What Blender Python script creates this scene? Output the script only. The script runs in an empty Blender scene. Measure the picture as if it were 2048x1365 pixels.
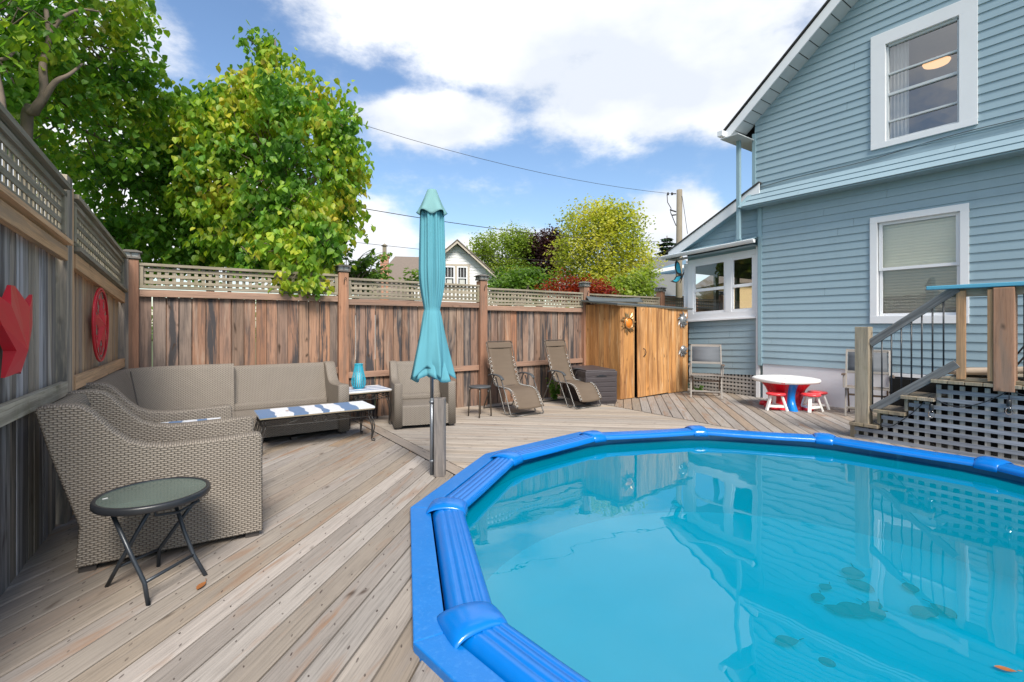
import bpy, math, random
from mathutils import Vector, Matrix, Euler
R = math.radians
PI = math.pi
rng = random.Random(11)
sc = bpy.context.scene
COL = sc.collection

# World frame: +X runs along the back fence towards the house, +Y runs along the house wall
# away from the camera, z = 0 is the top of the deck.

# ------------------------------------------------------------------ camera
cam_d = bpy.data.cameras.new("camera")
cam = bpy.data.objects.new("camera", cam_d)
COL.objects.link(cam)
cam.location = (0, 0, 1.4)
cam.rotation_euler = (R(90), 0, R(-35))
cam_d.sensor_width = 36
cam_d.lens = 36 * 962 / 2048
cam_d.shift_y = -32.5 / 2048
cam_d.clip_start = 0.05
cam_d.clip_end = 2000
sc.camera = cam

# ------------------------------------------------------------------ render view
sc.view_settings.view_transform = 'Standard'
sc.view_settings.look = 'None'
sc.view_settings.exposure = 0.95
sc.view_settings.gamma = 1

# ------------------------------------------------------------------ world: sky and clouds
def nd(nt, t, **k):
    n = nt.nodes.new(t)
    for a, b in k.items():
        if a.startswith('i_'):
            n.inputs[int(a[2:])].default_value = b
        else:
            setattr(n, a, b)
    return n

def math_n(nt, op, a, b=None, c=None, clamp=False):
    n = nt.nodes.new('ShaderNodeMath'); n.operation = op; n.use_clamp = clamp
    for i, x in enumerate((a, b, c)):
        if x is None: continue
        if isinstance(x, (int, float)): n.inputs[i].default_value = x
        else: nt.links.new(x, n.inputs[i])
    return n.outputs[0]

def vmath(nt, op, a, b=None):
    n = nt.nodes.new('ShaderNodeVectorMath'); n.operation = op
    for i, x in enumerate((a, b)):
        if x is None: continue
        if isinstance(x, (tuple, list)): n.inputs[i].default_value = x
        else: nt.links.new(x, n.inputs[i])
    return n.outputs[1] if op in ('DOT_PRODUCT', 'LENGTH', 'DISTANCE') else n.outputs[0]

def mixc(nt, fac, a, b, mode='MIX'):
    n = nt.nodes.new('ShaderNodeMix'); n.data_type = 'RGBA'; n.blend_type = mode
    for i, x in ((0, fac), (6, a), (7, b)):
        if isinstance(x, (int, float)): n.inputs[i].default_value = x
        elif isinstance(x, (tuple, list)): n.inputs[i].default_value = tuple(x)[:3] + (1,)
        else: nt.links.new(x, n.inputs[i])
    return n.outputs[2]

def ramp(nt, fac, stops, interp='LINEAR'):
    n = nt.nodes.new('ShaderNodeValToRGB'); n.color_ramp.interpolation = interp
    e = n.color_ramp.elements
    while len(e) < len(stops): e.new(0.5)
    for x, (p, c) in zip(e, stops):
        x.position = p; x.color = (tuple(c) + (1,))[:4] if not isinstance(c, (int, float)) else (c, c, c, 1)
    nt.links.new(fac, n.inputs[0])
    return n.outputs[0]

SUN_TO = Vector((-0.21, -0.68, 0.78)).normalized()
world = bpy.data.worlds.new("World"); sc.world = world; world.use_nodes = True
nt = world.node_tree; nt.nodes.clear()
out = nd(nt, 'ShaderNodeOutputWorld'); bg = nd(nt, 'ShaderNodeBackground')
sky = nd(nt, 'ShaderNodeTexSky'); sky.sky_type = 'NISHITA'; sky.sun_disc = False
sky.sun_elevation = math.asin(SUN_TO.z); sky.sun_rotation = math.atan2(SUN_TO.x, SUN_TO.y)
sky.air_density = 1.3; sky.dust_density = 0.6; sky.ozone_density = 2.5
tc = nd(nt, 'ShaderNodeTexCoord')
dirv = tc.outputs['Generated']
skycol = mixc(nt, 1.0, sky.outputs[0], (0.080, 0.086, 0.095), 'MULTIPLY')
# clouds placed by direction (azimuth clockwise from the camera's heading, elevation), in degrees
CL = [(9, 39, 31, 14), (17, 26, 13, 6.5), (-9, 22.5, 9, 4), (-27, 37, 16, 5), (0, 31, 11, 6), (26, 24, 7, 5),
      (-17, 8.5, 6, 6), (0, 8, 9, 4.0), (20, 10, 6, 5), (-35, 12, 14, 9), (10, 62, 12, 6), (-50, 26, 14, 7),
      (170, 40, 60, 22), (100, 30, 30, 16), (-120, 30, 30, 14), (35, 6, 8, 3)]
nz = nd(nt, 'ShaderNodeTexNoise'); nz.inputs['Scale'].default_value = 4.6; nz.inputs['Detail'].default_value = 12
nz.inputs['Roughness'].default_value = 0.62; nz.inputs['Distortion'].default_value = 0.0
mp = nd(nt, 'ShaderNodeMapping'); mp.inputs['Scale'].default_value = (1, 1, 1.9); mp.inputs['Location'].default_value = (3.1, 1.2, 0.4)
nt.links.new(dirv, mp.inputs[0]); nt.links.new(mp.outputs[0], nz.inputs['Vector'])
field = None
for az, el, ra, re in CL:
    A = R(az + 35)          # heading clockwise from +Y
    E_ = R(el)
    c = Vector((math.sin(A) * math.cos(E_), math.cos(A) * math.cos(E_), math.sin(E_)))
    side = Vector((math.cos(A), -math.sin(A), 0)); up = c.cross(side) * -1
    d0 = vmath(nt, 'SUBTRACT', dirv, tuple(c))
    x = math_n(nt, 'MULTIPLY', vmath(nt, 'DOT_PRODUCT', d0, tuple(side)), 1 / math.sin(R(min(ra, 80))))
    y = math_n(nt, 'MULTIPLY', vmath(nt, 'DOT_PRODUCT', d0, tuple(up)), 1 / math.sin(R(re)))
    w = math_n(nt, 'MULTIPLY', vmath(nt, 'DOT_PRODUCT', d0, tuple(c)), 1.0)
    r2 = math_n(nt, 'ADD', math_n(nt, 'MULTIPLY', x, x), math_n(nt, 'MULTIPLY', y, y))
    r2 = math_n(nt, 'ADD', r2, math_n(nt, 'MULTIPLY', w, w))
    m = math_n(nt, 'MULTIPLY', math_n(nt, 'SUBTRACT', 1.0, math_n(nt, 'SQRT', r2)), 1.35)
    field = math_n(nt, 'SMOOTH_MAX', m, -0.28, 0.1) if field is None else math_n(nt, 'SMOOTH_MAX', field, m, 0.25)
cov = math_n(nt, 'ADD', math_n(nt, 'MULTIPLY', field, 1.0), math_n(nt, 'MULTIPLY', math_n(nt, 'SUBTRACT', nz.outputs[0], 0.5), 2.0))
covr = nd(nt, 'ShaderNodeMapRange'); covr.interpolation_type = 'SMOOTHERSTEP'
covr.inputs[1].default_value = -0.26; covr.inputs[2].default_value = 0.46
nt.links.new(cov, covr.inputs[0])
nz2 = nd(nt, 'ShaderNodeTexNoise'); nz2.inputs['Scale'].default_value = 3.0; nz2.inputs['Detail'].default_value = 6
nt.links.new(mp.outputs[0], nz2.inputs['Vector'])
ccol = ramp(nt, nz2.outputs[0], [(0.38, (0.44, 0.47, 0.52)), (0.60, (0.62, 0.625, 0.64))])
fin = mixc(nt, covr.outputs[0], skycol, ccol)
nt.links.new(fin, bg.inputs[0]); bg.inputs[1].default_value = 1.0
nt.links.new(bg.outputs[0], out.inputs[0])

# ------------------------------------------------------------------ sun
sl = bpy.data.lights.new("sun", 'SUN'); sl.energy = 3.0; sl.angle = R(22); sl.color = (1.0, 0.94, 0.85)
so = bpy.data.objects.new("sun", sl); COL.objects.link(so)
so.rotation_euler = SUN_TO.to_track_quat('Z', 'Y').to_euler(); so.location = (0, 0, 20)

# ------------------------------------------------------------------ mesh builder
class MB:
    def __init__(s):
        s.v = []; s.f = []; s.uv = []; s.c = []; s.sm = []; s.mi = []
        s.cur = (0.5, 0.5, 0.5); s.M = None; s.mat = 0
    def rnd(s):
        s.cur = (rng.random(), rng.random(), rng.random()); return s
    def face(s, pts, uvs=None, smooth=False):
        pts = [Vector(p) for p in pts]
        if uvs is None:
            n = Vector((0, 0, 0))
            for i in range(len(pts)):
                n += pts[i].cross(pts[(i + 1) % len(pts)])
            ax, ay, az = abs(n.x), abs(n.y), abs(n.z)
            if az >= ax and az >= ay: uvs = [(p.x, p.y) for p in pts]
            elif ax > ay: uvs = [(p.y, p.z) for p in pts]
            else: uvs = [(p.x, p.z) for p in pts]
        if s.M is not None: pts = [s.M @ p for p in pts]
        b = len(s.v); s.v += [tuple(p) for p in pts]; s.f.append(tuple(range(b, b + len(pts))))
        s.uv += uvs; s.c += [s.cur] * len(pts); s.sm.append(smooth); s.mi.append(s.mat)
    def grid(s, rows, uvs=None, closed=False, smooth=True, cap=False):
        # rows of points sharing vertices; uvs rows alike (in metres)
        nr = len(rows); nc = len(rows[0])
        b = len(s.v)
        for r in rows:
            for p in r:
                p = Vector(p)
                if s.M is not None: p = s.M @ p
                s.v.append(tuple(p))
        lens = [0]
        for j in range(1, nc + 1):
            mid = rows[nr // 2]
            lens.append(lens[-1] + (Vector(mid[j % nc]) - Vector(mid[j - 1])).length)
        hl = [0]
        for i in range(1, nr): hl.append(hl[-1] + (Vector(rows[i][0]) - Vector(rows[i - 1][0])).length)
        for i in range(nr - 1):
            for j in range(nc if closed else nc - 1):
                j2 = (j + 1) % nc
                s.f.append((b + i * nc + j, b + i * nc + j2, b + (i + 1) * nc + j2, b + (i + 1) * nc + j))
                if uvs: q = [uvs[i][j], uvs[i][j + 1], uvs[i + 1][j + 1], uvs[i + 1][j]]
                else: q = [(lens[j], hl[i]), (lens[j + 1], hl[i]), (lens[j + 1], hl[i + 1]), (lens[j], hl[i + 1])]
                s.uv += q; s.c += [s.cur] * 4; s.sm.append(smooth); s.mi.append(s.mat)
        if cap:
            for i, rev in ((0, True), (nr - 1, False)):
                idx = [b + i * nc + j for j in range(nc)]
                if rev: idx.reverse()
                s.f.append(tuple(idx)); s.uv += [(0, 0)] * nc; s.c += [s.cur] * nc; s.sm.append(False); s.mi.append(s.mat)
        return s
    def box(s, c, d, rot=None, grain=None, ch=0.0):
        # c centre, d full size, rot Euler tuple or Matrix, grain axis index -> wood UVs with random offsets
        c = Vector(c); h = [x / 2 for x in d]
        m = Matrix.Identity(3) if rot is None else (rot if isinstance(rot, Matrix) else Euler(rot).to_matrix())
        ou, ov = (rng.random() * 60, rng.random() * 60) if grain is not None else (0, 0)
        for ax in range(3):
            for sg in (-1, 1):
                u, w = [(1, 2), (2, 0), (0, 1)][ax]
                pts = []
                for a, b_ in ((-1, -1), (1, -1), (1, 1), (-1, 1)):
                    p = [0, 0, 0]; p[ax] = sg * h[ax]; p[u] = a * h[u]; p[w] = b_ * h[w]; pts.append(p)
                if sg < 0: pts.reverse()
                uv = None
                if grain is not None:
                    others = [k for k in range(3) if k != grain and k != ax]
                    o = others[0]
                    g = grain if grain != ax else others[-1]
                    uv = [(p[g] + ou, p[o] + ov + ax * 0.37) for p in pts]
                else:
                    q = [m @ Vector(p) + c for p in pts]
                P = [m @ Vector(p) + c for p in pts]
                s.face(P, uv)
        return s
    def beam(s, p0, p1, w, t, up=(0, 0, 1), grain=True):
        p0 = Vector(p0); p1 = Vector(p1); x = (p1 - p0); L = x.length; x.normalize()
        up = Vector(up); y = up.cross(x)
        if y.length < 1e-4: y = Vector((0, 1, 0)).cross(x)
        y.normalize(); z = x.cross(y)
        m = Matrix((x, y, z)).transposed()
        return s.box((p0 + p1) / 2, (L, w, t), m, 0 if grain else None)
    def tube(s, pts, r, n=8, closed=False, cap=True):
        pts = [Vector(p) for p in pts]; rows = []
        prev = None
        N_ = len(pts)
        for i, p in enumerate(pts):
            if closed: t = pts[(i + 1) % N_] - pts[i - 1]
            else: t = pts[min(i + 1, N_ - 1)] - pts[max(i - 1, 0)]
            if t.length < 1e-9: t = Vector((0, 0, 1))
            t.normalize()
            if prev is None:
                a = Vector((0, 0, 1)) if abs(t.z) < 0.9 else Vector((1, 0, 0))
                x = a.cross(t).normalized()
            else:
                x = (prev - t * prev.dot(t))
                x = x.normalized() if x.length > 1e-6 else Vector((1, 0, 0)).cross(t).normalized()
            prev = x; y = t.cross(x)
            rr = r[i] if isinstance(r, (list, tuple)) else r
            rows.append([p + (x * math.cos(k * 2 * PI / n) + y * math.sin(k * 2 * PI / n)) * rr for k in range(n)])
        if closed: rows.append(rows[0])
        s.grid(rows, closed=True, cap=(cap and not closed))
        return s
    def lathe(s, prof, c=(0, 0, 0), n=24, cap=True):
        c = Vector(c)
        rows = [[c + Vector((r * math.cos(k * 2 * PI / n), r * math.sin(k * 2 * PI / n), z)) for k in range(n)] for r, z in prof]
        s.grid(rows, closed=True, cap=cap)
        return s
    def prism(s, poly, f0, f1, uvf=None):
        # poly list of 2d points; f0/f1 map 2d->3d for both ends
        a = [Vector(f0(*p)) for p in poly]; b = [Vector(f1(*p)) for p in poly]
        s.face(list(reversed(a))); s.face(b)
        L = 0
        for i in range(len(poly)):
            j = (i + 1) % len(poly)
            e = (a[j] - a[i]).length; w = (b[i] - a[i]).length
            s.face([a[i], a[j], b[j], b[i]], [(0, L), (0, L + e), (w, L + e), (w, L)])
            L += e
        return s
    def build(s, name, mats, parent=None, bevel=0, **tags):
        me = bpy.data.meshes.new(name)
        me.from_pydata(s.v, [], s.f)
        if not isinstance(mats, (list, tuple)): mats = [mats]
        for m in mats: me.materials.append(m)
        ul = me.uv_layers.new(name='uv')
        ul.data.foreach_set('uv', [x for p in s.uv for x in p])
        ca = me.color_attributes.new('rnd', 'FLOAT_COLOR', 'CORNER')
        ca.data.foreach_set('color', [x for p in s.c for x in (p[0], p[1], p[2], 1.0)])
        me.polygons.foreach_set('use_smooth', s.sm)
        me.polygons.foreach_set('material_index', s.mi)
        me.update()
        o = bpy.data.objects.new(name, me); COL.objects.link(o)
        if parent is not None: o.parent = parent
        if bevel:
            wl = o.modifiers.new('weld', 'WELD'); wl.merge_threshold = 0.0002
            bv = o.modifiers.new('bevel', 'BEVEL'); bv.width = bevel; bv.segments = 2; bv.limit_method = 'ANGLE'; bv.angle_limit = R(40)
        for k, x in tags.items(): o[k] = x
        return o

def thing(name, label, cat, loc=(0, 0, 0), rz=0, group=None, scale=1.0):
    o = bpy.data.objects.new(name, None); COL.objects.link(o)
    o.empty_display_size = 0.1
    o.location = loc; o.rotation_euler = (0, 0, rz); o.scale = (scale,) * 3
    o['label'] = label; o['category'] = cat
    if group: o['group'] = group
    return o

def copy_tree(o, parent=None):
    c = o.copy(); COL.objects.link(c)
    if parent is not None: c.parent = parent
    for ch in list(o.children): copy_tree(ch, c)
    return c

# ------------------------------------------------------------------ materials
def newmat(name):
    m = bpy.data.materials.new(name); m.use_nodes = True
    nt = m.node_tree; nt.nodes.clear()
    o = nd(nt, 'ShaderNodeOutputMaterial'); b = nd(nt, 'ShaderNodeBsdfPrincipled')
    nt.links.new(b.outputs[0], o.inputs[0])
    return m, nt, b, o

def setc(nt, b, col):
    if isinstance(col, (tuple, list)): b.inputs['Base Color'].default_value = tuple(col)[:3] + (1,)
    else: nt.links.new(col, b.inputs['Base Color'])

def noise(nt, vec, scale, detail=4, rough=0.55, dist=0.0):
    n = nd(nt, 'ShaderNodeTexNoise'); n.inputs['Scale'].default_value = scale; n.inputs['Detail'].default_value = detail
    n.inputs['Roughness'].default_value = rough; n.inputs['Distortion'].default_value = dist
    if vec is not None: nt.links.new(vec, n.inputs['Vector'])
    return n.outputs[0]

def mapv(nt, vec, scale=(1, 1, 1), loc=(0, 0, 0)):
    n = nd(nt, 'ShaderNodeMapping'); n.inputs['Scale'].default_value = scale; n.inputs['Location'].default_value = loc
    nt.links.new(vec, n.inputs[0]); return n.outputs[0]

def bump(nt, b, h, strength=0.3, dist=0.01):
    n = nd(nt, 'ShaderNodeBump'); n.inputs['Strength'].default_value = strength; n.inputs['Distance'].default_value = dist
    nt.links.new(h, n.inputs['Height']); nt.links.new(n.outputs[0], b.inputs['Normal'])

def plain(name, col, rough=0.5, metal=0.0, var=0.12, vs=6.0, bmp=0.0, bs=80, spec=0.5, coat=0):
    m, nt, b, o = newmat(name)
    g = nd(nt, 'ShaderNodeNewGeometry').outputs['Position']
    n = noise(nt, g, vs, 5, 0.6)
    c = mixc(nt, n, [x * (1 - var) for x in col], [min(1, x * (1 + var)) for x in col])
    n2 = noise(nt, g, vs * 9, 3, 0.6)
    c = mixc(nt, math_n(nt, 'MULTIPLY', n2, var), c, [x * 0.72 for x in col])
    setc(nt, b, c)
    b.inputs['Roughness'].default_value = rough; b.inputs['Metallic'].default_value = metal
    b.inputs['Specular IOR Level'].default_value = spec
    if coat: b.inputs['Coat Weight'].default_value = coat
    rr = math_n(nt, 'MULTIPLY_ADD', n, 0.2, rough - 0.1, clamp=True); nt.links.new(rr, b.inputs['Roughness'])
    if bmp: bump(nt, b, noise(nt, g, bs, 4), bmp, 0.004)
    return m

def wood(name, cols, streak=(0.06, 0.055, 0.05), streak_amt=0.5, knot=0.6, rough=0.75, stain=None, stain_amt=0.0,
         nails=False, green=0.0, gs=(1.3, 55), ss=(0.9, 13), gc_=(0.50, 0.94, 1.18)):
    m, nt, b, o = newmat(name)
    uv = nd(nt, 'ShaderNodeUVMap'); uv.uv_map = 'uv'; uv = uv.outputs[0]
    at = nd(nt, 'ShaderNodeAttribute'); at.attribute_name = 'rnd'
    sp = nd(nt, 'ShaderNodeSeparateColor'); nt.links.new(at.outputs[0], sp.inputs[0])
    n_ = len(cols)
    base = ramp(nt, sp.outputs[0], [((i + 0.5) / n_, c) for i, c in enumerate(cols)])
    # board brightness
    br = math_n(nt, 'MULTIPLY_ADD', sp.outputs[1], 0.28, 0.86)
    base = vmath(nt, 'SCALE', base); nt.nodes[-1].inputs[3].default_value = 1; nt.links.new(br, nt.nodes[-1].inputs[3])
    # grain
    warp = noise(nt, mapv(nt, uv, (1.6, 5, 1)), 1.0, 3)
    wv = nd(nt, 'ShaderNodeCombineXYZ'); nt.links.new(math_n(nt, 'MULTIPLY', warp, 0.5), wv.inputs[0]); nt.links.new(math_n(nt, 'MULTIPLY', warp, 0.035), wv.inputs[1])
    uvw = vmath(nt, 'ADD', uv, wv.outputs[0])
    g1 = noise(nt, mapv(nt, uvw, (gs[0], gs[1], 1)), 1.0, 6, 0.7)
    g2 = noise(nt, mapv(nt, uvw, (gs[0] * 4, gs[1] * 3.5, 1)), 1.0, 4, 0.7)
    gg = math_n(nt, 'ADD', math_n(nt, 'MULTIPLY', g1, 0.65), math_n(nt, 'MULTIPLY', g2, 0.35))
    gc = ramp(nt, gg, [(0.36, gc_[0]), (0.49, gc_[1]), (0.64, gc_[2])])
    base = mixc(nt, 1.0, base, gc, 'MULTIPLY')
    # weathering streaks
    s1 = noise(nt, mapv(nt, uvw, (ss[0], ss[1], 1), (5, 9, 0)), 1.0, 5, 0.65)
    sf = math_n(nt, 'MULTIPLY', ramp(nt, s1, [(0.47, 0.0), (0.61, 1.0)]), math_n(nt, 'MULTIPLY_ADD', sp.outputs[2], streak_amt, streak_amt * 0.35), clamp=True)
    base = mixc(nt, sf, base, streak)
    if stain:
        s2 = noise(nt, mapv(nt, uv, (1.1, 7, 1), (31, 2, 0)), 1.0, 3, 0.6, 0.6)
        base = mixc(nt, math_n(nt, 'MULTIPLY', ramp(nt, s2, [(0.56, 0.0), (0.7, 1.0)]), stain_amt), base, stain)
    if knot:
        vo = nd(nt, 'ShaderNodeTexVoronoi'); vo.inputs['Scale'].default_value = 1.0
        nt.links.new(mapv(nt, uvw, (4.2, 7.5, 1)), vo.inputs['Vector'])
        kf = ramp(nt, vo.outputs['Distance'], [(0.06, 1.0), (0.12, 0.5), (0.2, 0.0)])
        kc = nd(nt, 'ShaderNodeSeparateColor'); nt.links.new(vo.outputs['Color'], kc.inputs[0])
        kf = math_n(nt, 'MULTIPLY', kf, math_n(nt, 'GREATER_THAN', kc.outputs[0], 0.62))
        base = mixc(nt, math_n(nt, 'MULTIPLY', kf, knot), base, (0.05, 0.03, 0.02))
    if green:
        pos = nd(nt, 'ShaderNodeNewGeometry').outputs['Position']
        gf = ramp(nt, noise(nt, pos, 3.1, 5, 0.7), [(0.5, 0.0), (0.66, 1.0)])
        base = mixc(nt, math_n(nt, 'MULTIPLY', gf, green), base, (0.13, 0.13, 0.045))
    if nails:
        pos = nd(nt, 'ShaderNodeNewGeometry').outputs['Position']
        sx = nd(nt, 'ShaderNodeSeparateXYZ'); nt.links.new(pos, sx.inputs[0])
        su = nd(nt, 'ShaderNodeAttribute'); su.attribute_name = 'rnd'
        ax = math_n(nt, 'SUBTRACT', math_n(nt, 'PINGPONG', math_n(nt, 'ADD', sx.outputs[0], math_n(nt, 'MULTIPLY', noise(nt, pos, 4.0, 1), 0.16)), 0.2), 0.1)
        for vv in (0,):
            su2 = nd(nt, 'ShaderNodeSeparateXYZ'); nt.links.new(uv, su2.inputs[0])
            fr = math_n(nt, 'SUBTRACT', math_n(nt, 'PINGPONG', math_n(nt, 'FRACT', su2.outputs[1]), 0.07), 0.034)
            d2 = math_n(nt, 'SQRT', math_n(nt, 'ADD', math_n(nt, 'MULTIPLY', ax, ax), math_n(nt, 'MULTIPLY', fr, fr)))
            nf = math_n(nt, 'LESS_THAN', d2, 0.0052)
            base = mixc(nt, math_n(nt, 'MULTIPLY', nf, math_n(nt, 'MULTIPLY', noise(nt, pos, 23, 1), 1.5), clamp=True), base, (0.05, 0.035, 0.03))
    setc(nt, b, base)
    b.inputs['Roughness'].default_value = rough; b.inputs['Specular IOR Level'].default_value = 0.3
    bump(nt, b, gg, 0.35, 0.004)
    return m

M = {}
M['deck'] = wood('deck_wood', [(0.285, 0.25, 0.22), (0.325, 0.295, 0.265), (0.265, 0.215, 0.165), (0.30, 0.275, 0.25), (0.30, 0.215, 0.145), (0.34, 0.31, 0.285), (0.29, 0.255, 0.225)],
                 streak=(0.22, 0.19, 0.165), streak_amt=0.55, knot=0.8, stain=(0.25, 0.145, 0.085), stain_amt=0.75, nails=True, gs=(1.8, 62), ss=(1.3, 10), gc_=(0.56, 0.97, 1.16))
M['deck2'] = wood('deck_wood_pale', [(0.35, 0.305, 0.26), (0.39, 0.345, 0.30), (0.33, 0.27, 0.21), (0.37, 0.33, 0.29), (0.36, 0.285, 0.21)],
                 streak=(0.22, 0.185, 0.155), streak_amt=0.5, knot=0.5, stain=(0.27, 0.18, 0.115), stain_amt=0.4, nails=True, gs=(1.6, 60), ss=(1.1, 10), gc_=(0.66, 0.97, 1.12))
M['fence'] = wood('fence_wood', [(0.20, 0.135, 0.10), (0.34, 0.165, 0.095), (0.24, 0.185, 0.155), (0.26, 0.155, 0.11), (0.37, 0.20, 0.12), (0.19, 0.145, 0.12), (0.30, 0.185, 0.125)],
                  streak=(0.055, 0.050, 0.052), streak_amt=1.25, knot=1.0, ss=(0.95, 10), gs=(1.5, 45), stain=(0.42, 0.32, 0.25), stain_amt=0.5)
M['rail'] = wood('fence_rail_wood', [(0.31, 0.185, 0.13), (0.34, 0.215, 0.155), (0.29, 0.175, 0.125)], streak=(0.16, 0.125, 0.10), streak_amt=0.6, knot=0.5)
M['post'] = wood('fence_post_wood', [(0.34, 0.175, 0.105), (0.31, 0.165, 0.11), (0.37, 0.19, 0.115)], streak=(0.18, 0.12, 0.09), streak_amt=0.7, knot=0.5, gs=(1.3, 35), ss=(0.8, 9))
M['lattice'] = wood('lattice_wood', [(0.30, 0.255, 0.19), (0.34, 0.295, 0.225), (0.27, 0.235, 0.18)], streak=(0.12, 0.11, 0.08), streak_amt=0.7, knot=0.2, green=0.35)
M['fence_grey'] = wood('grey_fence_wood', [(0.27, 0.26, 0.265), (0.34, 0.335, 0.35), (0.20, 0.18, 0.165), (0.38, 0.32, 0.25), (0.25, 0.26, 0.285), (0.42, 0.41, 0.43)],
                       streak=(0.09, 0.082, 0.08), streak_amt=1.0, knot=0.7, ss=(0.7, 16), gs=(1.4, 45), stain=(0.55, 0.53, 0.52), stain_amt=0.5)
M['fence_tan'] = wood('tan_fence_wood', [(0.48, 0.33, 0.195), (0.36, 0.295, 0.23), (0.54, 0.34, 0.18), (0.31, 0.27, 0.235), (0.44, 0.31, 0.205)],
                      streak=(0.16, 0.145, 0.135), streak_amt=0.9, knot=0.6, ss=(0.7, 15), gs=(1.4, 45))
M['rail_tan'] = wood('tan_rail_wood', [(0.60, 0.36, 0.19), (0.55, 0.345, 0.20)], streak=(0.34, 0.23, 0.15), streak_amt=0.7, knot=0.5)
M['rail_grey'] = wood('grey_rail_wood', [(0.44, 0.40, 0.32), (0.40, 0.35, 0.275)], streak=(0.25, 0.22, 0.175), streak_amt=0.7, knot=0.4, green=0.4)
M['post_grey'] = wood('grey_post_wood', [(0.35, 0.305, 0.245), (0.40, 0.335, 0.26)], streak=(0.17, 0.155, 0.14), streak_amt=0.9, knot=0.8, gs=(1.3, 30), ss=(0.7, 8))
M['shed'] = wood('shed_wood', [(0.50, 0.235, 0.075), (0.56, 0.30, 0.12), (0.46, 0.205, 0.065), (0.60, 0.37, 0.18), (0.50, 0.24, 0.08)],
                 streak=(0.26, 0.12, 0.045), streak_amt=1.0, knot=0.7, gs=(1.4, 38), ss=(0.8, 9), stain=(0.66, 0.46, 0.27), stain_amt=0.5)
M['stair'] = wood('stair_wood', [(0.30, 0.25, 0.18), (0.28, 0.22, 0.15), (0.33, 0.27, 0.2)], streak=(0.15, 0.12, 0.09), streak_amt=0.8, knot=0.5, green=0.3)
M['stair_grey'] = wood('stair_rail_wood', [(0.17, 0.17, 0.17), (0.20, 0.195, 0.19)], streak=(0.09, 0.09, 0.09), streak_amt=0.8, knot=0.4)
M['stair_red'] = wood('cedar_post_wood', [(0.38, 0.20, 0.12), (0.36, 0.19, 0.12)], streak=(0.20, 0.17, 0.14), streak_amt=1.2, knot=0.7, gs=(1.2, 25), ss=(0.8, 7))
M['stair_tan'] = wood('tan_stud_wood', [(0.50, 0.29, 0.15), (0.48, 0.27, 0.14)], streak=(0.30, 0.19, 0.11), streak_amt=0.6, knot=0.5)
M['lattice_grey'] = wood('grey_lattice_wood', [(0.27, 0.29, 0.33), (0.31, 0.33, 0.37), (0.24, 0.26, 0.30)], streak=(0.15, 0.16, 0.18), streak_amt=0.8, knot=0.3)
M['lattice_back'] = wood('grey_lattice_back_wood', [(0.30, 0.285, 0.26), (0.27, 0.26, 0.24)], streak=(0.17, 0.16, 0.14), streak_amt=0.7, knot=0.3)
M['lattice_pale'] = wood('pale_lattice_wood', [(0.42, 0.40, 0.37), (0.46, 0.44, 0.41)], streak=(0.25, 0.24, 0.22), streak_amt=0.6, knot=0.2)
M['chair_wood'] = wood('bleached_chair_wood', [(0.33, 0.305, 0.28), (0.29, 0.265, 0.24)], streak=(0.17, 0.155, 0.14), streak_amt=0.6, knot=0.0)
M['chair_dark'] = wood('stained_chair_wood', [(0.17, 0.12, 0.09), (0.20, 0.15, 0.12)], streak=(0.09, 0.07, 0.06), streak_amt=0.6, knot=0.0)
M['umb_post'] = wood('umbrella_post_wood', [(0.20, 0.185, 0.175), (0.22, 0.19, 0.17)], streak=(0.09, 0.085, 0.085), streak_amt=1.0, knot=0.5, gs=(1.3, 30), ss=(0.8, 10))

def siding_mat(name, col):
    m, nt, b, o = newmat(name)
    g = nd(nt, 'ShaderNodeNewGeometry').outputs['Position']
    n = noise(nt, mapv(nt, g, (0.6, 0.6, 2.5)), 1.0, 5, 0.6)
    n2 = noise(nt, mapv(nt, g, (2, 2, 40)), 3.0, 4, 0.6)
    c = mixc(nt, n, [x * 0.88 for x in col], [x * 1.10 for x in col])
    c = mixc(nt, math_n(nt, 'MULTIPLY', ramp(nt, noise(nt, mapv(nt, g, (7, 7, 1.1)), 1.0, 5, 0.7), [(0.5, 0.0), (0.75, 1.0)]), 0.22), c, [x * 0.72 for x in col])
    setc(nt, b, c); b.inputs['Roughness'].default_value = 0.42; b.inputs['Specular IOR Level'].default_value = 0.4
    bump(nt, b, n2, 0.08, 0.003)
    return m
M['siding'] = siding_mat('blue_siding', (0.285, 0.392, 0.450))
M['siding_trim'] = siding_mat('blue_trim', (0.255, 0.375, 0.43))
M['white'] = plain('white_trim', (0.74, 0.75, 0.77), 0.4, var=0.06, vs=3)
M['white_wall'] = plain('white_painted_block', (0.70, 0.71, 0.75), 0.7, var=0.07, vs=2, bmp=0.3, bs=40)
M['soffit'] = plain('grey_soffit', (0.50, 0.53, 0.55), 0.5, var=0.06)
M['sash'] = plain('grey_sash', (0.52, 0.55, 0.57), 0.4, var=0.05)
M['shingle'] = plain('dark_shingle', (0.05, 0.048, 0.047), 0.9, var=0.4, vs=20, bmp=0.6)
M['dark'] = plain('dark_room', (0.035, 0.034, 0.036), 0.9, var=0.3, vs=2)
M['room_grey'] = plain('porch_room', (0.22, 0.19, 0.15), 0.8, var=0.2, vs=2)
M['black'] = plain('black_metal', (0.018, 0.02, 0.024), 0.35, var=0.3, spec=0.5)
M['frame_grey'] = plain('grey_tube', (0.12, 0.115, 0.11), 0.35, metal=0.4, var=0.2)
M['bronze'] = plain('bronze_tube', (0.13, 0.105, 0.085), 0.35, metal=0.5, var=0.2)
M['arm_plastic'] = plain('grey_plastic', (0.06, 0.065, 0.07), 0.5, var=0.15)
M['box_plastic'] = plain('brown_plastic', (0.055, 0.045, 0.048), 0.45, var=0.12)
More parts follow.
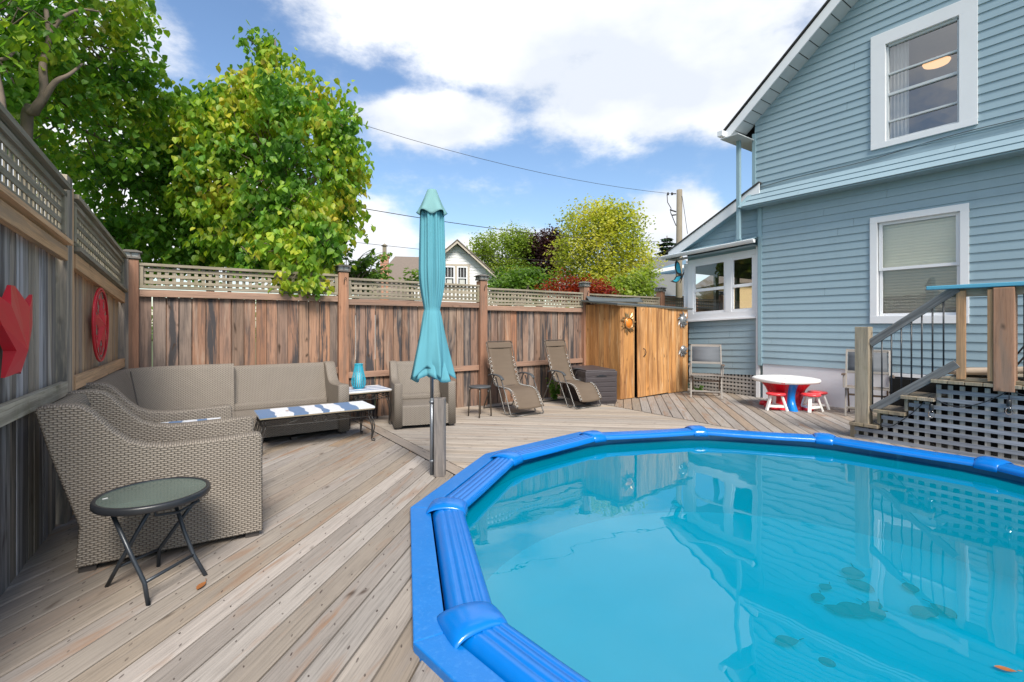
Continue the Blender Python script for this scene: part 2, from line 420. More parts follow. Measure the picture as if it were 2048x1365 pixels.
M['cap'] = plain('cap_plastic', (0.13, 0.115, 0.10), 0.5, var=0.3, vs=12)
M['cap_glass'] = plain('cap_pane', (0.33, 0.33, 0.31), 0.2, var=0.1)
M['red'] = plain('red_painted_metal', (0.58, 0.015, 0.03), 0.4, var=0.12)
M['red_plastic'] = plain('red_plastic', (0.62, 0.012, 0.03), 0.3, var=0.08)
M['seat_red'] = plain('light_red_plastic', (0.75, 0.05, 0.06), 0.3, var=0.08)
M['blue_plastic'] = plain('blue_plastic', (0.0, 0.19, 0.62), 0.3, var=0.08)
M['white_plastic'] = plain('white_plastic', (0.80, 0.80, 0.78), 0.35, var=0.05)
M['rail_paint'] = plain('teal_rail_paint', (0.10, 0.36, 0.50), 0.45, var=0.1, bmp=0.2, bs=60)
M['foot'] = plain('dark_foot', (0.05, 0.042, 0.038), 0.6)
M['iron'] = plain('wrought_iron', (0.03, 0.027, 0.025), 0.5, var=0.5, vs=25)
M['aqua'] = plain('aqua_metal', (0.03, 0.35, 0.48), 0.35, var=0.1)
M['candle'] = plain('candle_glass', (0.45, 0.66, 0.68), 0.3, var=0.1)
M['copper'] = plain('copper_metal', (0.45, 0.30, 0.15), 0.35, metal=0.8, var=0.35, vs=30)
M['orange'] = plain('orange_glass', (0.65, 0.20, 0.02), 0.25, var=0.2, vs=30)
M['silver'] = plain('silver_metal', (0.33, 0.34, 0.35), 0.4, metal=0.7, var=0.4, vs=30)
M['pvc'] = plain('pale_pipe', (0.62, 0.66, 0.70), 0.4)
M['slate'] = plain('slate_roofing', (0.085, 0.10, 0.105), 0.8, var=0.25)
M['steel'] = plain('grey_steel', (0.22, 0.24, 0.27), 0.35, metal=0.6, var=0.15)
M['brass'] = plain('clasp_white', (0.7, 0.7, 0.68), 0.4)
M['ground'] = plain('ground_grass', (0.07, 0.10, 0.03), 0.95, var=0.4, vs=1.5)
M['shade_black'] = plain('painted_shade', (0.012, 0.011, 0.01), 0.95, var=0.3)  # near-black colour painted as the shade behind gaps and lattices

def table_paint(name, col):
    m, nt, b, o = newmat(name)
    g = nd(nt, 'ShaderNodeNewGeometry').outputs['Position']
    n = noise(nt, mapv(nt, g, (9, 2.5, 9)), 6.0, 5, 0.7)
    c = mixc(nt, ramp(nt, n, [(0.35, 0.0), (0.75, 1.0)]), col, [x * 0.75 + 0.03 for x in col])
    setc(nt, b, c); b.inputs['Roughness'].default_value = 0.5; bump(nt, b, n, 0.2, 0.002)
    return m
M['tab_blue'] = table_paint('faded_blue_paint', (0.115, 0.20, 0.36))
M['tab_white'] = table_paint('faded_white_paint', (0.68, 0.70, 0.74))

def wicker_mat():
    m, nt, b, o = newmat('taupe_wicker')
    uv = nd(nt, 'ShaderNodeUVMap'); uv.uv_map = 'uv'; uv = uv.outputs[0]
    wob = noise(nt, mapv(nt, uv, (9, 9, 9)), 1.0, 2)
    cw = nd(nt, 'ShaderNodeCombineXYZ'); nt.links.new(math_n(nt, 'MULTIPLY', wob, 0.012), cw.inputs[1])
    uvw = vmath(nt, 'ADD', uv, cw.outputs[0])
    sx = nd(nt, 'ShaderNodeSeparateXYZ'); nt.links.new(uvw, sx.inputs[0])
    row = math_n(nt, 'DIVIDE', sx.outputs[1], 0.0130)
    rf = math_n(nt, 'FLOOR', row); rfr = math_n(nt, 'FRACT', row)
    col = math_n(nt, 'ADD', math_n(nt, 'DIVIDE', sx.outputs[0], 0.034), math_n(nt, 'MULTIPLY', rf, 0.5))
    cfr = math_n(nt, 'FRACT', col)
    hx = math_n(nt, 'SINE', math_n(nt, 'MULTIPLY', cfr, PI))
    hy = math_n(nt, 'SINE', math_n(nt, 'MULTIPLY', rfr, PI))
    h = math_n(nt, 'MULTIPLY', math_n(nt, 'POWER', hx, 0.6), math_n(nt, 'POWER', hy, 0.5))
    g = nd(nt, 'ShaderNodeNewGeometry').outputs['Position']
    n = noise(nt, g, 5, 5, 0.6); n2 = noise(nt, g, 160, 2)
    big = mixc(nt, n, (0.185, 0.154, 0.122), (0.255, 0.217, 0.178))
    big = mixc(nt, math_n(nt, 'MULTIPLY', n2, 0.5), big, (0.34, 0.305, 0.265))
    c = mixc(nt, ramp(nt, h, [(0.1, 0.0), (0.55, 1.0)]), (0.06, 0.050, 0.041), big)
    setc(nt, b, c); b.inputs['Roughness'].default_value = 0.5; b.inputs['Specular IOR Level'].default_value = 0.4
    bump(nt, b, h, 0.8, 0.006)
    return m
M['wicker'] = wicker_mat()

def sling_mat(name, col, s=700):
    m, nt, b, o = newmat(name)
    g = nd(nt, 'ShaderNodeNewGeometry').outputs['Position']
    n = noise(nt, mapv(nt, g, (2, 2, 14)), 1.5, 4)
    c = mixc(nt, n, [x * 0.82 for x in col], [x * 1.15 for x in col]); setc(nt, b, c)
    b.inputs['Roughness'].default_value = 0.7; b.inputs['Specular IOR Level'].default_value = 0.25
    bump(nt, b, noise(nt, g, 220, 2), 0.25, 0.002)
    return m
M['sling'] = sling_mat('brown_mesh_fabric', (0.13, 0.097, 0.07))
M['sling_grey'] = sling_mat('grey_mesh_fabric', (0.115, 0.125, 0.14))
M['tan_fabric'] = sling_mat('tan_fabric', (0.42, 0.33, 0.25))

def canopy_mat(name, col):
    m, nt, b, o = newmat(name)
    g = nd(nt, 'ShaderNodeNewGeometry').outputs['Position']
    n = noise(nt, mapv(nt, g, (5, 5, 1.5)), 2, 4)
    c = mixc(nt, n, [x * 0.85 for x in col], [x * 1.12 for x in col]); setc(nt, b, c)
    b.inputs['Roughness'].default_value = 0.85; b.inputs['Specular IOR Level'].default_value = 0.15
    tr = nd(nt, 'ShaderNodeBsdfTranslucent'); nt.links.new(c, tr.inputs[0])
    mx = nd(nt, 'ShaderNodeMixShader'); mx.inputs[0].default_value = 0.18
    nt.links.new(b.outputs[0], mx.inputs[1]); nt.links.new(tr.outputs[0], mx.inputs[2]); nt.links.new(mx.outputs[0], o.inputs[0])
    return m
M['canopy'] = canopy_mat('turquoise_canvas', (0.13, 0.385, 0.46))
M['canopy_top'] = canopy_mat('faded_turquoise_canvas', (0.22, 0.42, 0.43))

def leaf_mat(name, cols, trans=0.5, clump=1.2):
    m, nt, b, o = newmat(name)
    at = nd(nt, 'ShaderNodeAttribute'); at.attribute_name = 'rnd'
    sp = nd(nt, 'ShaderNodeSeparateColor'); nt.links.new(at.outputs[0], sp.inputs[0])
    g = nd(nt, 'ShaderNodeNewGeometry').outputs['Position']
    n = noise(nt, g, clump, 2)
    f = math_n(nt, 'ADD', math_n(nt, 'MULTIPLY', sp.outputs[0], 0.42), math_n(nt, 'MULTIPLY_ADD', n, 2.3, -0.88), clamp=True)
    k = len(cols)
    c = ramp(nt, f, [(i / (k - 1), x) for i, x in enumerate(cols)])
    br = math_n(nt, 'MULTIPLY_ADD', sp.outputs[1], 0.6, 0.7)
    c2 = vmath(nt, 'SCALE', c); nt.links.new(br, nt.nodes[-1].inputs[3])
    setc(nt, b, c2); b.inputs['Roughness'].default_value = 0.45; b.inputs['Specular IOR Level'].default_value = 0.35
    tr = nd(nt, 'ShaderNodeBsdfTranslucent')
    nt.links.new(mixc(nt, 1.0, c2, (1.5, 1.6, 0.55), 'MULTIPLY'), tr.inputs[0])
    mx = nd(nt, 'ShaderNodeMixShader'); mx.inputs[0].default_value = trans
    nt.links.new(b.outputs[0], mx.inputs[1]); nt.links.new(tr.outputs[0], mx.inputs[2]); nt.links.new(mx.outputs[0], o.inputs[0])
    return m
GREEN = [(0.035, 0.085, 0.015), (0.06, 0.14, 0.02), (0.11, 0.20, 0.02), (0.20, 0.26, 0.02), (0.32, 0.26, 0.02)]
M['leaf'] = leaf_mat('heart_leaf', [(0.07, 0.17, 0.03), (0.11, 0.245, 0.035), (0.19, 0.33, 0.04), (0.29, 0.40, 0.045), (0.42, 0.43, 0.045), (0.44, 0.36, 0.05)])
M['leaf_left'] = leaf_mat('green_leaf', [(0.06, 0.15, 0.025), (0.085, 0.20, 0.03), (0.13, 0.26, 0.035), (0.22, 0.32, 0.035), (0.34, 0.36, 0.04)])
M['leaf_yellow'] = leaf_mat('yellow_leaf', [(0.19, 0.25, 0.05), (0.35, 0.37, 0.07), (0.50, 0.47, 0.11), (0.54, 0.46, 0.12)], clump=0.6)
M['leaf_light'] = leaf_mat('pale_green_leaf', [(0.13, 0.20, 0.04), (0.23, 0.30, 0.06), (0.34, 0.38, 0.10)], clump=0.6)
M['leaf_mid'] = leaf_mat('mid_green_leaf', [(0.07, 0.14, 0.03), (0.12, 0.21, 0.04), (0.19, 0.28, 0.06)], clump=0.6)
M['leaf_purple'] = leaf_mat('purple_leaf', [(0.028, 0.014, 0.018), (0.055, 0.022, 0.026), (0.085, 0.04, 0.035)], trans=0.2, clump=0.6)
M['leaf_red'] = leaf_mat('red_leaf', [(0.13, 0.012, 0.01), (0.24, 0.025, 0.015), (0.28, 0.06, 0.02)], clump=0.8)
M['leaf_spruce'] = leaf_mat('spruce_needle', [(0.02, 0.045, 0.02), (0.04, 0.07, 0.035)], trans=0.1)
M['bark'] = plain('bark', (0.15, 0.115, 0.085), 0.9, var=0.4, vs=9, bmp=0.8, bs=30)
M['bark_pale'] = plain('pale_bark', (0.42, 0.40, 0.36), 0.8, var=0.3, vs=6)
M['pole_wood'] = plain('pole_wood', (0.22, 0.19, 0.14), 0.85, var=0.25, vs=5, bmp=0.4)

def pool_mat(name, col, rough=0.22, worn=0.0):
    m, nt, b, o = newmat(name)
    g = nd(nt, 'ShaderNodeNewGeometry').outputs['Position']
    n = noise(nt, g, 2.5, 5, 0.6); n2 = noise(nt, g, 45, 4, 0.7)
    c = mixc(nt, n, [x * 0.88 for x in col], [x * 1.1 for x in col])
    if worn: c = mixc(nt, math_n(nt, 'MULTIPLY', ramp(nt, n2, [(0.52, 0.0), (0.68, 1.0)]), worn), c, (0.12, 0.35, 0.68))
    setc(nt, b, c)
    rr = math_n(nt, 'MULTIPLY_ADD', n2, 0.16, rough - 0.06, clamp=True); nt.links.new(rr, b.inputs['Roughness'])
    b.inputs['Specular IOR Level'].default_value = 0.65
    n3 = noise(nt, g, 9, 2, 0.4)
    bump(nt, b, math_n(nt, 'ADD', math_n(nt, 'MULTIPLY', n2, 0.35 if worn else 0.04), n3), 0.25, 0.012)
    return m
M['pool_rail'] = pool_mat('blue_rail_vinyl', (0.0, 0.150, 0.52), 0.20, 0.0)
M['pool_wood'] = pool_mat('blue_painted_board', (0.0, 0.155, 0.50), 0.33, 0.2)
def liner_mat():
    m, nt, b, o = newmat('pool_liner')
    g = nd(nt, 'ShaderNodeNewGeometry').outputs['Position']
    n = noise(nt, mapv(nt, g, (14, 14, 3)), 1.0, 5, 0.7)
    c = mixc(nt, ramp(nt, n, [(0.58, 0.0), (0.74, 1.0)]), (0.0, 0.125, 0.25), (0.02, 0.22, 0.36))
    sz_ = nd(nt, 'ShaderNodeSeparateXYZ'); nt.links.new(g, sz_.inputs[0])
    c = mixc(nt, math_n(nt, 'LESS_THAN', sz_.outputs[2], -0.19), c, (0.0, 0.36, 0.54))       # liner dark above this height, floor colour below
    setc(nt, b, c); b.inputs['Roughness'].default_value = 0.4
    return m
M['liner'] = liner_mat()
def floor_mat():
    m, nt, b, o = newmat('pool_floor')
    g = nd(nt, 'ShaderNodeNewGeometry').outputs['Position']
    n = noise(nt, g, 1.3, 5, 0.6)
    c = mixc(nt, n, (0.0, 0.42, 0.62), (0.004, 0.56, 0.80)); setc(nt, b, c); b.inputs['Roughness'].default_value = 0.6
    return m
M['pool_floor'] = floor_mat()
def water_mat():
    m, nt, b, o = newmat('pool_water')
    nt.nodes.remove(b)
    g = nd(nt, 'ShaderNodeNewGeometry').outputs['Position']
    h = math_n(nt, 'ADD', noise(nt, mapv(nt, g, (1.0, 1.4, 1)), 1.6, 2, 0.35), math_n(nt, 'MULTIPLY', noise(nt, g, 9, 2, 0.5), 0.035))
    bp = nd(nt, 'ShaderNodeBump'); bp.inputs['Strength'].default_value = 0.22; bp.inputs['Distance'].default_value = 0.018
    nt.links.new(h, bp.inputs['Height'])
    gl = nd(nt, 'ShaderNodeBsdfGlossy'); gl.inputs['Roughness'].default_value = 0.0; gl.inputs['Color'].default_value = (0.92, 0.97, 1, 1)
    nt.links.new(bp.outputs[0], gl.inputs['Normal'])
    fr = nd(nt, 'ShaderNodeFresnel'); fr.inputs[0].default_value = 1.52; nt.links.new(bp.outputs[0], fr.inputs['Normal'])
    tp = nd(nt, 'ShaderNodeBsdfTransparent'); tp.inputs[0].default_value = (0.30, 0.93, 1.0, 1)
    df = nd(nt, 'ShaderNodeBsdfDiffuse'); df.inputs[0].default_value = (0.0, 0.42, 0.57, 1)
    m1 = nd(nt, 'ShaderNodeMixShader'); m1.inputs[0].default_value = 0.38
    nt.links.new(tp.outputs[0], m1.inputs[1]); nt.links.new(df.outputs[0], m1.inputs[2])
    m2 = nd(nt, 'ShaderNodeMixShader'); nt.links.new(fr.outputs[0], m2.inputs[0])
    nt.links.new(m1.outputs[0], m2.inputs[1]); nt.links.new(gl.outputs[0], m2.inputs[2]); nt.links.new(m2.outputs[0], o.inputs[0])
    return m
M['water'] = water_mat()
def glass_mat(name, tint=(0.96, 0.97, 0.97), ior=1.5, boost=0.0, rough=0.0):
    m, nt, b, o = newmat(name); nt.nodes.remove(b)
    g = nd(nt, 'ShaderNodeNewGeometry').outputs['Position']
    bp = nd(nt, 'ShaderNodeBump'); bp.inputs['Strength'].default_value = 0.06; bp.inputs['Distance'].default_value = 0.02
    nt.links.new(noise(nt, g, 3, 2), bp.inputs['Height'])
    gl = nd(nt, 'ShaderNodeBsdfGlossy'); gl.inputs['Roughness'].default_value = rough; nt.links.new(bp.outputs[0], gl.inputs['Normal'])
    tp = nd(nt, 'ShaderNodeBsdfTransparent'); tp.inputs[0].default_value = tuple(tint) + (1,)
    fr = nd(nt, 'ShaderNodeFresnel'); fr.inputs[0].default_value = ior
    f = math_n(nt, 'ADD', fr.outputs[0], boost, clamp=True)
    mx = nd(nt, 'ShaderNodeMixShader'); nt.links.new(f, mx.inputs[0])
    nt.links.new(tp.outputs[0], mx.inputs[1]); nt.links.new(gl.outputs[0], mx.inputs[2]); nt.links.new(mx.outputs[0], o.inputs[0])
    return m
M['glass'] = glass_mat('window_glass', boost=0.08)
M['glass_up'] = glass_mat('upper_window_glass', (0.95, 0.96, 0.97), boost=0.22)
M['bulb_glass'] = glass_mat('bulb_glass', (0.95, 0.95, 0.95), 1.45)
M['table_glass'] = plain('frosted_green_glass', (0.085, 0.12, 0.105), 0.12, var=0.3, vs=7, spec=0.6)
M['blind'] = plain('blind_slat', (0.86, 0.82, 0.66), 0.6, var=0.05)
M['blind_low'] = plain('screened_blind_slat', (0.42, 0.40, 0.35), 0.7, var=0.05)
M['curtain'] = plain('sheer_curtain', (0.50, 0.50, 0.47), 0.8, var=0.08)
def emit_mat(name, col, s):
    m, nt, b, o = newmat(name); nt.nodes.remove(b)
    e = nd(nt, 'ShaderNodeEmission'); e.inputs[0].default_value = tuple(col) + (1,); e.inputs[1].default_value = s
    nt.links.new(e.outputs[0], o.inputs[0]); return m
M['lamp'] = emit_mat('lit_lamp', (1.0, 0.55, 0.25), 0.75)
def brick_mat(name, c1, c2, mortar, scale=1.0):
    m, nt, b, o = newmat(name)
    uv = nd(nt, 'ShaderNodeUVMap'); uv.uv_map = 'uv'
    br = nd(nt, 'ShaderNodeTexBrick'); br.inputs['Scale'].default_value = scale
    br.inputs['Color1'].default_value = c1 + (1,); br.inputs['Color2'].default_value = c2 + (1,); br.inputs['Mortar'].default_value = mortar + (1,)
    br.inputs['Brick Width'].default_value = 0.22; br.inputs['Row Height'].default_value = 0.075; br.inputs['Mortar Size'].default_value = 0.008
    nt.links.new(uv.outputs[0], br.inputs['Vector']); setc(nt, b, br.outputs[0]); b.inputs['Roughness'].default_value = 0.85
    bump(nt, b, br.outputs[1], -0.4, 0.01)
    return m
M['brick'] = brick_mat('red_brick', (0.34, 0.12, 0.06), (0.42, 0.17, 0.09), (0.40, 0.34, 0.28))
M['far_roof'] = plain('brown_shingle', (0.18, 0.145, 0.12), 0.9, var=0.25, vs=9)
M['far_roof_grey'] = plain('grey_shingle', (0.15, 0.155, 0.155), 0.9, var=0.2, vs=9)
M['tan_trim'] = plain('tan_trim', (0.45, 0.39, 0.32), 0.6)
M['far_white'] = plain('far_white_siding', (0.72, 0.72, 0.72), 0.6, var=0.04)
M['far_blue'] = plain('far_blue_siding', (0.16, 0.27, 0.38), 0.7, var=0.15)
M['tan_wall'] = plain('tan_stucco', (0.50, 0.36, 0.19), 0.8, var=0.1)

# ------------------------------------------------------------------ 2D clipping
def clip(poly, nx, ny, d):
    # keep the side nx*x + ny*y <= d
    o = []
    for i in range(len(poly)):
        p, q = poly[i], poly[(i + 1) % len(poly)]
        sp_, sq = nx * p[0] + ny * p[1] - d, nx * q[0] + ny * q[1] - d
        if sp_ <= 1e-9: o.append(p)
        if (sp_ < -1e-9 and sq > 1e-9) or (sp_ > 1e-9 and sq < -1e-9):
            t = sp_ / (sp_ - sq); o.append((p[0] + (q[0] - p[0]) * t, p[1] + (q[1] - p[1]) * t))
    return o if len(o) >= 3 else []

def halfplanes(conv):
    # outward half planes of a CCW convex polygon
    h = []
    for i in range(len(conv)):
        p, q = conv[i], conv[(i + 1) % len(conv)]
        nx, ny = (q[1] - p[1]), -(q[0] - p[0]); l = math.hypot(nx, ny); nx /= l; ny /= l
        h.append((nx, ny, nx * p[0] + ny * p[1]))
    return h

def subtract(poly, hp):
    res = []; cur = poly
    for nx, ny, d in hp:
        o = clip(cur, -nx, -ny, -d)
        if o: res.append(o)
        cur = clip(cur, nx, ny, d)
        if not cur: break
    return res

# ------------------------------------------------------------------ the pool's outline
PC = (3.83, 1.53); PR = 2.75
def joint(k, r=PR):
    a = R(172.4 - 30 * k); return (PC[0] + r * math.cos(a), PC[1] + r * math.sin(a))
outer = [joint(-k, PR + 0.155) for k in range(12)]        # CCW
deck_hole = halfplanes(outer)

# ------------------------------------------------------------------ ground
g = MB(); S = 260; x0, x1, y0, y1 = 0.9, 6.75, -1.45, 4.5
for a in (((-S, -S), (S, -S), (S, y0), (-S, y0)), ((-S, y1), (S, y1), (S, S), (-S, S)), ((-S, y0), (x0, y0), (x0, y1), (-S, y1)), ((x1, y0), (S, y0), (S, y1), (x1, y1))):
    g.face([(p[0], p[1], -0.35) for p in a])
g.build('ground', M['ground'], kind='structure')

# ------------------------------------------------------------------ deck
def deck():
    hp = deck_hole
    def lay(mb, ang, region, w=0.138, gap=0.0085):
        # boards run along ang inside the CCW convex region, minus the pool
        ux, uy = math.cos(ang), math.sin(ang); vx, vy = -uy, ux
        vs = [p[0] * vx + p[1] * vy for p in region]; us = [p[0] * ux + p[1] * uy for p in region]
        k = math.floor(min(vs) / (w + gap)); ch = 0.007
        while k * (w + gap) < max(vs):
            v0 = k * (w + gap); k += 1
            mb.rnd(); base = mb.cur
            ou = rng.random() * 50; ov = rng.randrange(40)
            # each board line is broken into lengths
            cuts = [min(us) - 0.1]; 
            while cuts[-1] < max(us): cuts.append(cuts[-1] + rng.uniform(8.0, 14.0))
            tilt = rng.uniform(-0.001, 0.001)
            for c0, c1 in zip(cuts, cuts[1:]):
                mb.rnd(); ou = rng.random() * 50; ov = rng.randrange(40)
                for s0, s1, z0, z1 in ((0, ch, -0.005, 0), (ch, w - ch, 0, 0), (w - ch, w, 0, -0.005)):
                    q = [(c0, v0 + s0), (c1 - 0.003, v0 + s0), (c1 - 0.003, v0 + s1), (c0, v0 + s1)]
                    q = [(a * ux + b * vx, a * uy + b * vy) for a, b in q]
                    for nx, ny, d in halfplanes(region):
                        q = clip(q, nx, ny, d)
                        if not q: break
                    if not q: continue
                    for piece in subtract(q, hp):
                        pts = []; uvs = []
                        for x, y in piece:
                            v = x * vx + y * vy - v0; u = x * ux + y * uy
                            t = 0 if s1 == s0 else min(1, max(0, (v - s0) / (s1 - s0)))
                            pts.append((x, y, z0 + (z1 - z0) * t + tilt)); uvs.append((u + ou, v + ov))
                        mb.face(pts, uvs)
                        if z0 != z1:
                            n = len(pts)
                            for i in range(n):
                                a, b = piece[i], piece[(i + 1) % n]
                                edge = 0 if z0 < z1 else w
                                if abs(a[0] * vx + a[1] * vy - v0 - edge) < 1e-4 and abs(b[0] * vx + b[1] * vy - v0 - edge) < 1e-4:
                                    A, B = pts[i], pts[(i + 1) % n]
                                    mb.face([A, B, (B[0], B[1], -0.03), (A[0], A[1], -0.03)], [(0, 0), (0.1, 0), (0.1, 0.02), (0, 0.02)])
    mb = MB()
    lay(mb, R(45), [(-1.2, -3.0), (2.13, -3.0), (2.13, 7.25), (-1.2, 7.25)])
    mb.mat = 1
    lay(mb, R(-42), [(2.30, -3.0), (6.16, -3.0), (6.16, 7.25), (2.30, 7.25)])
    mb.mat = 0
    lay(mb, R(42), [(6.18, -3.0), (9.3, -3.0), (9.3, 8.4), (6.18, 8.4)])
    # the seam board between the first two fields
    mb.rnd(); mb.cur = (0.56, 0.6, 0.3)
    for piece in subtract([(2.142, -3), (2.288, -3), (2.288, 7.25), (2.142, 7.25)], hp):
        mb.face([(x, y, 0.002) for x, y in piece], [(y, x) for x, y in piece])
    mb.build('deck', [M['deck'], M['deck2']], kind='structure')
    u = MB()
    for piece in subtract([(-1.3, -3.1), (9.3, -3.1), (9.3, 8.4), (-1.3, 8.4)], hp):
        u.face([(x, y, -0.032) for x, y in piece])
    u.build('deck_underside', M['shade_black'], kind='structure')  # black sheet painted as the shade seen between the boards
deck()

# ------------------------------------------------------------------ pool
def pool():
    t = thing('swimming_pool', 'round turquoise pool set in the deck with glossy blue rails and joint caps', 'swimming pool', (PC[0], PC[1], 0))
    def J(k, r=PR): x, y = joint(k, r); return Vector((x - PC[0], y - PC[1], 0))
    # liner and floor
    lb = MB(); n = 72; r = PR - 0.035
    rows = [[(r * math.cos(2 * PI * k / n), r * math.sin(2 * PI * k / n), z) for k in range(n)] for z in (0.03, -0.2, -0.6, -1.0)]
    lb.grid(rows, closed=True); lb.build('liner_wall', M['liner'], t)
    fb = MB()
    rows = [[(q * r * math.cos(2 * PI * k / n), q * r * math.sin(2 * PI * k / n), z) for k in range(n)] for q, z in ((1.0, -1.0), (0.985, -1.012), (0.5, -1.02), (0.02, -1.02))]
    fb.grid(rows, closed=True); fb.build('pool_floor', M['pool_floor'], t)
    # rail cross section: (radial offset, height)
    prof = [(-0.118, 0.005), (-0.120, 0.028), (-0.108, 0.048), (-0.088, 0.058), (-0.068, 0.061), (-0.062, 0.055), (-0.056, 0.061), (-0.028, 0.064),
            (-0.022, 0.058), (-0.016, 0.064), (0.022, 0.064), (0.028, 0.058), (0.034, 0.063), (0.062, 0.060), (0.088, 0.045), (0.103, 0.022), (0.106, 0.0)]
    for k in range(12):
        a, b = J(k), J(k + 1); mid = (a + b) / 2; nrm = mid.normalized(); d = (b - a).normalized()
        mb = MB(); rows = []
        L = (b - a).length
        for i in range(11):
            f = i / 10
            p = a + (b - a) * f
            sag = 0.004 * math.sin(f * PI) + rng.uniform(-0.0012, 0.0012)
            rows.append([p + nrm * (o + 0.0) + Vector((0, 0, z - sag + 0.006)) for o, z in prof])
        mb.grid(rows); mb.build('top_rail', M['pool_rail'], t)
        # joint cap: domed wrap over both rail ends
        cb = MB(); c = a; nr = c.normalized(); tg = Vector((-nr.y, nr.x, 0))
        rows = []; m_ = 15
        for i in range(m_):
            ph = -1 + 2 * i / (m_ - 1)                       # along the rim
            w = (1 - abs(ph) ** 3.2 * 0.42)
            row = []
            for j in range(17):
                th = PI * (j / 16)
                rad = -math.cos(th)
                o = rad * 0.142 * (0.92 + 0.08 * w) - 0.008
                sq = math.sin(th) ** 0.55
                z = -0.004 + (0.098 * w ** 0.5) * sq
                if abs(ph) > 0.99: z = -0.004 + 0.072 * sq
                wid = 0.085 + 0.045 * (j / 16)
                row.append(c + nr * o + tg * ph * wid + Vector((0, 0, z)))
            rows.append(row)
        cb.grid(rows)
        o_ = cb.build('joint_cap', M['pool_rail'], t)
        sm = o_.modifiers.new('solid', 'SOLIDIFY'); sm.thickness = 0.006; sm.offset = 1
        eb = MB(); ctr = c + Vector((0, 0, 0.0985))
        eb.tube([ctr + nr * (0.035 + 0.036 * math.cos(q * PI / 8)) + tg * 0.028 * math.sin(q * PI / 8) - Vector((0, 0, 0.0022 + 0.010 * abs(math.cos(q * PI / 8)))) for q in range(16)], 0.0022, 5, closed=True)
        eb.build('emblem_ring', M['pool_rail'], o_)
    # blue painted boards round the deck side
    for k in (-2, -1, 0, 1, 2):
        i0, i1 = 0.122, 0.272
        a0, a1 = J(k, PR + i0), J(k + 1, PR + i0); b0, b1 = J(k, PR + i1), J(k + 1, PR + i1)
        e = (a1 - a0).normalized() * 0.002
        mb = MB().rnd(); z0, z1 = -0.02, 0.04
        A = [a0 + e, a1 - e, b1 - e, b0 + e]
        top = [p + Vector((0, 0, z1)) for p in A]; bot = [p + Vector((0, 0, z0)) for p in A]
        mb.face(list(reversed(top))); mb.face(bot)
        for i in range(4):
            j = (i + 1) % 4; mb.face([top[i], top[j], bot[j], bot[i]])
        mb.build('border_board', M['pool_wood'], t, bevel=0.006)
pool()
wb = MB(); n = 72
wb.face([(PC[0] + (PR - 0.036) * math.cos(2 * PI * k / n), PC[1] + (PR - 0.036) * math.sin(2 * PI * k / n), -0.07) for k in range(n)])
wb.build('water', M['water'], kind='structure')

# ------------------------------------------------------------------ fences
def post_cap(parent, x, y, z, w, M4=None):
    mb = MB()
    if M4: mb.M = M4
    mb.box((x, y, z + 0.012), (w + 0.035, w + 0.035, 0.022))
    # cage corners
    for sx in (-1, 1):
        for sy in (-1, 1): mb.box((x + sx * (w / 2 + 0.004), y + sy * (w / 2 + 0.004), z + 0.047), (0.014, 0.014, 0.05))
    for sx, sy in ((0, -1), (0, 1), (1, 0), (-1, 0)):
        mb.box((x + sx * (w / 2 + 0.005), y + sy * (w / 2 + 0.005), z + 0.047), (0.01, 0.01, 0.05))
    zt = z + 0.072; a = w / 2 + 0.032; b = w / 2 - 0.02
    mb.box((x, y, zt + 0.006), (2 * a, 2 * a, 0.012))
    lo = [(x - a * .92, y - a * .92, zt + 0.012), (x + a * .92, y - a * .92, zt + 0.012), (x + a * .92, y + a * .92, zt + 0.012), (x - a * .92, y + a * .92, zt + 0.012)]
    hi = [(x - b, y - b, zt + 0.032), (x + b, y - b, zt + 0.032), (x + b, y + b, zt + 0.032), (x - b, y + b, zt + 0.032)]
    for i in range(4):
        j = (i + 1) % 4; mb.face([lo[i], lo[j], hi[j], hi[i]])
    mb.face(hi)
    c = mb.build('post_cap', M['cap'], parent)
    mb = MB()
    if M4: mb.M = M4
    mb.box((x, y, z + 0.047), (w - 0.004, w - 0.004, 0.046))
    mb.build('light_pane', M['cap_glass'], c)

def lattice(mb, x0, x1, z0, z1, y, pitch, sw, mat_front=0, mat_back=0, th=0.007, off=0.0):
    # two layers of square laths in the plane y (front faces -y)
    x = x0 + off
    while x < x1:
        mb.rnd(); mb.mat = mat_back; mb.box((x, y + th / 2 + 0.0005, (z0 + z1) / 2), (sw, th, z1 - z0), grain=2); x += pitch
    z = z0 + pitch * 0.55
    while z < z1 - sw * 0.4:
        mb.rnd(); mb.mat = mat_front; mb.box(((x0 + x1) / 2, y - th / 2 - 0.0005, z), (x1 - x0, th, sw), grain=0); z += pitch
    mb.mat = 0

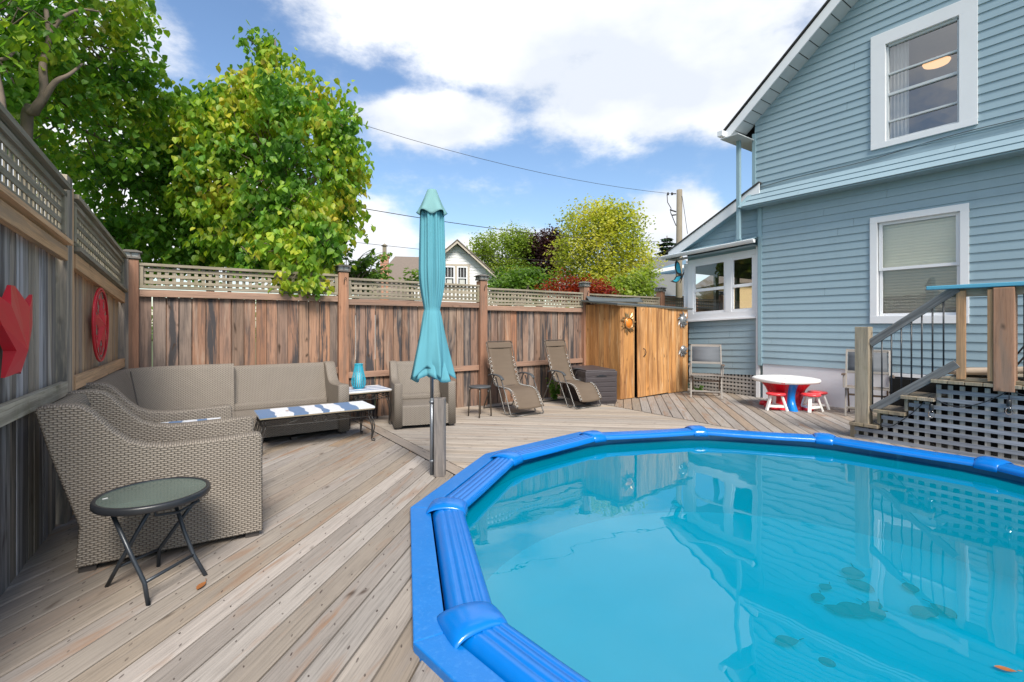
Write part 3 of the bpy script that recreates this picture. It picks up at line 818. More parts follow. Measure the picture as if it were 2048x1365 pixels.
def fence_bay(t, M4, x0, x1, zt, zl, zr, zlow, mats, bw=0.142, base=0.0):
    """x0..x1 between posts, zt lattice frame top, zl lattice frame bottom, zr rail bottom, zlow low rail centre"""
    mb = MB(); mb.M = M4
    x = x0 - 0.02
    while x < x1:
        w = bw * rng.uniform(0.90, 1.06); mb.rnd()
        if x + w > x1 + 0.03: w = max(0.04, x1 + 0.03 - x)
        mb.box((x + w / 2, 0.045 + rng.uniform(-0.006, 0.006), (base + zr + 0.03) / 2), (w - rng.choice((0.006, 0.008, 0.010, 0.014)), 0.018, zr + 0.03 - base), (0, rng.uniform(-0.002, 0.002), 0), grain=2)
        x += w
        if rng.random() < 0.72 and x < x1:      # strips added on the far side block light so most gaps read dark
            mb.rnd(); mb.box((x, 0.078, (base + zr) / 2), (0.05, 0.018, zr - base), grain=2)
    mb.build('board_panel', mats[0], t)
    mb = MB().rnd(); mb.M = M4
    mb.box(((x0 + x1) / 2, 0.0, (zl + zr) / 2 - 0.004), (x1 - x0, 0.036, zl - zr - 0.014), grain=0)
    mb.build('rail', mats[1], t, bevel=0.003)
    mb = MB().rnd(); mb.M = M4
    mb.box(((x0 + x1) / 2, 0.012, zlow), (x1 - x0, 0.036, 0.088), grain=0)
    mb.build('rail', mats[1], t, bevel=0.003)
    mb = MB(); mb.M = M4
    fw = 0.04
    mb.rnd(); mb.box(((x0 + x1) / 2, 0.01, zt - 0.018), (x1 - x0, 0.075, 0.034), grain=0)
    mb.rnd(); mb.box(((x0 + x1) / 2, 0.01, zl + 0.02), (x1 - x0, 0.06, 0.038), grain=0)
    for xx in (x0 + fw / 2, x1 - fw / 2):
        mb.rnd(); mb.box((xx, 0.01, (zt + zl) / 2), (fw, 0.056, zt - zl - 0.075), grain=2)
    mb.build('lattice_frame', mats[3], t, bevel=0.003)
    mb = MB(); mb.M = M4
    lattice(mb, x0 + fw, x1 - fw, zl + 0.036, zt - 0.036, 0.012, 0.0745, 0.038)
    mb.build('lattice_panel', mats[2], t)

def back_fence():
    t = thing('wooden_fence', 'brown board fence with lattice top and lantern post caps along the back of the deck', 'fence', (0, 7.15, 0))
    xs = [-0.42, 2.00, 4.38, 6.82, 9.23, 11.6]
    F = (M['fence'], M['rail'], M['lattice'], M['lattice'])
    for i, x in enumerate(xs):
        mb = MB().rnd()
        w = 0.142; mb.box((x, 0.02, 1.08), (w, w, 2.16), grain=2)
        p = mb.build('post', M['post'], t, bevel=0.004)
        post_cap(p, x, 0.02, 2.17, w)
    zts = [2.13, 2.09, 2.05, 2.04, 2.05]; lows = [0.74, 0.66, 0.68, 0.68, 0.68]
    for i in range(5):
        fence_bay(t, None, xs[i] + 0.073, xs[i + 1] - 0.073, zts[i], zts[i] - 0.30, zts[i] - 0.40, lows[i], F)
    # hooks on posts
    for x in xs[1:4]:
        mb = MB(); mb.tube([(x, -0.055, 1.99), (x, -0.068, 2.0), (x, -0.075, 2.06), (x + 0.02, -0.075, 2.09), (x + 0.035, -0.07, 2.06)], 0.005, 6)
        mb.build('hook', M['iron'], t)
back_fence()

LX, LK = -0.90, 0.0560         # left fence line x = LX + LK*y
def left_fence():
    ang = math.atan2(1, LK)      # direction of the fence
    t = thing('wooden_fence', 'weathered fence with lattice top behind the near wicker armchair, on the left', 'fence', (LX, 0, 0))
    d = Vector((LK, 1, 0)).normalized(); n = Vector((-d.y, d.x, 0))    # n points away from the deck (-x)
    # local x along d, local y away from the deck, local z up
    M4 = Matrix(((d.x, n.x, 0, 0), (d.y, n.y, 0, 0), (0, 0, 1, 0), (0, 0, 0, 1)))
    G = (M['fence_grey'], M['rail_tan'], M['lattice'], M['post_grey'])
    T_ = (M['fence_tan'], M['rail_tan'], M['lattice'], M['lattice'])
    for i, (s, h, w) in enumerate(((2.15, 2.47, 0.10), (4.66, 2.46, 0.15))):
        mb = MB().rnd(); mb.M = M4; mb.box((s, 0.03, h / 2), (w, 0.10, h), grain=2)
        mb.build('post', M['post_grey'], t, bevel=0.004)
        mb = MB().rnd(); mb.M = M4; mb.box((s + w / 2 + 0.021, 0.03, h / 2 - 0.03), (0.038, 0.10, h - 0.06), grain=2)
        mb.build('post', M['rail_tan'], t, bevel=0.003)
    def bay(x0, x1, zt0, zt1, zl, zr0, zlow, mats, lowmat, bw):
        sl = (zt1 - zt0) / (x1 - x0)
        Sh = Matrix(((1, 0, 0, 0), (0, 1, 0, 0), (sl, 0, 1, -sl * x0), (0, 0, 0, 1)))
        mm = M4 @ Sh
        mb = MB(); mb.M = M4; x = x0 - 0.01
        while x < x1:
            w = bw * rng.uniform(0.85, 1.1); mb.rnd()
            if x + w > x1 + 0.02: w = max(0.04, x1 + 0.02 - x)
            zz = zr0 + sl * (x - x0) + 0.05
            mb.box((x + w / 2, 0.045 + rng.uniform(-0.003, 0.003), zz / 2), (w - rng.uniform(0.003, 0.008), 0.018, zz), grain=2); x += w
        mb.build('board_panel', mats[0], t)
        mb = MB().rnd(); mb.M = mm; mb.box(((x0 + x1) / 2, -0.01, (zl + zr0) / 2 - 0.012), (x1 - x0, 0.04, zl - zr0 - 0.02), grain=0)
        mb.build('rail', M['rail_tan'], t, bevel=0.003)
        mb = MB().rnd(); mb.M = mm; mb.box(((x0 + x1) / 2, -0.015, zl + 0.012), (x1 - x0, 0.085, 0.032), grain=0)
        mb.build('rail', M['rail_tan'] if mats[0] == M['fence_grey'] else M['lattice'], t, bevel=0.003)
        mb = MB().rnd(); mb.M = M4; mb.box(((x0 + x1) / 2 - (0.02 if lowmat == M['rail_grey'] else 0), -0.008, zlow), (x1 - x0 + (0.04 if lowmat == M['rail_grey'] else 0), 0.042, 0.098), grain=0)
        mb.build('rail', lowmat, t, bevel=0.003)
        mb = MB(); mb.M = mm
        mb.rnd(); mb.box(((x0 + x1) / 2, -0.005, zt0 - 0.018), (x1 - x0, 0.085, 0.034), grain=0)
        mb.rnd(); mb.box(((x0 + x1) / 2, 0.0, zt0 - 0.075), (x1 - x0, 0.05, 0.034), grain=0)
        mb.rnd(); mb.box((x1 - 0.025, 0.0, (zt0 + zl) / 2), (0.05, 0.05, zt0 - zl - 0.13), grain=2)
        mb.rnd(); mb.box((x0 + 0.025, 0.0, (zt0 + zl) / 2), (0.05, 0.05, zt0 - zl - 0.13), grain=2)
        mb.build('lattice_frame', M['lattice'], t, bevel=0.003)
        mb = MB(); mb.M = mm; lattice(mb, x0 + 0.05, x1 - 0.05, zl + 0.03, zt0 - 0.09, 0.004, 0.079, 0.038, th=0.008)
        mb.build('lattice_panel', M['lattice'], t)
    bay(2.27, 4.56, 2.50, 2.38, 2.08, 1.97, 0.955, G, M['rail_grey'], 0.098)
    bay(4.79, 7.12, 2.37, 2.20, 1.95, 1.82, 0.965, T_, M['rail_tan'], 0.115)
    mb = MB().rnd(); mb.M = M4; mb.box((7.135, 0.02, 1.1), (0.06, 0.16, 2.2), grain=2); mb.build('end_board', M['fence_tan'], t)
left_fence()
def lfp(y, z, off=0.0):  # point on the left fence's deck side
    return Vector((LX + LK * y + off, y, z))

# post and pale pipe standing beyond the left fence
mb = MB().rnd(); mb.box((-0.78, 6.62, 1.15), (0.10, 0.10, 2.95), grain=2)
mb.build('timber_post', M['post_grey'], bevel=0.004, label='weathered timber post poking up beyond the left fence near the corner', category='post')
mb = MB(); mb.lathe([(0.055, -0.3), (0.055, 2.22), (0.062, 2.23), (0.062, 2.30), (0.03, 2.33), (0.03, 2.47), (0.036, 2.47), (0.036, 2.5), (0.0, 2.5)], (-0.80, 6.38, 0), 16)
mb.build('vent_pipe', M['pvc'], label='pale capped pipe beside the timber post beyond the left fence', category='pipe')

# ------------------------------------------------------------------ house
def siding(mb, f, poly, z0, holes=(), h=0.125, th=0.014, rev=False, zmax=9):
    """lapped boards; poly in (a,z); f(a,z,out) -> 3d"""
    zs = [p[1] for p in poly]; z = z0
    ctr = sum(p[0] for p in poly) / len(poly)
    while z < max(zs):
        aj = rng.uniform(min(p[0] for p in poly), max(p[0] for p in poly)); e0 = rng.uniform(-0.0012, 0.0012)
        wv = lambda a: e0
        zt = min(z + h, max(zs))
        if zt > min(zs) + 1e-4:
            am = [p[0] for p in poly]
            spans = [(min(am) - 1, max(am) + 1)]
            band = [(z, zt, spans)]
            cuts = sorted(set([z, zt] + [q for hh in holes for q in (hh[2], hh[3]) if z < q < zt]))
            for c0, c1 in zip(cuts, cuts[1:]):
                sp = [(min(am) - 1, aj), (aj + 0.0025, max(am) + 1)]
                for a0, a1, hz0, hz1 in holes:
                    if hz0 < c1 - 1e-5 and hz1 > c0 + 1e-5:
                        ns = []
                        for s0, s1 in sp:
                            if a0 > s0: ns.append((s0, min(a0, s1)))
                            if a1 < s1: ns.append((max(a1, s0), s1))
                        sp = [s for s in ns if s[1] - s[0] > 1e-4]
                for s0, s1 in sp:
                    q = list(poly)
                    q = clip(q, 0, 1, c1)
                    if q: q = clip(q, 0, -1, -c0)
                    if q: q = clip(q, 1, 0, s1)
                    if q: q = clip(q, -1, 0, -s0)
                    if not q: continue
                    P = [f(a, zz, 0.002 + th * (1 - (zz - z) / h) + wv(a)) for a, zz in q]
                    if rev: P.reverse()
                    mb.face(P)
                    if c0 == z:
                        aa = [p[0] for p in q if abs(p[1] - z) < 1e-5]
                        if len(aa) >= 2:
                            a0_, a1_ = min(aa), max(aa)
                            mb.face([f(a0_, z, 0.002 + th), f(a0_, z, 0.0), f(a1_, z, 0.0), f(a1_, z, 0.002 + th)])
        z += h

HB = 9.2
def window(t, bx, a0, a1, z0, z1, trim, sill, kind):
    """a0<a1 along y; house outside is -x"""
    mb = MB(); tw = trim; o = 0.03
    mb.box((bx - o / 2 - 0.006, (a0 + a1) / 2, z1 - tw / 2), (o, a1 - a0, tw))
    mb.box((bx - o / 2 - 0.008, (a0 + a1) / 2, z0 + sill / 2), (o + 0.004, a1 - a0, sill))
    for a in (a0 + tw / 2, a1 - tw / 2): mb.box((bx - o / 2 - 0.006, a, (z0 + z1 + sill - tw) / 2), (o, tw, z1 - z0 - tw - sill))
    # reveal
    ia0, ia1, iz0, iz1 = a0 + tw, a1 - tw, z0 + sill, z1 - tw
    for a in (ia0 - 0.008, ia1 + 0.008): mb.box((bx + 0.04, a, (iz0 + iz1) / 2), (0.09, 0.016, iz1 - iz0))
    for z in (iz0 - 0.008, iz1 + 0.008): mb.box((bx + 0.04, (ia0 + ia1) / 2, z), (0.09, ia1 - ia0 + 0.03, 0.016))
    w = mb.build('window', M['white'], t, bevel=0.003)
    return w, ia0, ia1, iz0, iz1

def sash(parent, x, a0, a1, z0, z1, fw, mat, glass=True, d=0.03):
    mb = MB()
    mb.box((x, (a0 + a1) / 2, z1 - fw / 2), (d, a1 - a0, fw)); mb.box((x, (a0 + a1) / 2, z0 + fw / 2), (d, a1 - a0, fw))
    for a in (a0 + fw / 2, a1 - fw / 2): mb.box((x, a, (z0 + z1) / 2), (d - 0.002, fw, z1 - z0 - 2 * fw))
    mb.build('sash', mat, parent, bevel=0.002)
    if glass:
        mb = MB(); mb.face([(x, a0 + fw, z0 + fw), (x, a1 - fw, z0 + fw), (x, a1 - fw, z1 - fw), (x, a0 + fw, z1 - fw)])
        mb.build('pane', M['glass'], parent)

def house():
    t = thing('house', 'two storey house clad in light blue siding with white trimmed windows and a steep gable', 'house', (0, 0, 0))
    f = lambda a, z, o: (HB - o, a, z)
    lw = (1.86, 3.04, 1.42, 3.12); uw = (1.77, 3.03, 4.20, 6.02)
    # lower wall
    mb = MB(); siding(mb, f, [(-3.2, 0.66), (4.79, 0.66), (4.79, 3.80), (-3.2, 3.80)], 0.66, [(lw[0] + .02, lw[1] - .02, lw[2] + .02, lw[3] - .02)])
    mb.build('lower_wall', M['siding'], t)
    # upper gable wall
    apex = 1.0; ez = 5.05; sl = 0.838
    def rz(a): return 5.17 + sl * (5.286 - abs(a - apex) - apex)
    mb = MB(); siding(mb, f, [(-2.93, 3.99), (4.93, 3.99), (4.93, rz(4.93) - 0.16), (apex, rz(apex) - 0.16), (-2.93, rz(4.93) - 0.16)], 3.99, [(uw[0] + .02, uw[1] - .02, uw[2] + .02, uw[3] - .02)])
    mb.build('gable_wall', M['siding'], t)
    # flared skirt below the gable wall
    p_top, p_bot = Vector((HB - 0.01, 0, 3.99)), Vector((8.93, 0, 3.665)); dd = (p_top - p_bot); L = dd.length; dn = dd.normalized(); on = Vector((-dn.z, 0, dn.x))
    ff = lambda a, s, o: tuple(p_bot + dn * s + on * o + Vector((0, a, 0)))
    mb = MB(); siding(mb, ff, [(-3.2, 0), (5.06, 0), (4.94, L), (-3.0, L)], 0.0, h=L / 3.0)
    mb.build('skirt', M['siding'], t)
    mb = MB()
    mb.beam(ff(5.09, -0.02, 0.012), ff(4.955, L, 0.012), 0.075, 0.02, up=on)            # mitre strip
    mb.face([(8.935, 5.10, 3.655), (9.33, 5.10, 3.655), (9.33, 4.97, 3.99), (9.19, 4.97, 3.99)])   # return at the corner
    mb.box((9.065, 0.93, 3.652), (0.27, 8.3, 0.014))
    mb.box((9.2 - 0.008, 4.94, (3.99 + 5.1) / 2), (0.05, 0.07, 1.10))                 # upper corner board
    mb.box((9.2 - 0.008, 4.825, (0.62 + 3.64) / 2), (0.05, 0.075, 3.02))              # lower corner board
    mb.box((9.3, 4.868, (0.62 + 3.64) / 2), (0.22, 0.02, 3.02))
    mb.build('corner_board', M['siding_trim'], t, bevel=0.003)
    mb = MB(); mb.box((HB + 0.06, 0.8, 0.31), (0.11, 7.97, 0.70)); mb.build('foundation', M['white_wall'], t)
    mb = MB()
    mb.box((HB + 3.2, 4.93, 4.45), (6.3, 0.02, 1.6)); mb.box((HB + 3.2, 4.86, 2.0), (6.3, 0.02, 4)); mb.build('side_wall', M['siding'], t)
    # gable roof: eave soffit, rake board, roof slab
    o = 0.42
    xf = HB - o
    for s in (1, -1):
        A = lambda a: apex + s * (a - apex)
        e0 = 5.286; za, zb = rz(e0), rz(apex)
        mb = MB()
        # rake board (white), faces the camera
        q = [(A(e0), za - 0.19), (A(e0), za), (A(apex), zb), (A(apex), zb - 0.21)]
        mb.prism(q, lambda a, z: (xf, a, z), lambda a, z: (xf + 0.025, a, z))
        mb.build('rake_board', M['white'], t)
        mb = MB()
        n = 26
        for i in range(n):          # soffit boards under the rake
            a0_, a1_ = e0 + (apex - e0) * i / n, e0 + (apex - e0) * (i + 1) / n
            g_ = 0.006
            P = [(xf + 0.02, A(a0_ - g_), rz(a0_ - g_) - 0.175), (HB + 0.02, A(a0_ - g_), rz(a0_ - g_) - 0.175), (HB + 0.02, A(a1_ + g_), rz(a1_ + g_) - 0.175), (xf + 0.02, A(a1_ + g_), rz(a1_ + g_) - 0.175)]
            mb.face(P)
            P2 = [(p[0], p[1], p[2] + 0.006) for p in P]; mb.face(P2)
        # eave soffit
        mb.box((HB + 1.9, A(5.11), za - 0.20), (5.0, 0.36, 0.012))
        mb.build('soffit', M['soffit'], t)
        mb = MB()
        q = [(A(e0 + 0.04), za + 0.004), (A(e0 + 0.04), za + 0.03), (A(apex), zb + 0.05), (A(apex), zb + 0.005)]
        mb.prism(q, lambda a, z: (xf - 0.025, a, z), lambda a, z: (HB + 7, a, z))
        for i in range(36):
            a_ = e0 - i * 0.125
            if a_ > apex: mb.box((xf - 0.012, A(a_), rz(a_) + 0.034), (0.05, 0.02, 0.016), (R(-40 * s), 0, 0))
        mb.build('roof', M['shingle'], t)
        mb = MB()
        mb.box((HB + 1.9, A(5.33), za - 0.06), (4.9, 0.11, 0.11)); mb.build('gutter', M['white'], t, bevel=0.01)
    # downspout
    mb = MB(); mb.box((8.97, 5.13, 4.03), (0.06, 0.075, 1.95)); mb.box((9.0, 5.15, 3.07), (0.10, 0.075, 0.07)); mb.build('downspout', M['siding_trim'], t, bevel=0.008)
    # upper window
    w, a0, a1, z0, z1 = window(t, HB, *uw[:2], uw[2], uw[3], 0.195, 0.09, 'u')
    mid = (z0 + z1) / 2 - 0.03
    mb = MB(); fw = 0.028
    mb.box((HB + 0.035, (a0 + a1) / 2, z1 - 0.02), (0.05, a1 - a0, 0.04)); 
    for a in (a0 + fw / 2, a1 - fw / 2): mb.box((HB + 0.035, a, (z0 + z1) / 2), (0.05, fw, z1 - z0))
    for z in (mid, z0 + 0.02, mid + 0.40 * (z1 - mid), z0 + 0.42 * (mid - z0)):
        mb.box((HB + 0.03, (a0 + a1) / 2, z), (0.045, a1 - a0 - 2 * fw, 0.04 if z == mid else 0.026))
    mb.build('sash', M['sash'], w, bevel=0.002)
    mb = MB(); mb.face([(HB + 0.045, a0, z0), (HB + 0.045, a1, z0), (HB + 0.045, a1, z1), (HB + 0.045, a0, z1)]); mb.build('pane', M['glass_up'], w)
    mb = MB(); rows = []
    for i in range(30):
        a = a1 + 0.02 - i * 0.0095; x = HB + 0.14 + 0.018 * math.sin(i * 1.25)
        rows.append([(x, a, z0 - 0.05), (x, a, z1)])
    mb.grid(rows); mb.build('curtain', M['curtain'], w)
    # room behind the upper window, lit ceiling lamp
    def room(name, x0, x1, y0, y1, z0, z1, mat, open_far=False):
        mb = MB()
        mb.face([(x0, y0, z0), (x0, y1, z0), (x1, y1, z0), (x1, y0, z0)]); mb.face([(x0, y0, z1), (x1, y0, z1), (x1, y1, z1), (x0, y1, z1)])
        mb.face([(x0, y0, z0), (x1, y0, z0), (x1, y0, z1), (x0, y0, z1)]); mb.face([(x0, y1, z0), (x0, y1, z1), (x1, y1, z1), (x1, y1, z0)])
        if not open_far: mb.face([(x1, y0, z0), (x1, y1, z0), (x1, y1, z1), (x1, y0, z1)])
        mb.build(name, mat, t)
    room('room_interior', HB + 0.09, HB + 3.6, 0.6, 4.4, 3.95, 6.45, M['room_grey'])
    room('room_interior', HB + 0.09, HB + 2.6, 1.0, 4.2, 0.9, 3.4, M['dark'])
    mb = MB(); mb.lathe([(0.0, 6.36), (0.12, 6.37), (0.19, 6.40), (0.21, 6.44)], (11.97, 2.89, 0), 24); mb.build('ceiling_lamp', M['lamp'], t)
    # lower window with blinds
    w, a0, a1, z0, z1 = window(t, HB, *lw[:2], lw[2], lw[3], 0.095, 0.12, 'l')
    mid = (z0 + z1) / 2 + 0.0
    sash(w, HB + 0.03, a0 + 0.01, a1 - 0.01, mid - 0.025, z1, 0.045, M['white'])
    sash(w, HB + 0.055, a0 + 0.01, a1 - 0.01, z0, mid + 0.02, 0.04, M['white'])
    mb = MB()
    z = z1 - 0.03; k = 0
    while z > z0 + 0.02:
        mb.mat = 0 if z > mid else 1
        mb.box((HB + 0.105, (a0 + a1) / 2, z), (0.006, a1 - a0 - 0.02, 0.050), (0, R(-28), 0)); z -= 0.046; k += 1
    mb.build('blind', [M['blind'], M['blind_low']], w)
    # basement window
    mb = MB()
    mb.box((HB - 0.01, 2.46, 0.62), (0.04, 0.62, 0.05)); mb.box((HB - 0.01, 2.46, 0.21), (0.04, 0.62, 0.05))
    for a in (2.17, 2.75): mb.box((HB - 0.012, a, 0.415), (0.04, 0.05, 0.36))
    bw = mb.build('window', M['white'], t, bevel=0.002)
    mb = MB(); mb.box((HB - 0.002, 2.46, 0.415), (0.01, 0.53, 0.36)); mb.build('pane', M['black'], bw)
    # cables drooping across the gable wall
    for dz in (0, 0.035):
        mb = MB(); pts = []
        for i in range(40):
            q = i / 39; a = 4.86 - q * 6.2
            pts.append((HB - 0.03, a, 4.02 + 0.20 * q + dz * math.sin(q * 9) + 0.02 * math.sin(q * 17 + dz * 40)))
        mb.tube(pts, 0.0055, 5); mb.build('wall_cable', M['siding_trim'] if dz else M['arm_plastic'], t)
    # ---------------- rear porch
    PB = 9.30; k = 0.045                       # its floor line sags away from the house
    sag = lambda a: -k * (a - 4.9)
    pf = lambda a, z, o: (PB - o, a, z + sag(a))
    mb = MB(); siding(mb, pf, [(4.88, 0.42), (6.46, 0.42), (6.46, 1.55), (4.88, 1.55)], 0.42, h=0.125)
    mb.build('porch_wall', M['siding'], t)
    # triangular wall over the pent roof
    def rz2(a): return 4.03 - 0.51 * (a - 4.92)
    f2 = lambda a, z, o: (PB - o, a, z)
    mb = MB(); siding(mb, f2, [(4.85, 2.95), (6.72, 2.95), (6.72, rz2(6.72) - 0.08), (4.85, rz2(4.85) - 0.08)], 2.95)
    mb.build('porch_gable', M['siding'], t)
    mb = MB()
    q = [(6.86, rz2(6.86) - 0.20), (6.86, rz2(6.86)), (4.80, rz2(4.80)), (4.80, rz2(4.80) - 0.20)]
    mb.prism(q, lambda a, z: (9.10, a, z), lambda a, z: (9.125, a, z)); mb.build('rake_board', M['white'], t)
    mb = MB(); mb.prism([(6.86, rz2(6.86) - 0.19), (6.86, rz2(6.86) - 0.17), (4.80, rz2(4.80) - 0.17), (4.80, rz2(4.80) - 0.19)], lambda a, z: (9.125, a, z), lambda a, z: (9.33, a, z)); mb.build('soffit', M['siding_trim'], t)
    mb = MB(); mb.prism([(6.90, rz2(6.9) + 0.003), (6.90, rz2(6.9) + 0.03), (4.80, rz2(4.8) + 0.035), (4.80, rz2(4.8) + 0.003)], lambda a, z: (9.08, a, z), lambda a, z: (12.3, a, z)); mb.build('porch_roof', M['shingle'], t)
    # pent roof with gutter over the porch windows
    mb = MB()
    for (xa, xb, za, zb) in ((8.98, 9.33, 3.02, 3.16),):
        P = [(xa, 4.84, za + sag(4.84)), (xa, 6.84, za + sag(6.84)), (xb, 6.84, zb + sag(6.84)), (xb, 4.84, zb + sag(4.84))]
        mb.face(P); mb.face([(p[0], p[1], p[2] - 0.03) for p in reversed(P)])
        mb.face([P[1], P[2], (P[2][0], P[2][1], P[2][2] - 0.14), (P[1][0], P[1][1], P[1][2] - 0.10)])
    mb.build('pent_roof', M['siding_trim'], t)
    mb = MB()
    sec = [(0.0, 0.03), (0.0, 0.085), (-0.085, 0.098), (-0.095, 0.088), (-0.085, 0.06), (-0.055, 0.03)]
    rows = [[(9.0 + x, a, 2.925 + z + sag(a)) for x, z in sec] for a in (4.82, 5.5, 6.2, 6.92)]
    mb.grid(rows, smooth=False, closed=True, cap=True); mb.build('gutter', M['white'], t)
    mb = MB()
    P = [(8.99, 4.86, 2.925 + sag(4.86)), (8.99, 6.8, 2.925 + sag(6.8)), (9.30, 6.8, 2.93 + sag(6.8)), (9.30, 4.86, 2.93 + sag(4.86))]
    mb.face(P); mb.box((9.29, 5.68, 2.83), (0.03, 1.6, 0.20)); mb.build('soffit', M['siding_trim'], t)
    # porch corner posts
    mb = MB()
    mb.box((9.24, 4.885, 1.46), (0.06, 0.075, 2.92)); mb.build('corner_board', M['white'], t, bevel=0.003)
    mb = MB(); mb.box((PB + 0.05, 6.52, 2.1), (0.12, 0.14, 1.3)); mb.build('corner_post', M['white'], t, bevel=0.004)
    # porch window unit
    mb = MB(); zb, zt = 1.53, 2.86
    def B(a0, a1, z0, z1, o=0.03, w=0.04):
        zc = sag((a0 + a1) / 2)
        mb.M = Matrix(((1, 0, 0, 0), (0, 1, 0, 0), (0, -k, 1, k * 4.9), (0, 0, 0, 1)))
        mb.box((PB - o, (a0 + a1) / 2, (z0 + z1) / 2), (w, a1 - a0, z1 - z0))
    B(4.93, 6.46, zb, zb + 0.16); B(4.93, 6.46, zt - 0.08, zt + 0.02); B(6.33, 6.46, zb + 0.16, zt - 0.08); B(5.45, 5.58, zb + 0.16, zt - 0.08); B(4.925, 4.99, zb + 0.16, zt - 0.08)
    B(4.93, 6.48, zb - 0.0, zb + 0.035, 0.065, 0.05)
    pw = mb.build('window', M['white'], t, bevel=0.003)
    for a0, a1 in ((5.58, 6.33), (4.99, 5.45)):
        mb = MB(); B(a0, a1, zt - 0.13, zt - 0.08, 0.02, 0.03); B(a0, a1, zb + 0.16, zb + 0.21, 0.02, 0.03); B(a0, a1, 2.17, 2.23, 0.024, 0.035)
        for a in (a0 + 0.02, a1 - 0.02): B(a - 0.02, a + 0.02, zb + 0.21, zt - 0.13, 0.02, 0.03)
        mb.build('sash', M['white'], pw, bevel=0.002)
        mb = MB(); mb.M = Matrix(((1, 0, 0, 0), (0, 1, 0, 0), (0, -k, 1, k * 4.9), (0, 0, 0, 1)))
        mb.face([(PB - 0.012, a0, zb + 0.18), (PB - 0.012, a1, zb + 0.18), (PB - 0.012, a1, zt - 0.1), (PB - 0.012, a0, zt - 0.1)]); mb.build('pane', M['glass'], pw)
    # porch interior: see-through room with posts and a far rail
    mb = MB()
    mb.box((10.7, 6.50, 2.75), (2.7, 0.04, 0.4)); mb.box((10.7, 6.50, 0.85), (2.7, 0.04, 1.5))
    mb.box((12.05, 5.68, 2.72), (0.05, 1.65, 0.35)); mb.box((12.05, 5.68, 0.8), (0.05, 1.65, 1.4)); mb.box((10.7, 5.68, 2.93), (2.75, 1.68, 0.03)); mb.box((10.7, 4.91, 1.9), (2.7, 0.04, 2.0))
    for a in (4.95, 5.75, 6.45): mb.box((12.05, a, 1.9), (0.06, 0.12, 1.6))
    for x in (10.4, 11.3): mb.box((x, 6.50, 1.9), (0.12, 0.06, 1.6))
    mb.build('porch_interior', M['room_grey'], t)
    # porch skirt lattice
    mb = MB(); mb.M = Matrix(((0, 1, 0, PB), (1, 0, 0, 0), (0, 0, 1, 0), (0, 0, 0, 1)))
    lattice(mb, 4.92, 6.46, 0.0, 0.43, 0.0, 0.075, 0.04)
    mb.build('skirt_lattice', M['lattice_pale'], t)
    mb = MB(); mb.box((PB + 0.25, 5.68, 0.2), (0.02, 1.6, 0.5)); mb.build('crawl_space_shade', M['shade_black'], t)  # dark sheet standing in for the shade behind the lattice
house()

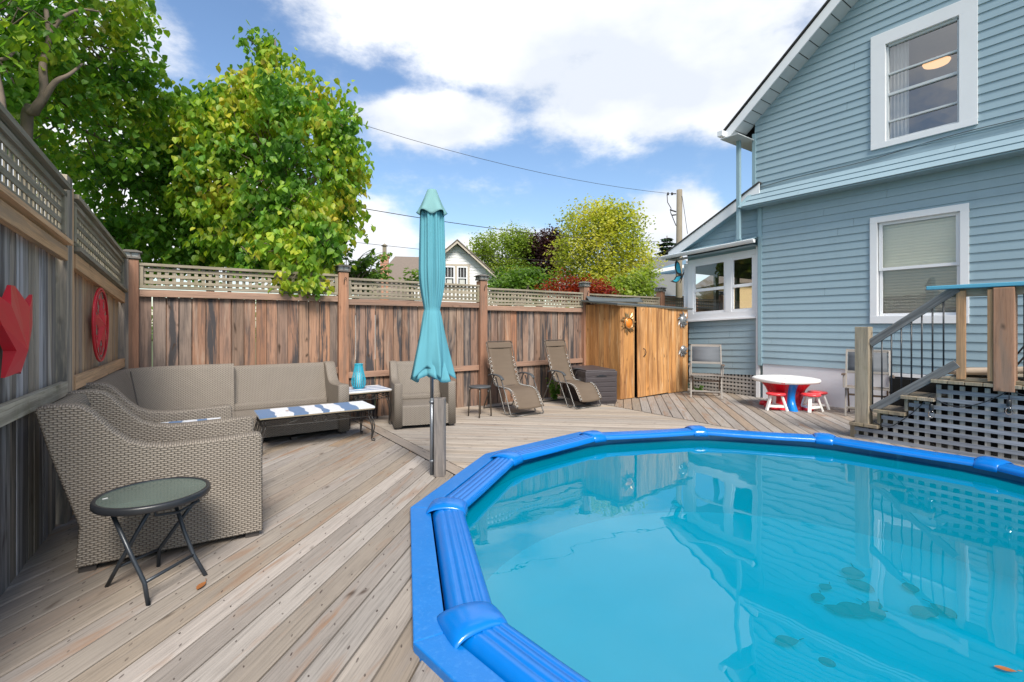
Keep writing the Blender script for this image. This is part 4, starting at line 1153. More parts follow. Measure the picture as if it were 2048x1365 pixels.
# ------------------------------------------------------------------ raised stair and landing
def stairs():
    t = thing('wooden_stairs', 'weathered wooden stairs and landing with grey lattice skirt and black balusters beside the pool', 'stairs', (0, 0, 0))
    PX = 6.93; D = 1.15        # near plane and width
    # treads: (a_start, a_end, z)
    tr = [(2.20, 2.50, 0.195), (1.94, 2.25, 0.385), (1.68, 1.985, 0.585)]
    for a0, a1, z in tr:
        mb = MB()
        for i in range(2):
            mb.rnd(); w = (a1 - a0) / 2; mb.box((PX + D / 2 - 0.03, a0 + w * (i + 0.5), z - 0.02), (D + 0.06, w - 0.004, 0.038), grain=0)
        mb.build('tread', M['stair'], t, bevel=0.003)
        mb = MB().rnd(); mb.box((PX + D / 2, a1 - 0.04, z - 0.11), (D, 0.03, 0.15), grain=0); mb.build('riser', M['stair'], t)
    mb = MB(); a = 1.715
    while a > -2.6:
        mb.rnd(); mb.box((PX + 1.05, a - 0.07, 0.775), (2.2, 0.135, 0.036), grain=0); a -= 0.142
    mb.build('landing', M['stair'], t, bevel=0.003)
    mb = MB().rnd(); mb.box((PX + 0.035, 0.26, 0.815), (0.07, 2.6, 0.036), grain=1); mb.build('base_rail', M['stair'], t, bevel=0.003)
    # lattice skirt: stepped outline, horizontal laths to the front
    mb = MB(); pitch = 0.098; sw = 0.043
    def top(a):
        if a > 2.20: return 0.155
        if a > 1.94: return 0.345
        if a > 1.70: return 0.545
        return 0.75
    a = 2.44
    while a > -2.6:
        mb.rnd(); mb.mat = 1; zt = top(a); mb.box((PX + 0.012, a, (zt - 0.03 - 0.1) / 2 - 0.0), (0.008, sw, zt + 0.1), grain=2); a -= pitch
    z = 0.02; i = 0
    mb.mat = 0
    while z < 0.72:
        am = 2.46 if z < 0.13 else 2.18 if z < 0.32 else 1.92 if z < 0.52 else 1.67
        mb.rnd(); mb.box((PX + 0.002, (am - 2.6) / 2, z), (0.009, am + 2.6, sw), (0, 0, R(rng.uniform(-0.1, 0.1))), grain=1); z += 0.092; i += 1
    mb.build('lattice_skirt', [M['lattice_grey'], M['lattice_back']], t)
    mb = MB(); mb.box((PX + 0.5, -0.2, 0.3), (0.02, 4.9, 0.85)); mb.build('skirt_backing', M['shade_black'], t)  # sheet coloured as shade so the lattice openings read dark
    mb = MB().rnd(); mb.box((PX + 0.05, 2.49, 0.07), (0.09, 0.04, 0.16), grain=2); mb.build('stringer', M['stair'], t)
    # newel post
    mb = MB().rnd(); mb.box((PX + 0.02, 2.37, 0.78), (0.14, 0.145, 1.19), grain=2); mb.build('newel_post', M['stair'], t, bevel=0.006)
    # handrails and balusters
    y0, y1 = 2.30, 1.60
    mb = MB().rnd(); mb.beam((PX, 2.30, 1.17), (PX, 1.50, 1.795), 0.038, 0.088); mb.build('handrail', M['stair_grey'], t, bevel=0.004)
    mb = MB().rnd(); mb.beam((PX, 2.28, 0.37), (PX, 1.50, 0.98), 0.038, 0.088); mb.build('lower_rail', M['stair_grey'], t, bevel=0.004)
    for i in range(8):
        a = 2.27 - i * 0.094; f_ = (2.30 - a) / 0.8
        mb = MB(); mb.tube([(PX - 0.004, a, 0.37 + f_ * 0.61 - 0.06 + 0.08), (PX - 0.004, a, 1.17 + f_ * 0.625)], 0.0085, 8)
        mb.build('baluster', M['black'], t)
    mb = MB().rnd(); mb.box((PX + 0.01, 1.47, 1.29), (0.04, 0.075, 0.95), grain=2); mb.build('stud', M['stair_tan'], t, bevel=0.003)
    mb = MB().rnd(); mb.box((PX + 0.01, 1.237, 1.29), (0.10, 0.042, 0.95), grain=2); mb.build('stud', M['stair_tan'], t, bevel=0.003)
    mb = MB().rnd(); mb.box((PX + 0.02, 1.135, 1.25), (0.15, 0.155, 1.06), grain=2); mb.build('newel_post', M['stair_red'], t, bevel=0.006)
    mb = MB().rnd(); mb.box((PX + 0.02, -0.70, 1.81), (0.15, 4.9, 0.04), grain=1); mb.build('top_rail', M['rail_paint'], t, bevel=0.006)
    mb = MB().rnd(); mb.box((PX + 0.05, -0.75, 1.745), (0.04, 4.6, 0.085), grain=1); mb.build('top_rail', M['stair'], t, bevel=0.003)
    for i in range(16):
        a = 1.0 - i * 0.105
        mb = MB(); mb.tube([(PX + 0.02, a, 0.83), (PX + 0.02, a, 1.71)], 0.0085, 8); mb.build('baluster', M['black'], t)
    mb = MB().rnd(); mb.box((PX + 2.1, -0.70, 1.35), (0.04, 4.0, 0.09), grain=1); 
    # folded cushion and frame of a lounger on the landing
    l = thing('folded_lounger', 'tan cushion on a black metal lounger frame up on the landing', 'lounger', (7.75, 1.15, 0.795))
    mb = MB(); rows = []
    for i in range(9):
        u_ = i / 8; rows.append([(-0.28 + 0.1 * u_, 0.55 - u_ * 1.1, 0.02 + 0.13 * u_ ** 1.5 + d) for d in (0,)] + [(0.28, 0.55 - u_ * 1.1, 0.02 + 0.13 * u_ ** 1.5)])
    mb.grid(rows); o = mb.build('cushion', M['tan_fabric'], l); sm = o.modifiers.new('s', 'SOLIDIFY'); sm.thickness = 0.06
    for x in (-0.3, 0.3):
        mb = MB(); mb.tube([(x, 0.15, 0), (x, -0.12, 0.45), (x, -0.45, 0.16)], 0.011, 8); mb.tube([(x, -0.05, 0.0), (x, -0.7, 0.4)], 0.011, 8)
        mb.build('frame', M['black'], l)
    # string light draped over the skirt
    sgt = thing('string_light', 'black string light cable with clear bulbs draped on the lattice skirt', 'string light', (0, 0, 0))
    mb = MB(); keys = [(2.25, 0.24), (2.06, 0.215), (1.72, 0.605), (1.45, 0.52), (1.10, 0.735), (0.6, 0.66), (0.2, 0.73), (-0.6, 0.6)]
    pts = []
    for (a0, z0), (a1, z1) in zip(keys, keys[1:]):
        for q in range(6):
            f_ = q / 6; pts.append((PX - 0.03, a0 + (a1 - a0) * f_, z0 + (z1 - z0) * f_ - 0.03 * math.sin(PI * f_)))
    mb.tube(pts, 0.006, 6); mb.build('cable', M['black'], sgt)
    for a, z in ((1.71, 0.575), (1.10, 0.70)):
        mb = MB(); mb.tube([(PX - 0.03, a, z + 0.03), (PX - 0.032, a, z - 0.06)], 0.004, 6)
        mb.lathe([(0.012, z - 0.055), (0.019, z - 0.07), (0.021, z - 0.12), (0.017, z - 0.125)], (PX - 0.032, a, 0), 14); s_ = mb.build('socket', M['black'], sgt)
        mb = MB(); mb.lathe([(0.014, z - 0.122), (0.024, z - 0.145), (0.032, z - 0.172), (0.027, z - 0.198), (0.012, z - 0.214), (0.001, z - 0.216)], (PX - 0.032, a, 0), 18)
        mb.build('bulb', M['bulb_glass'], s_)
stairs()

# ------------------------------------------------------------------ wicker seats
def arm_profile(depth=0.95, hb=0.955, ha=0.68, f=1.0):
    # side outline in (forward, up): rear foot, rear, back top, swoop, front
    P = [(0.02, 0.035), (0.035, 0.27), (-0.085, 0.68), (-0.145, 0.925), (-0.135, 0.95), (-0.11, 0.958), (-0.01, 0.958), (0.045, 0.945), (0.09, 0.91), (0.13, 0.86),
         (0.19, 0.785), (0.26, 0.72), (0.33, 0.69), (0.42, 0.676), (0.52, 0.672), (0.70, 0.676), (0.86, 0.683), (0.925, 0.685), (0.945, 0.675), (0.953, 0.655), (0.955, 0.035)]
    sy = hb / 0.958
    return [(x * depth / 0.955, (z * sy)) for x, z in P]

def arm_mesh(prof, y0, y1, parent, name='arm'):
    mb = MB(); r = 0.014
    # side faces pulled in slightly, rolled edge ring
    def off(p, i, d):
        a, b = prof[i - 1], prof[(i + 1) % len(prof)]
        tx, tz = b[0] - a[0], b[1] - a[1]; l = math.hypot(tx, tz) or 1
        nx, nz = -tz / l, tx / l
        return (p[0] + nx * d, p[1] + nz * d)
    n = len(prof)
    def ring(d): return [off(prof[i], i, d) for i in range(n)]
    area = sum(prof[i][0] * prof[(i + 1) % n][1] - prof[(i + 1) % n][0] * prof[i][1] for i in range(n))
    sg = 1 if area < 0 else -1          # inward offset sign
    R0 = ring(0); R1 = ring(-sg * r)
    inner = R1 if abs(sum(R1[i][0] * R1[(i + 1) % n][1] - R1[(i + 1) % n][0] * R1[i][1] for i in range(n))) < abs(area) else ring(sg * r)
    rows = [[(p[0], y0, p[1]) for p in inner], [(p[0], y0 + r * 0.35, p[1]) for p in ring(0)] if False else [((p[0] + q[0]) / 2, y0 + r * 0.25, (p[1] + q[1]) / 2) for p, q in zip(inner, R0)],
            [(p[0], y0 + r, p[1]) for p in R0], [(p[0], y1 - r, p[1]) for p in R0],
            [((p[0] + q[0]) / 2, y1 - r * 0.25, (p[1] + q[1]) / 2) for p, q in zip(inner, R0)], [(p[0], y1, p[1]) for p in inner]]
    L = [0]
    for i in range(n): L.append(L[-1] + math.hypot(R0[(i + 1) % n][0] - R0[i][0], R0[(i + 1) % n][1] - R0[i][1]))
    uvs = [[(yy * 1.0, l) for l in L] for yy in (0, 0.01, 0.02, y1 - y0 - 0.01, y1 - y0, y1 - y0 + 0.01)]
    mb.grid(rows, uvs=uvs, closed=True)
    mb.face([(p[0], y0, p[1]) for p in inner], [(p[0], p[1]) for p in inner])
    mb.face([(p[0], y1, p[1]) for p in reversed(inner)], [(p[0], p[1]) for p in reversed(inner)])
    return mb.build(name, M['wicker'], parent)

def seat_block(parent, x0, x1, y0, y1, z0, z1, name='seat', roll=0.03):
    mb = MB()
    n = 6; prof = [(x0, z1), (x1 - roll, z1)] + [(x1 - roll + roll * math.sin(k * PI / 2 / n), z1 - roll + roll * math.cos(k * PI / 2 / n)) for k in range(1, n + 1)] + [(x1, z0)]
    L = [0]
    for a, b in zip(prof, prof[1:]): L.append(L[-1] + math.hypot(b[0] - a[0], b[1] - a[1]))
    rows = [[(x, y, z) for x, z in prof] for y in (y0, y1)]
    mb.grid(rows, uvs=[[(y, l) for l in L] for y in (y0, y1)])
    mb.face([(x0, y0, z0), (x1, y0, z0), (x1, y0, z1), (x0, y0, z1)]); mb.face([(x0, y1, z1), (x1, y1, z1), (x1, y1, z0), (x0, y1, z0)])
    return mb.build(name, M['wicker'], parent)

def back_block(parent, y0, y1, hb=0.95, xb=-0.13, name='backrest', zs=0.4, d=0.10):
    # leaning back, woven; profile in (x,z)
    sc_ = hb / 0.95
    P = [(0.03, 0.04), (0.035, 0.27), (-0.08, 0.68 * sc_), (xb, 0.92 * sc_), (xb + 0.015, hb - 0.004), (xb + 0.05, hb), (xb + 0.09, hb - 0.012), (xb + 0.105, hb - 0.05), (0.02, 0.68 * sc_), (0.105, zs - 0.02), (0.125, zs - 0.10)]
    L = [0]
    for a, b in zip(P, P[1:]): L.append(L[-1] + math.hypot(b[0] - a[0], b[1] - a[1]))
    mb = MB(); mb.grid([[(x, y, z) for x, z in P] for y in (y0, y1)], uvs=[[(y, l) for l in L] for y in (y0, y1)], smooth=True)
    mb.face([(x, y0, z) for x, z in P]); mb.face([(x, y1, z) for x, z in reversed(P)])
    return mb.build(name, M['wicker'], parent)

def feet(parent, pts, s=0.06):
    for x, y in pts:
        mb = MB(); mb.box((x, y, 0.018), (s * 1.3, s, 0.036)); mb.build('foot', M['foot'], parent)

def armchair(label, loc, rz, depth, width, hb, ha, group='wicker armchairs'):
    # local +x is the way the chair faces
    t = thing('wicker_armchair', label, 'armchair', loc, rz, group)
    pr = arm_profile(depth, hb, ha)
    aw = 0.105
    arm_mesh(pr, -width / 2, -width / 2 + aw, t); arm_mesh(pr, width / 2 - aw, width / 2, t)
    back_block(t, -width / 2 + aw, width / 2 - aw, hb - 0.012)
    seat_block(t, 0.1, depth - 0.005, -width / 2 + aw, width / 2 - aw, 0.05, 0.345 * hb / 0.95)
    # box apron behind the seat cushion edge
    mb = MB(); mb.box((0.17, 0, 0.385 * hb / 0.95), (0.08, width - 2 * aw, 0.10)); mb.build('lumbar_roll', M['wicker'], t, bevel=0.03)
    feet(t, [(0.07, -width / 2 + 0.055), (0.07, width / 2 - 0.055), (depth - 0.06, -width / 2 + 0.055), (depth - 0.06, width / 2 - 0.055)])
    return t

armchair('near wicker armchair with its high side towards the small glass table', (-0.462, 3.985, 0), R(-2.5), 0.955, 0.78, 0.958, 0.68)
armchair('wicker armchair standing by itself behind the folded turquoise parasol', (2.985, 6.72, 0), R(-90 - 16), 0.74, 0.83, 0.865, 0.60)

def sofas():
    # corner sofa along the left fence and the back fence
    t = thing('corner_sofa', 'wicker corner sofa tucked into the corner of the two fences', 'sofa', (-0.50, 5.10, 0), R(-2.5))
    pr = arm_profile(0.93, 0.93, 0.66)
    arm_mesh(pr, 0.0, 0.105, t)
    # back of the left return: runs along local y; corner; back of the rear run along local x
    H = 0.915
    # continuous inner back surface following an L with a rounded corner
    path = []
    path.append((0.0, 0.105)); path.append((0.0, 0.55)); path.append((0.0, 1.00))
    for k in range(1, 9):
        a = PI - k * PI / 16; path.append((0.42 + 0.42 * math.cos(a), 1.42 - 0.0 + 0.42 * math.sin(a) - 0.0))
    path.append((0.70, 1.84)); path.append((1.02, 1.84))
    rows = []; uvr = []; L = 0
    sec = [(0.0, 0.04), (0.0, 0.3), (-0.07, 0.68), (-0.11, 0.885), (-0.095, H - 0.004), (-0.06, H), (-0.025, H - 0.012), (-0.01, H - 0.05), (0.05, 0.68), (0.115, 0.40), (0.13, 0.28)]
    sl = [0]
    for a, b in zip(sec, sec[1:]): sl.append(sl[-1] + math.hypot(b[0] - a[0], b[1] - a[1]))
    for i, p in enumerate(path):
        a = path[max(0, i - 1)]; b = path[min(len(path) - 1, i + 1)]
        tx, ty = b[0] - a[0], b[1] - a[1]; l = math.hypot(tx, ty); nx, ny = ty / l, -tx / l
        if i: L += math.hypot(p[0] - path[i - 1][0], p[1] - path[i - 1][1])
        rows.append([(p[0] + nx * s, p[1] + ny * s, z) for s, z in sec]); uvr.append([(L, q) for q in sl])
    mb = MB(); mb.grid(rows, uvs=uvr); mb.face(rows[-1]); mb.build('backrest', M['wicker'], t)
    mb = MB()
    mb.tube([(0.16 - 0.10 * q, 1.19 + 0.14 * q - 0.02, 0.42 + 0.49 * q) for q in (0, .25, .5, .75, 1)], 0.007, 6); mb.build('seam', M['foot'], t)
    seat_block(t, 0.1, 0.89, 0.105, 1.75, 0.05, 0.36)
    mb = MB(); mb.box((0.95, 1.40, 0.205), (0.14, 0.75, 0.31)); mb.build('seat', M['wicker'], t, bevel=0.02)
    feet(t, [(0.05, 0.05), (0.86, 0.05), (0.95, 1.1), (0.95, 1.7)])
    # two seat sofa along the back fence
    t = thing('wicker_sofa', 'long wicker sofa against the back fence beside the striped lantern table', 'sofa', (1.185, 7.00, 0), R(-90))
    # local x faces the camera (-y world); local y runs +x world
    pr = arm_profile(0.72, 0.885, 0.60)
    arm_mesh(pr, 0.52, 0.655, t)
    back_block(t, -0.66, 0.52, 0.875)
    seat_block(t, 0.1, 0.70, -0.66, 0.52, 0.07, 0.335)
    mb = MB(); mb.box((0.15, -0.07, 0.37), (0.09, 1.18, 0.10)); mb.build('lumbar_roll', M['wicker'], t, bevel=0.03)
    feet(t, [(0.07, -0.6), (0.65, -0.6), (0.65, 0.0), (0.66, 0.59), (0.07, 0.59)])
sofas()

# ------------------------------------------------------------------ striped tables
def scroll(mb, c, r0, turns, plane, r=0.004, start=0, sgn=1):
    pts = []
    n = int(14 * turns)
    for i in range(n + 1):
        q = i / n; a = start + sgn * q * turns * 2 * PI; rr = r0 * (1 - 0.75 * q)
        x, z = rr * math.cos(a), rr * math.sin(a)
        pts.append((c[0] + plane[0] * x, c[1] + plane[1] * x, c[2] + z))
    mb.tube(pts, r, 5)

def striped_table(name, label, cat, loc, rz, L, W, H, stripes, along, group=None, wav=0.012):
    t = thing(name, label, cat, loc, rz, group)
    # planks
    tot = sum(abs(s) for s in stripes); p = 0
    mb = MB()
    for k, s in enumerate(stripes):
        w = abs(s) / tot; mb.mat = 0 if s > 0 else 1; mb.rnd()
        n = 8
        def edge(q, kk): return (q + (wav * math.sin(kk * 2.1 + 3) if 0 < q < 1 else 0))
        if along == 'x':          # stripes succeed each other along x
            for j in range(n):
                y0, y1 = -W / 2 + W * j / n, -W / 2 + W * (j + 1) / n
                def X(q, kk, y): return -L / 2 + L * q + (wav * math.sin(y * 17 + kk * 2.3) if 0.001 < q < 0.999 else 0)
                mb.face([(X(p, k, y0), y0, H), (X(p + w, k + 1, y0), y0, H), (X(p + w, k + 1, y1), y1, H), (X(p, k, y1), y1, H)])
            mb.face([(-L / 2 + L * p, -W / 2, H - 0.022), (-L / 2 + L * (p + w), -W / 2, H - 0.022), (-L / 2 + L * (p + w), -W / 2, H), (-L / 2 + L * p, -W / 2, H)])
            mb.face([(-L / 2 + L * (p + w), W / 2, H - 0.022), (-L / 2 + L * p, W / 2, H - 0.022), (-L / 2 + L * p, W / 2, H), (-L / 2 + L * (p + w), W / 2, H)])
        else:
            mb.box((0, -W / 2 + W * (p + w / 2), H - 0.011), (L, W * w - 0.001, 0.022))
        p += w
    mb.mat = 1
    if along == 'x':
        mb.face([(-L / 2, -W / 2, H - .022), (-L / 2, -W / 2, H), (-L / 2, W / 2, H), (-L / 2, W / 2, H - .022)][::-1]); mb.face([(L / 2, -W / 2, H - .022), (L / 2, W / 2, H - .022), (L / 2, W / 2, H), (L / 2, -W / 2, H)])
        mb.face([(-L / 2, -W / 2, H - .022), (-L / 2, W / 2, H - .022), (L / 2, W / 2, H - .022), (L / 2, -W / 2, H - .022)])
    mb.build('tabletop', [M['tab_blue'], M['tab_white']], t)
    mb = MB(); mb.rnd()
    for y in (-W / 2 + 0.004, W / 2 - 0.004): mb.box((0, y, H - 0.026), (L - 0.01, 0.014, 0.014), grain=0)
    mb.build('table_edge', M['stair'], t)
    # iron frame
    mb = MB(); zi = H - 0.045; hx, hy = L / 2 - 0.03, W / 2 - 0.03
    mb.tube([(-hx, -hy, zi), (hx, -hy, zi), (hx, hy, zi), (-hx, hy, zi), (-hx, -hy, zi)], 0.009, 6)
    zi2 = zi - 0.075
    for y in (-hy, hy):
        # long drooping braces with scrolls
        mb.tube([(-hx, y, zi2), (-hx * 0.45, y, zi2 - 0.0), (0, y, zi2 - 0.005), (hx * 0.45, y, zi2), (hx, y, zi2)], 0.0055, 5)
        mb.tube([(-hx * 0.75, y, zi2 - 0.01), (-hx * 0.45, y, zi - 0.04), (-hx * 0.25, y, zi)], 0.005, 5); mb.tube([(hx * 0.75, y, zi2 - 0.01), (hx * 0.45, y, zi - 0.04), (hx * 0.25, y, zi)], 0.005, 5)
        scroll(mb, (-0.05, y, zi2 + 0.035), 0.035, 1.3, (1, 0), 0.005, PI / 2, 1); scroll(mb, (0.05, y, zi2 + 0.035), 0.035, 1.3, (1, 0), 0.005, PI / 2, -1)
        if L < 0.7:
            for q in (-2, -1, 1, 2): scroll(mb, (q * 0.1, y, zi - 0.035), 0.028, 1.1, (1, 0), 0.006, PI / 2, 1 if q > 0 else -1)
    for x in (-hx, hx):
        mb.tube([(x, -hy, zi2), (x, hy, zi2)], 0.007, 5)
        n = max(2, int(W / 0.09))
        for q in range(n):
            scroll(mb, (x, -hy + 2 * hy * (q + 0.5) / n, zi - 0.036), 0.030, 1.2, (0, 1), 0.0055, PI / 2, 1 if q % 2 else -1)
    mb.build('iron_frame', M['iron'], t)
    for sx in (-1, 1):
        for sy in (-1, 1):
            mb = MB(); x, y = sx * hx, sy * hy; z2 = zi2
            mb.tube([(x, y, zi), (x, y, z2)], 0.006, 6); mb.tube([(x - sx * 0.035, y, zi), (x - sx * 0.035, y, z2)], 0.005, 6)
            mb.tube([(x, y - sy * 0.035, zi), (x, y - sy * 0.035, z2)], 0.005, 6)
            for k_, (ox, oy) in enumerate(((0, 0), (-sx * 0.035, 0), (0, -sy * 0.035))):
                b = 0.04 if k_ == 0 else 0.022
                pts = []
                for i in range(9):
                    q = i / 8; bow = math.sin(q * PI) * b * (1.0 if q < 0.6 else 0.8)
                    pts.append((x + ox * (1 - q) + sx * bow * 0.7 + sx * 0.0, y + oy * (1 - q) + sy * bow * 0.7, z2 * (1 - q) + 0.03 * q))
                mb.tube(pts, 0.0065, 6)
            mb.tube([(x, y, 0.03), (x + sx * 0.006, y + sy * 0.006, 0.006), (x + sx * 0.022, y + sy * 0.022, 0.004), (x + sx * 0.032, y + sy * 0.03, 0.018), (x + sx * 0.024, y + sy * 0.022, 0.032), (x + sx * .014, y + sy * .012, 0.024)], 0.0065, 6)
            mb.build('leg', M['iron'], t)
    return t
G_ = 'striped iron tables'
striped_table('coffee_table', 'long low table with wide blue and white painted planks on scrolled iron legs', 'table', (1.355, 5.955, 0), R(-1), 1.24, 0.50, 0.42, [1.3, -1.35, 1.2, -1.2, 0.55, -1.3, 1.3, -1.5], 'x', G_)
striped_table('side_table', 'square blue and white striped iron table carrying the blue lantern', 'table', (2.19, 6.78, 0), R(0), 0.60, 0.56, 0.50, [-1, 1, -1.4, 1, -1.4, 1, -1.6], 'y', G_)
striped_table('side_table', 'blue and white striped table squeezed between the near armchair and the corner sofa', 'table', (0.0, 4.76, 0), R(-2.5), 0.64, 0.46, 0.58, [-1, 1, -1, 1, -1, 1, -1], 'x', G_)

# lantern
def lantern():
    t = thing('candle_lantern', 'blue slatted lantern with a pale candle glass on the square striped table', 'lantern', (2.12, 6.80, 0.50))
    n = 20
    prof = [(0.060, 0.0), (0.088, 0.035), (0.100, 0.085), (0.097, 0.13), (0.082, 0.19), (0.066, 0.26), (0.057, 0.32), (0.058, 0.345)]
    mb = MB()
    for k in range(n):
        a = 2 * PI * k / n; ca, sa = math.cos(a), math.sin(a)
        rows = []
        for r, z in prof:
            rows.append([Vector((r * ca - sa * w, r * sa + ca * w, z)) for w in (-0.0068, 0.0068)])
        mb.grid(rows, smooth=False)
    o = mb.build('slats', M['aqua'], t); sm = o.modifiers.new('s', 'SOLIDIFY'); sm.thickness = 0.004
    mb = MB()
    for r, z in ((0.058, 0.345), (0.060, 0.004)):
        mb.tube([(r * math.cos(2 * PI * k / 24), r * math.sin(2 * PI * k / 24), z) for k in range(24)], 0.006, 6, closed=True)
    mb.lathe([(0.0, 0.0), (0.06, 0.0), (0.06, 0.008), (0, 0.008)], n=20); mb.build('ring', M['aqua'], t)
    mb = MB(); mb.lathe([(0.05, 0.008), (0.05, 0.22), (0.045, 0.225), (0.0, 0.225)], n=20); mb.build('candle_glass', M['candle'], t)
lantern()

# ------------------------------------------------------------------ small round stool
def stool():
    t = thing('round_stool', 'low round stool with a black top between the armchair and the reclining chairs', 'stool', (3.83, 6.33, 0), 0)
    mb = MB(); mb.lathe([(0.0, 0.435), (0.15, 0.435), (0.168, 0.44), (0.172, 0.452), (0.165, 0.462), (0.0, 0.464)], n=32); mb.build('seat', M['arm_plastic'], t)
    for k in range(4):
        a = R(45 + 90 * k + 12); ca, sa = math.cos(a), math.sin(a)
        mb = MB(); mb.tube([(ca * 0.08, sa * 0.08, 0.43), (ca * 0.135, sa * 0.135, 0.425), (ca * 0.158, sa * 0.158, 0.39), (ca * 0.175, sa * 0.175, 0.0)], 0.011, 10); mb.build('leg', M['bronze'], t)
stool()

# ------------------------------------------------------------------ reclining lounge chairs
def recliner(label, loc, rz):
    # local +x is forward, y sideways
    t = thing('reclining_chair', label, 'chair', loc, rz, 'reclining mesh chairs')
    W = 0.50; hw = W / 2
    # sling side curve in (x, z)
    S = [(-0.42, 1.10), (-0.36, 0.92), (-0.29, 0.72), (-0.20, 0.50), (-0.13, 0.42), (-0.02, 0.405), (0.10, 0.405), (0.24, 0.40), (0.34, 0.36), (0.42, 0.26), (0.50, 0.13)]
    def smooth(P, n=3):
        o = []
        for i in range(len(P) - 1):
            p0, p1, p2, p3 = P[max(0, i - 1)], P[i], P[i + 1], P[min(len(P) - 1, i + 2)]
            for k in range(n):
                q = k / n
                o.append(tuple(0.5 * (2 * b + (c - a) * q + (2 * a - 5 * b + 4 * c - d) * q * q + (3 * b - a - 3 * c + d) * q ** 3) for a, b, c, d in zip(p0, p1, p2, p3)))
        o.append(P[-1]); return o
    SS = smooth(S)
    mb = MB(); rows = []
    for i, (x, z) in enumerate(SS):
        rows.append([(x - 0.012 * (1 - (2 * y / W) ** 2), y, z - 0.022 * (1 - (2 * y / (W)) ** 2)) for y in [(-hw + 0.028) + (W - 0.056) * k / 8 for k in range(9)]])
    mb.grid(rows); o = mb.build('sling', M['sling'], t); sm = o.modifiers.new('s', 'SOLIDIFY'); sm.thickness = 0.006
    # head pillow strip
    mb = MB(); mb.box((-0.405, 0, 1.055), (0.02, W - 0.04, 0.10), (0, R(-20), 0)); mb.build('headrest', M['sling'], t, bevel=0.006)
    for sy in (-1, 1):
        mb = MB(); mb.tube([(x, sy * hw, z) for x, z in SS], 0.0105, 8)
        mb.build('side_tube', M['bronze'], t)
        # bungee lacing
        mb = MB(); k = 0; pts = []
        for i in range(len(SS) - 1):
            if SS[i][1] > 0.88: continue
            for q in (0, 0.5):
                x = SS[i][0] + (SS[i + 1][0] - SS[i][0]) * q; z = SS[i][1] + (SS[i + 1][1] - SS[i][1]) * q
                pts.append((x, sy * (hw + (0.012 if k % 2 else -0.04)), z + 0.004)); k += 1
        mb.tube(pts, 0.0038, 4); mb.build('lacing', M['brass'], t)
        # arm rest
        A = [(-0.26, 0.575), (-0.14, 0.60), (0.0, 0.60), (0.10, 0.585), (0.17, 0.545)]
        mb = MB(); As = smooth(A); y = sy * (hw + 0.045); rows = []
        for i, (x, z) in enumerate(As):
            w = 0.026 + 0.006 * math.sin(i / len(As) * PI)
            rows.append([(x, y + w * math.cos(a), z + 0.013 * math.sin(a)) for a in [2 * PI * k / 10 for k in range(10)]])
        mb.grid(rows, closed=True, cap=True); mb.build('armrest', M['arm_plastic'], t)
        # crossing legs
        mb = MB(); y1 = sy * (hw + 0.035)
        mb.tube([(-0.44, y1, 0.03), (-0.30, y1, 0.27), (-0.13, y1, 0.56), (-0.10, y1, 0.585)], 0.010, 8); mb.build('leg', M['frame_grey'], t)
        mb = MB(); y2 = sy * (hw + 0.055)
        mb.tube([(0.13, y2, 0.56), (0.26, y2, 0.34), (0.40, y2, 0.06), (0.425, y2, 0.02), (0.44, y2 - sy * 0.03, 0.011), (0.44, y2 - sy * 0.08, 0.011)], 0.010, 8); mb.build('leg', M['frame_grey'], t)
        mb = MB(); mb.tube([(-0.06, y1, 0.56), (0.06, y1, 0.34), (0.21, y1, 0.05), (0.235, y1, 0.02), (0.25, y1 - sy * 0.03, 0.011), (0.25, y1 - sy * 0.08, 0.011)], 0.010, 8); mb.build('leg', M['frame_grey'], t)
        mb = MB(); mb.lathe([(0, 0), (0.02, 0), (0.02, 0.012), (0, 0.012)], n=12); k_ = mb.build('lock_knob', M['arm_plastic'], t); k_.location = (-0.27, y1 + sy * 0.012, 0.31); k_.rotation_euler = (R(90), 0, 0)
    for x in (0.44, 0.25):
        mb = MB(); mb.tube([(x, -hw + 0.03, 0.011), (x, hw - 0.03, 0.011)], 0.010, 8); mb.build('base_bar', M['frame_grey'], t)
    mb = MB(); mb.tube([(-0.44, -hw - 0.035, 0.03), (-0.46, -hw - 0.02, 0.011), (-0.46, hw + 0.02, 0.011), (-0.44, hw + 0.035, 0.03)], 0.010, 8); mb.build('base_bar', M['frame_grey'], t)
    mb = MB(); mb.tube([(-0.13, -hw, 0.40), (-0.13, hw, 0.40)], 0.010, 8); mb.build('cross_bar', M['bronze'], t); mb = MB(); mb.tube([(-0.42, -hw, 1.10), (-0.43, -hw + 0.03, 1.118), (-0.43, hw - 0.03, 1.118), (-0.42, hw, 1.10)], 0.0105, 8)
    mb.build('cross_bar', M['bronze'], t)
    return t
recliner('brown mesh reclining chair nearer the armchair and round stool', (4.48, 6.38, 0), R(-90 - 2))
recliner('brown mesh reclining chair nearer the dark storage box', (5.70, 6.34, 0), R(-90 + 2))

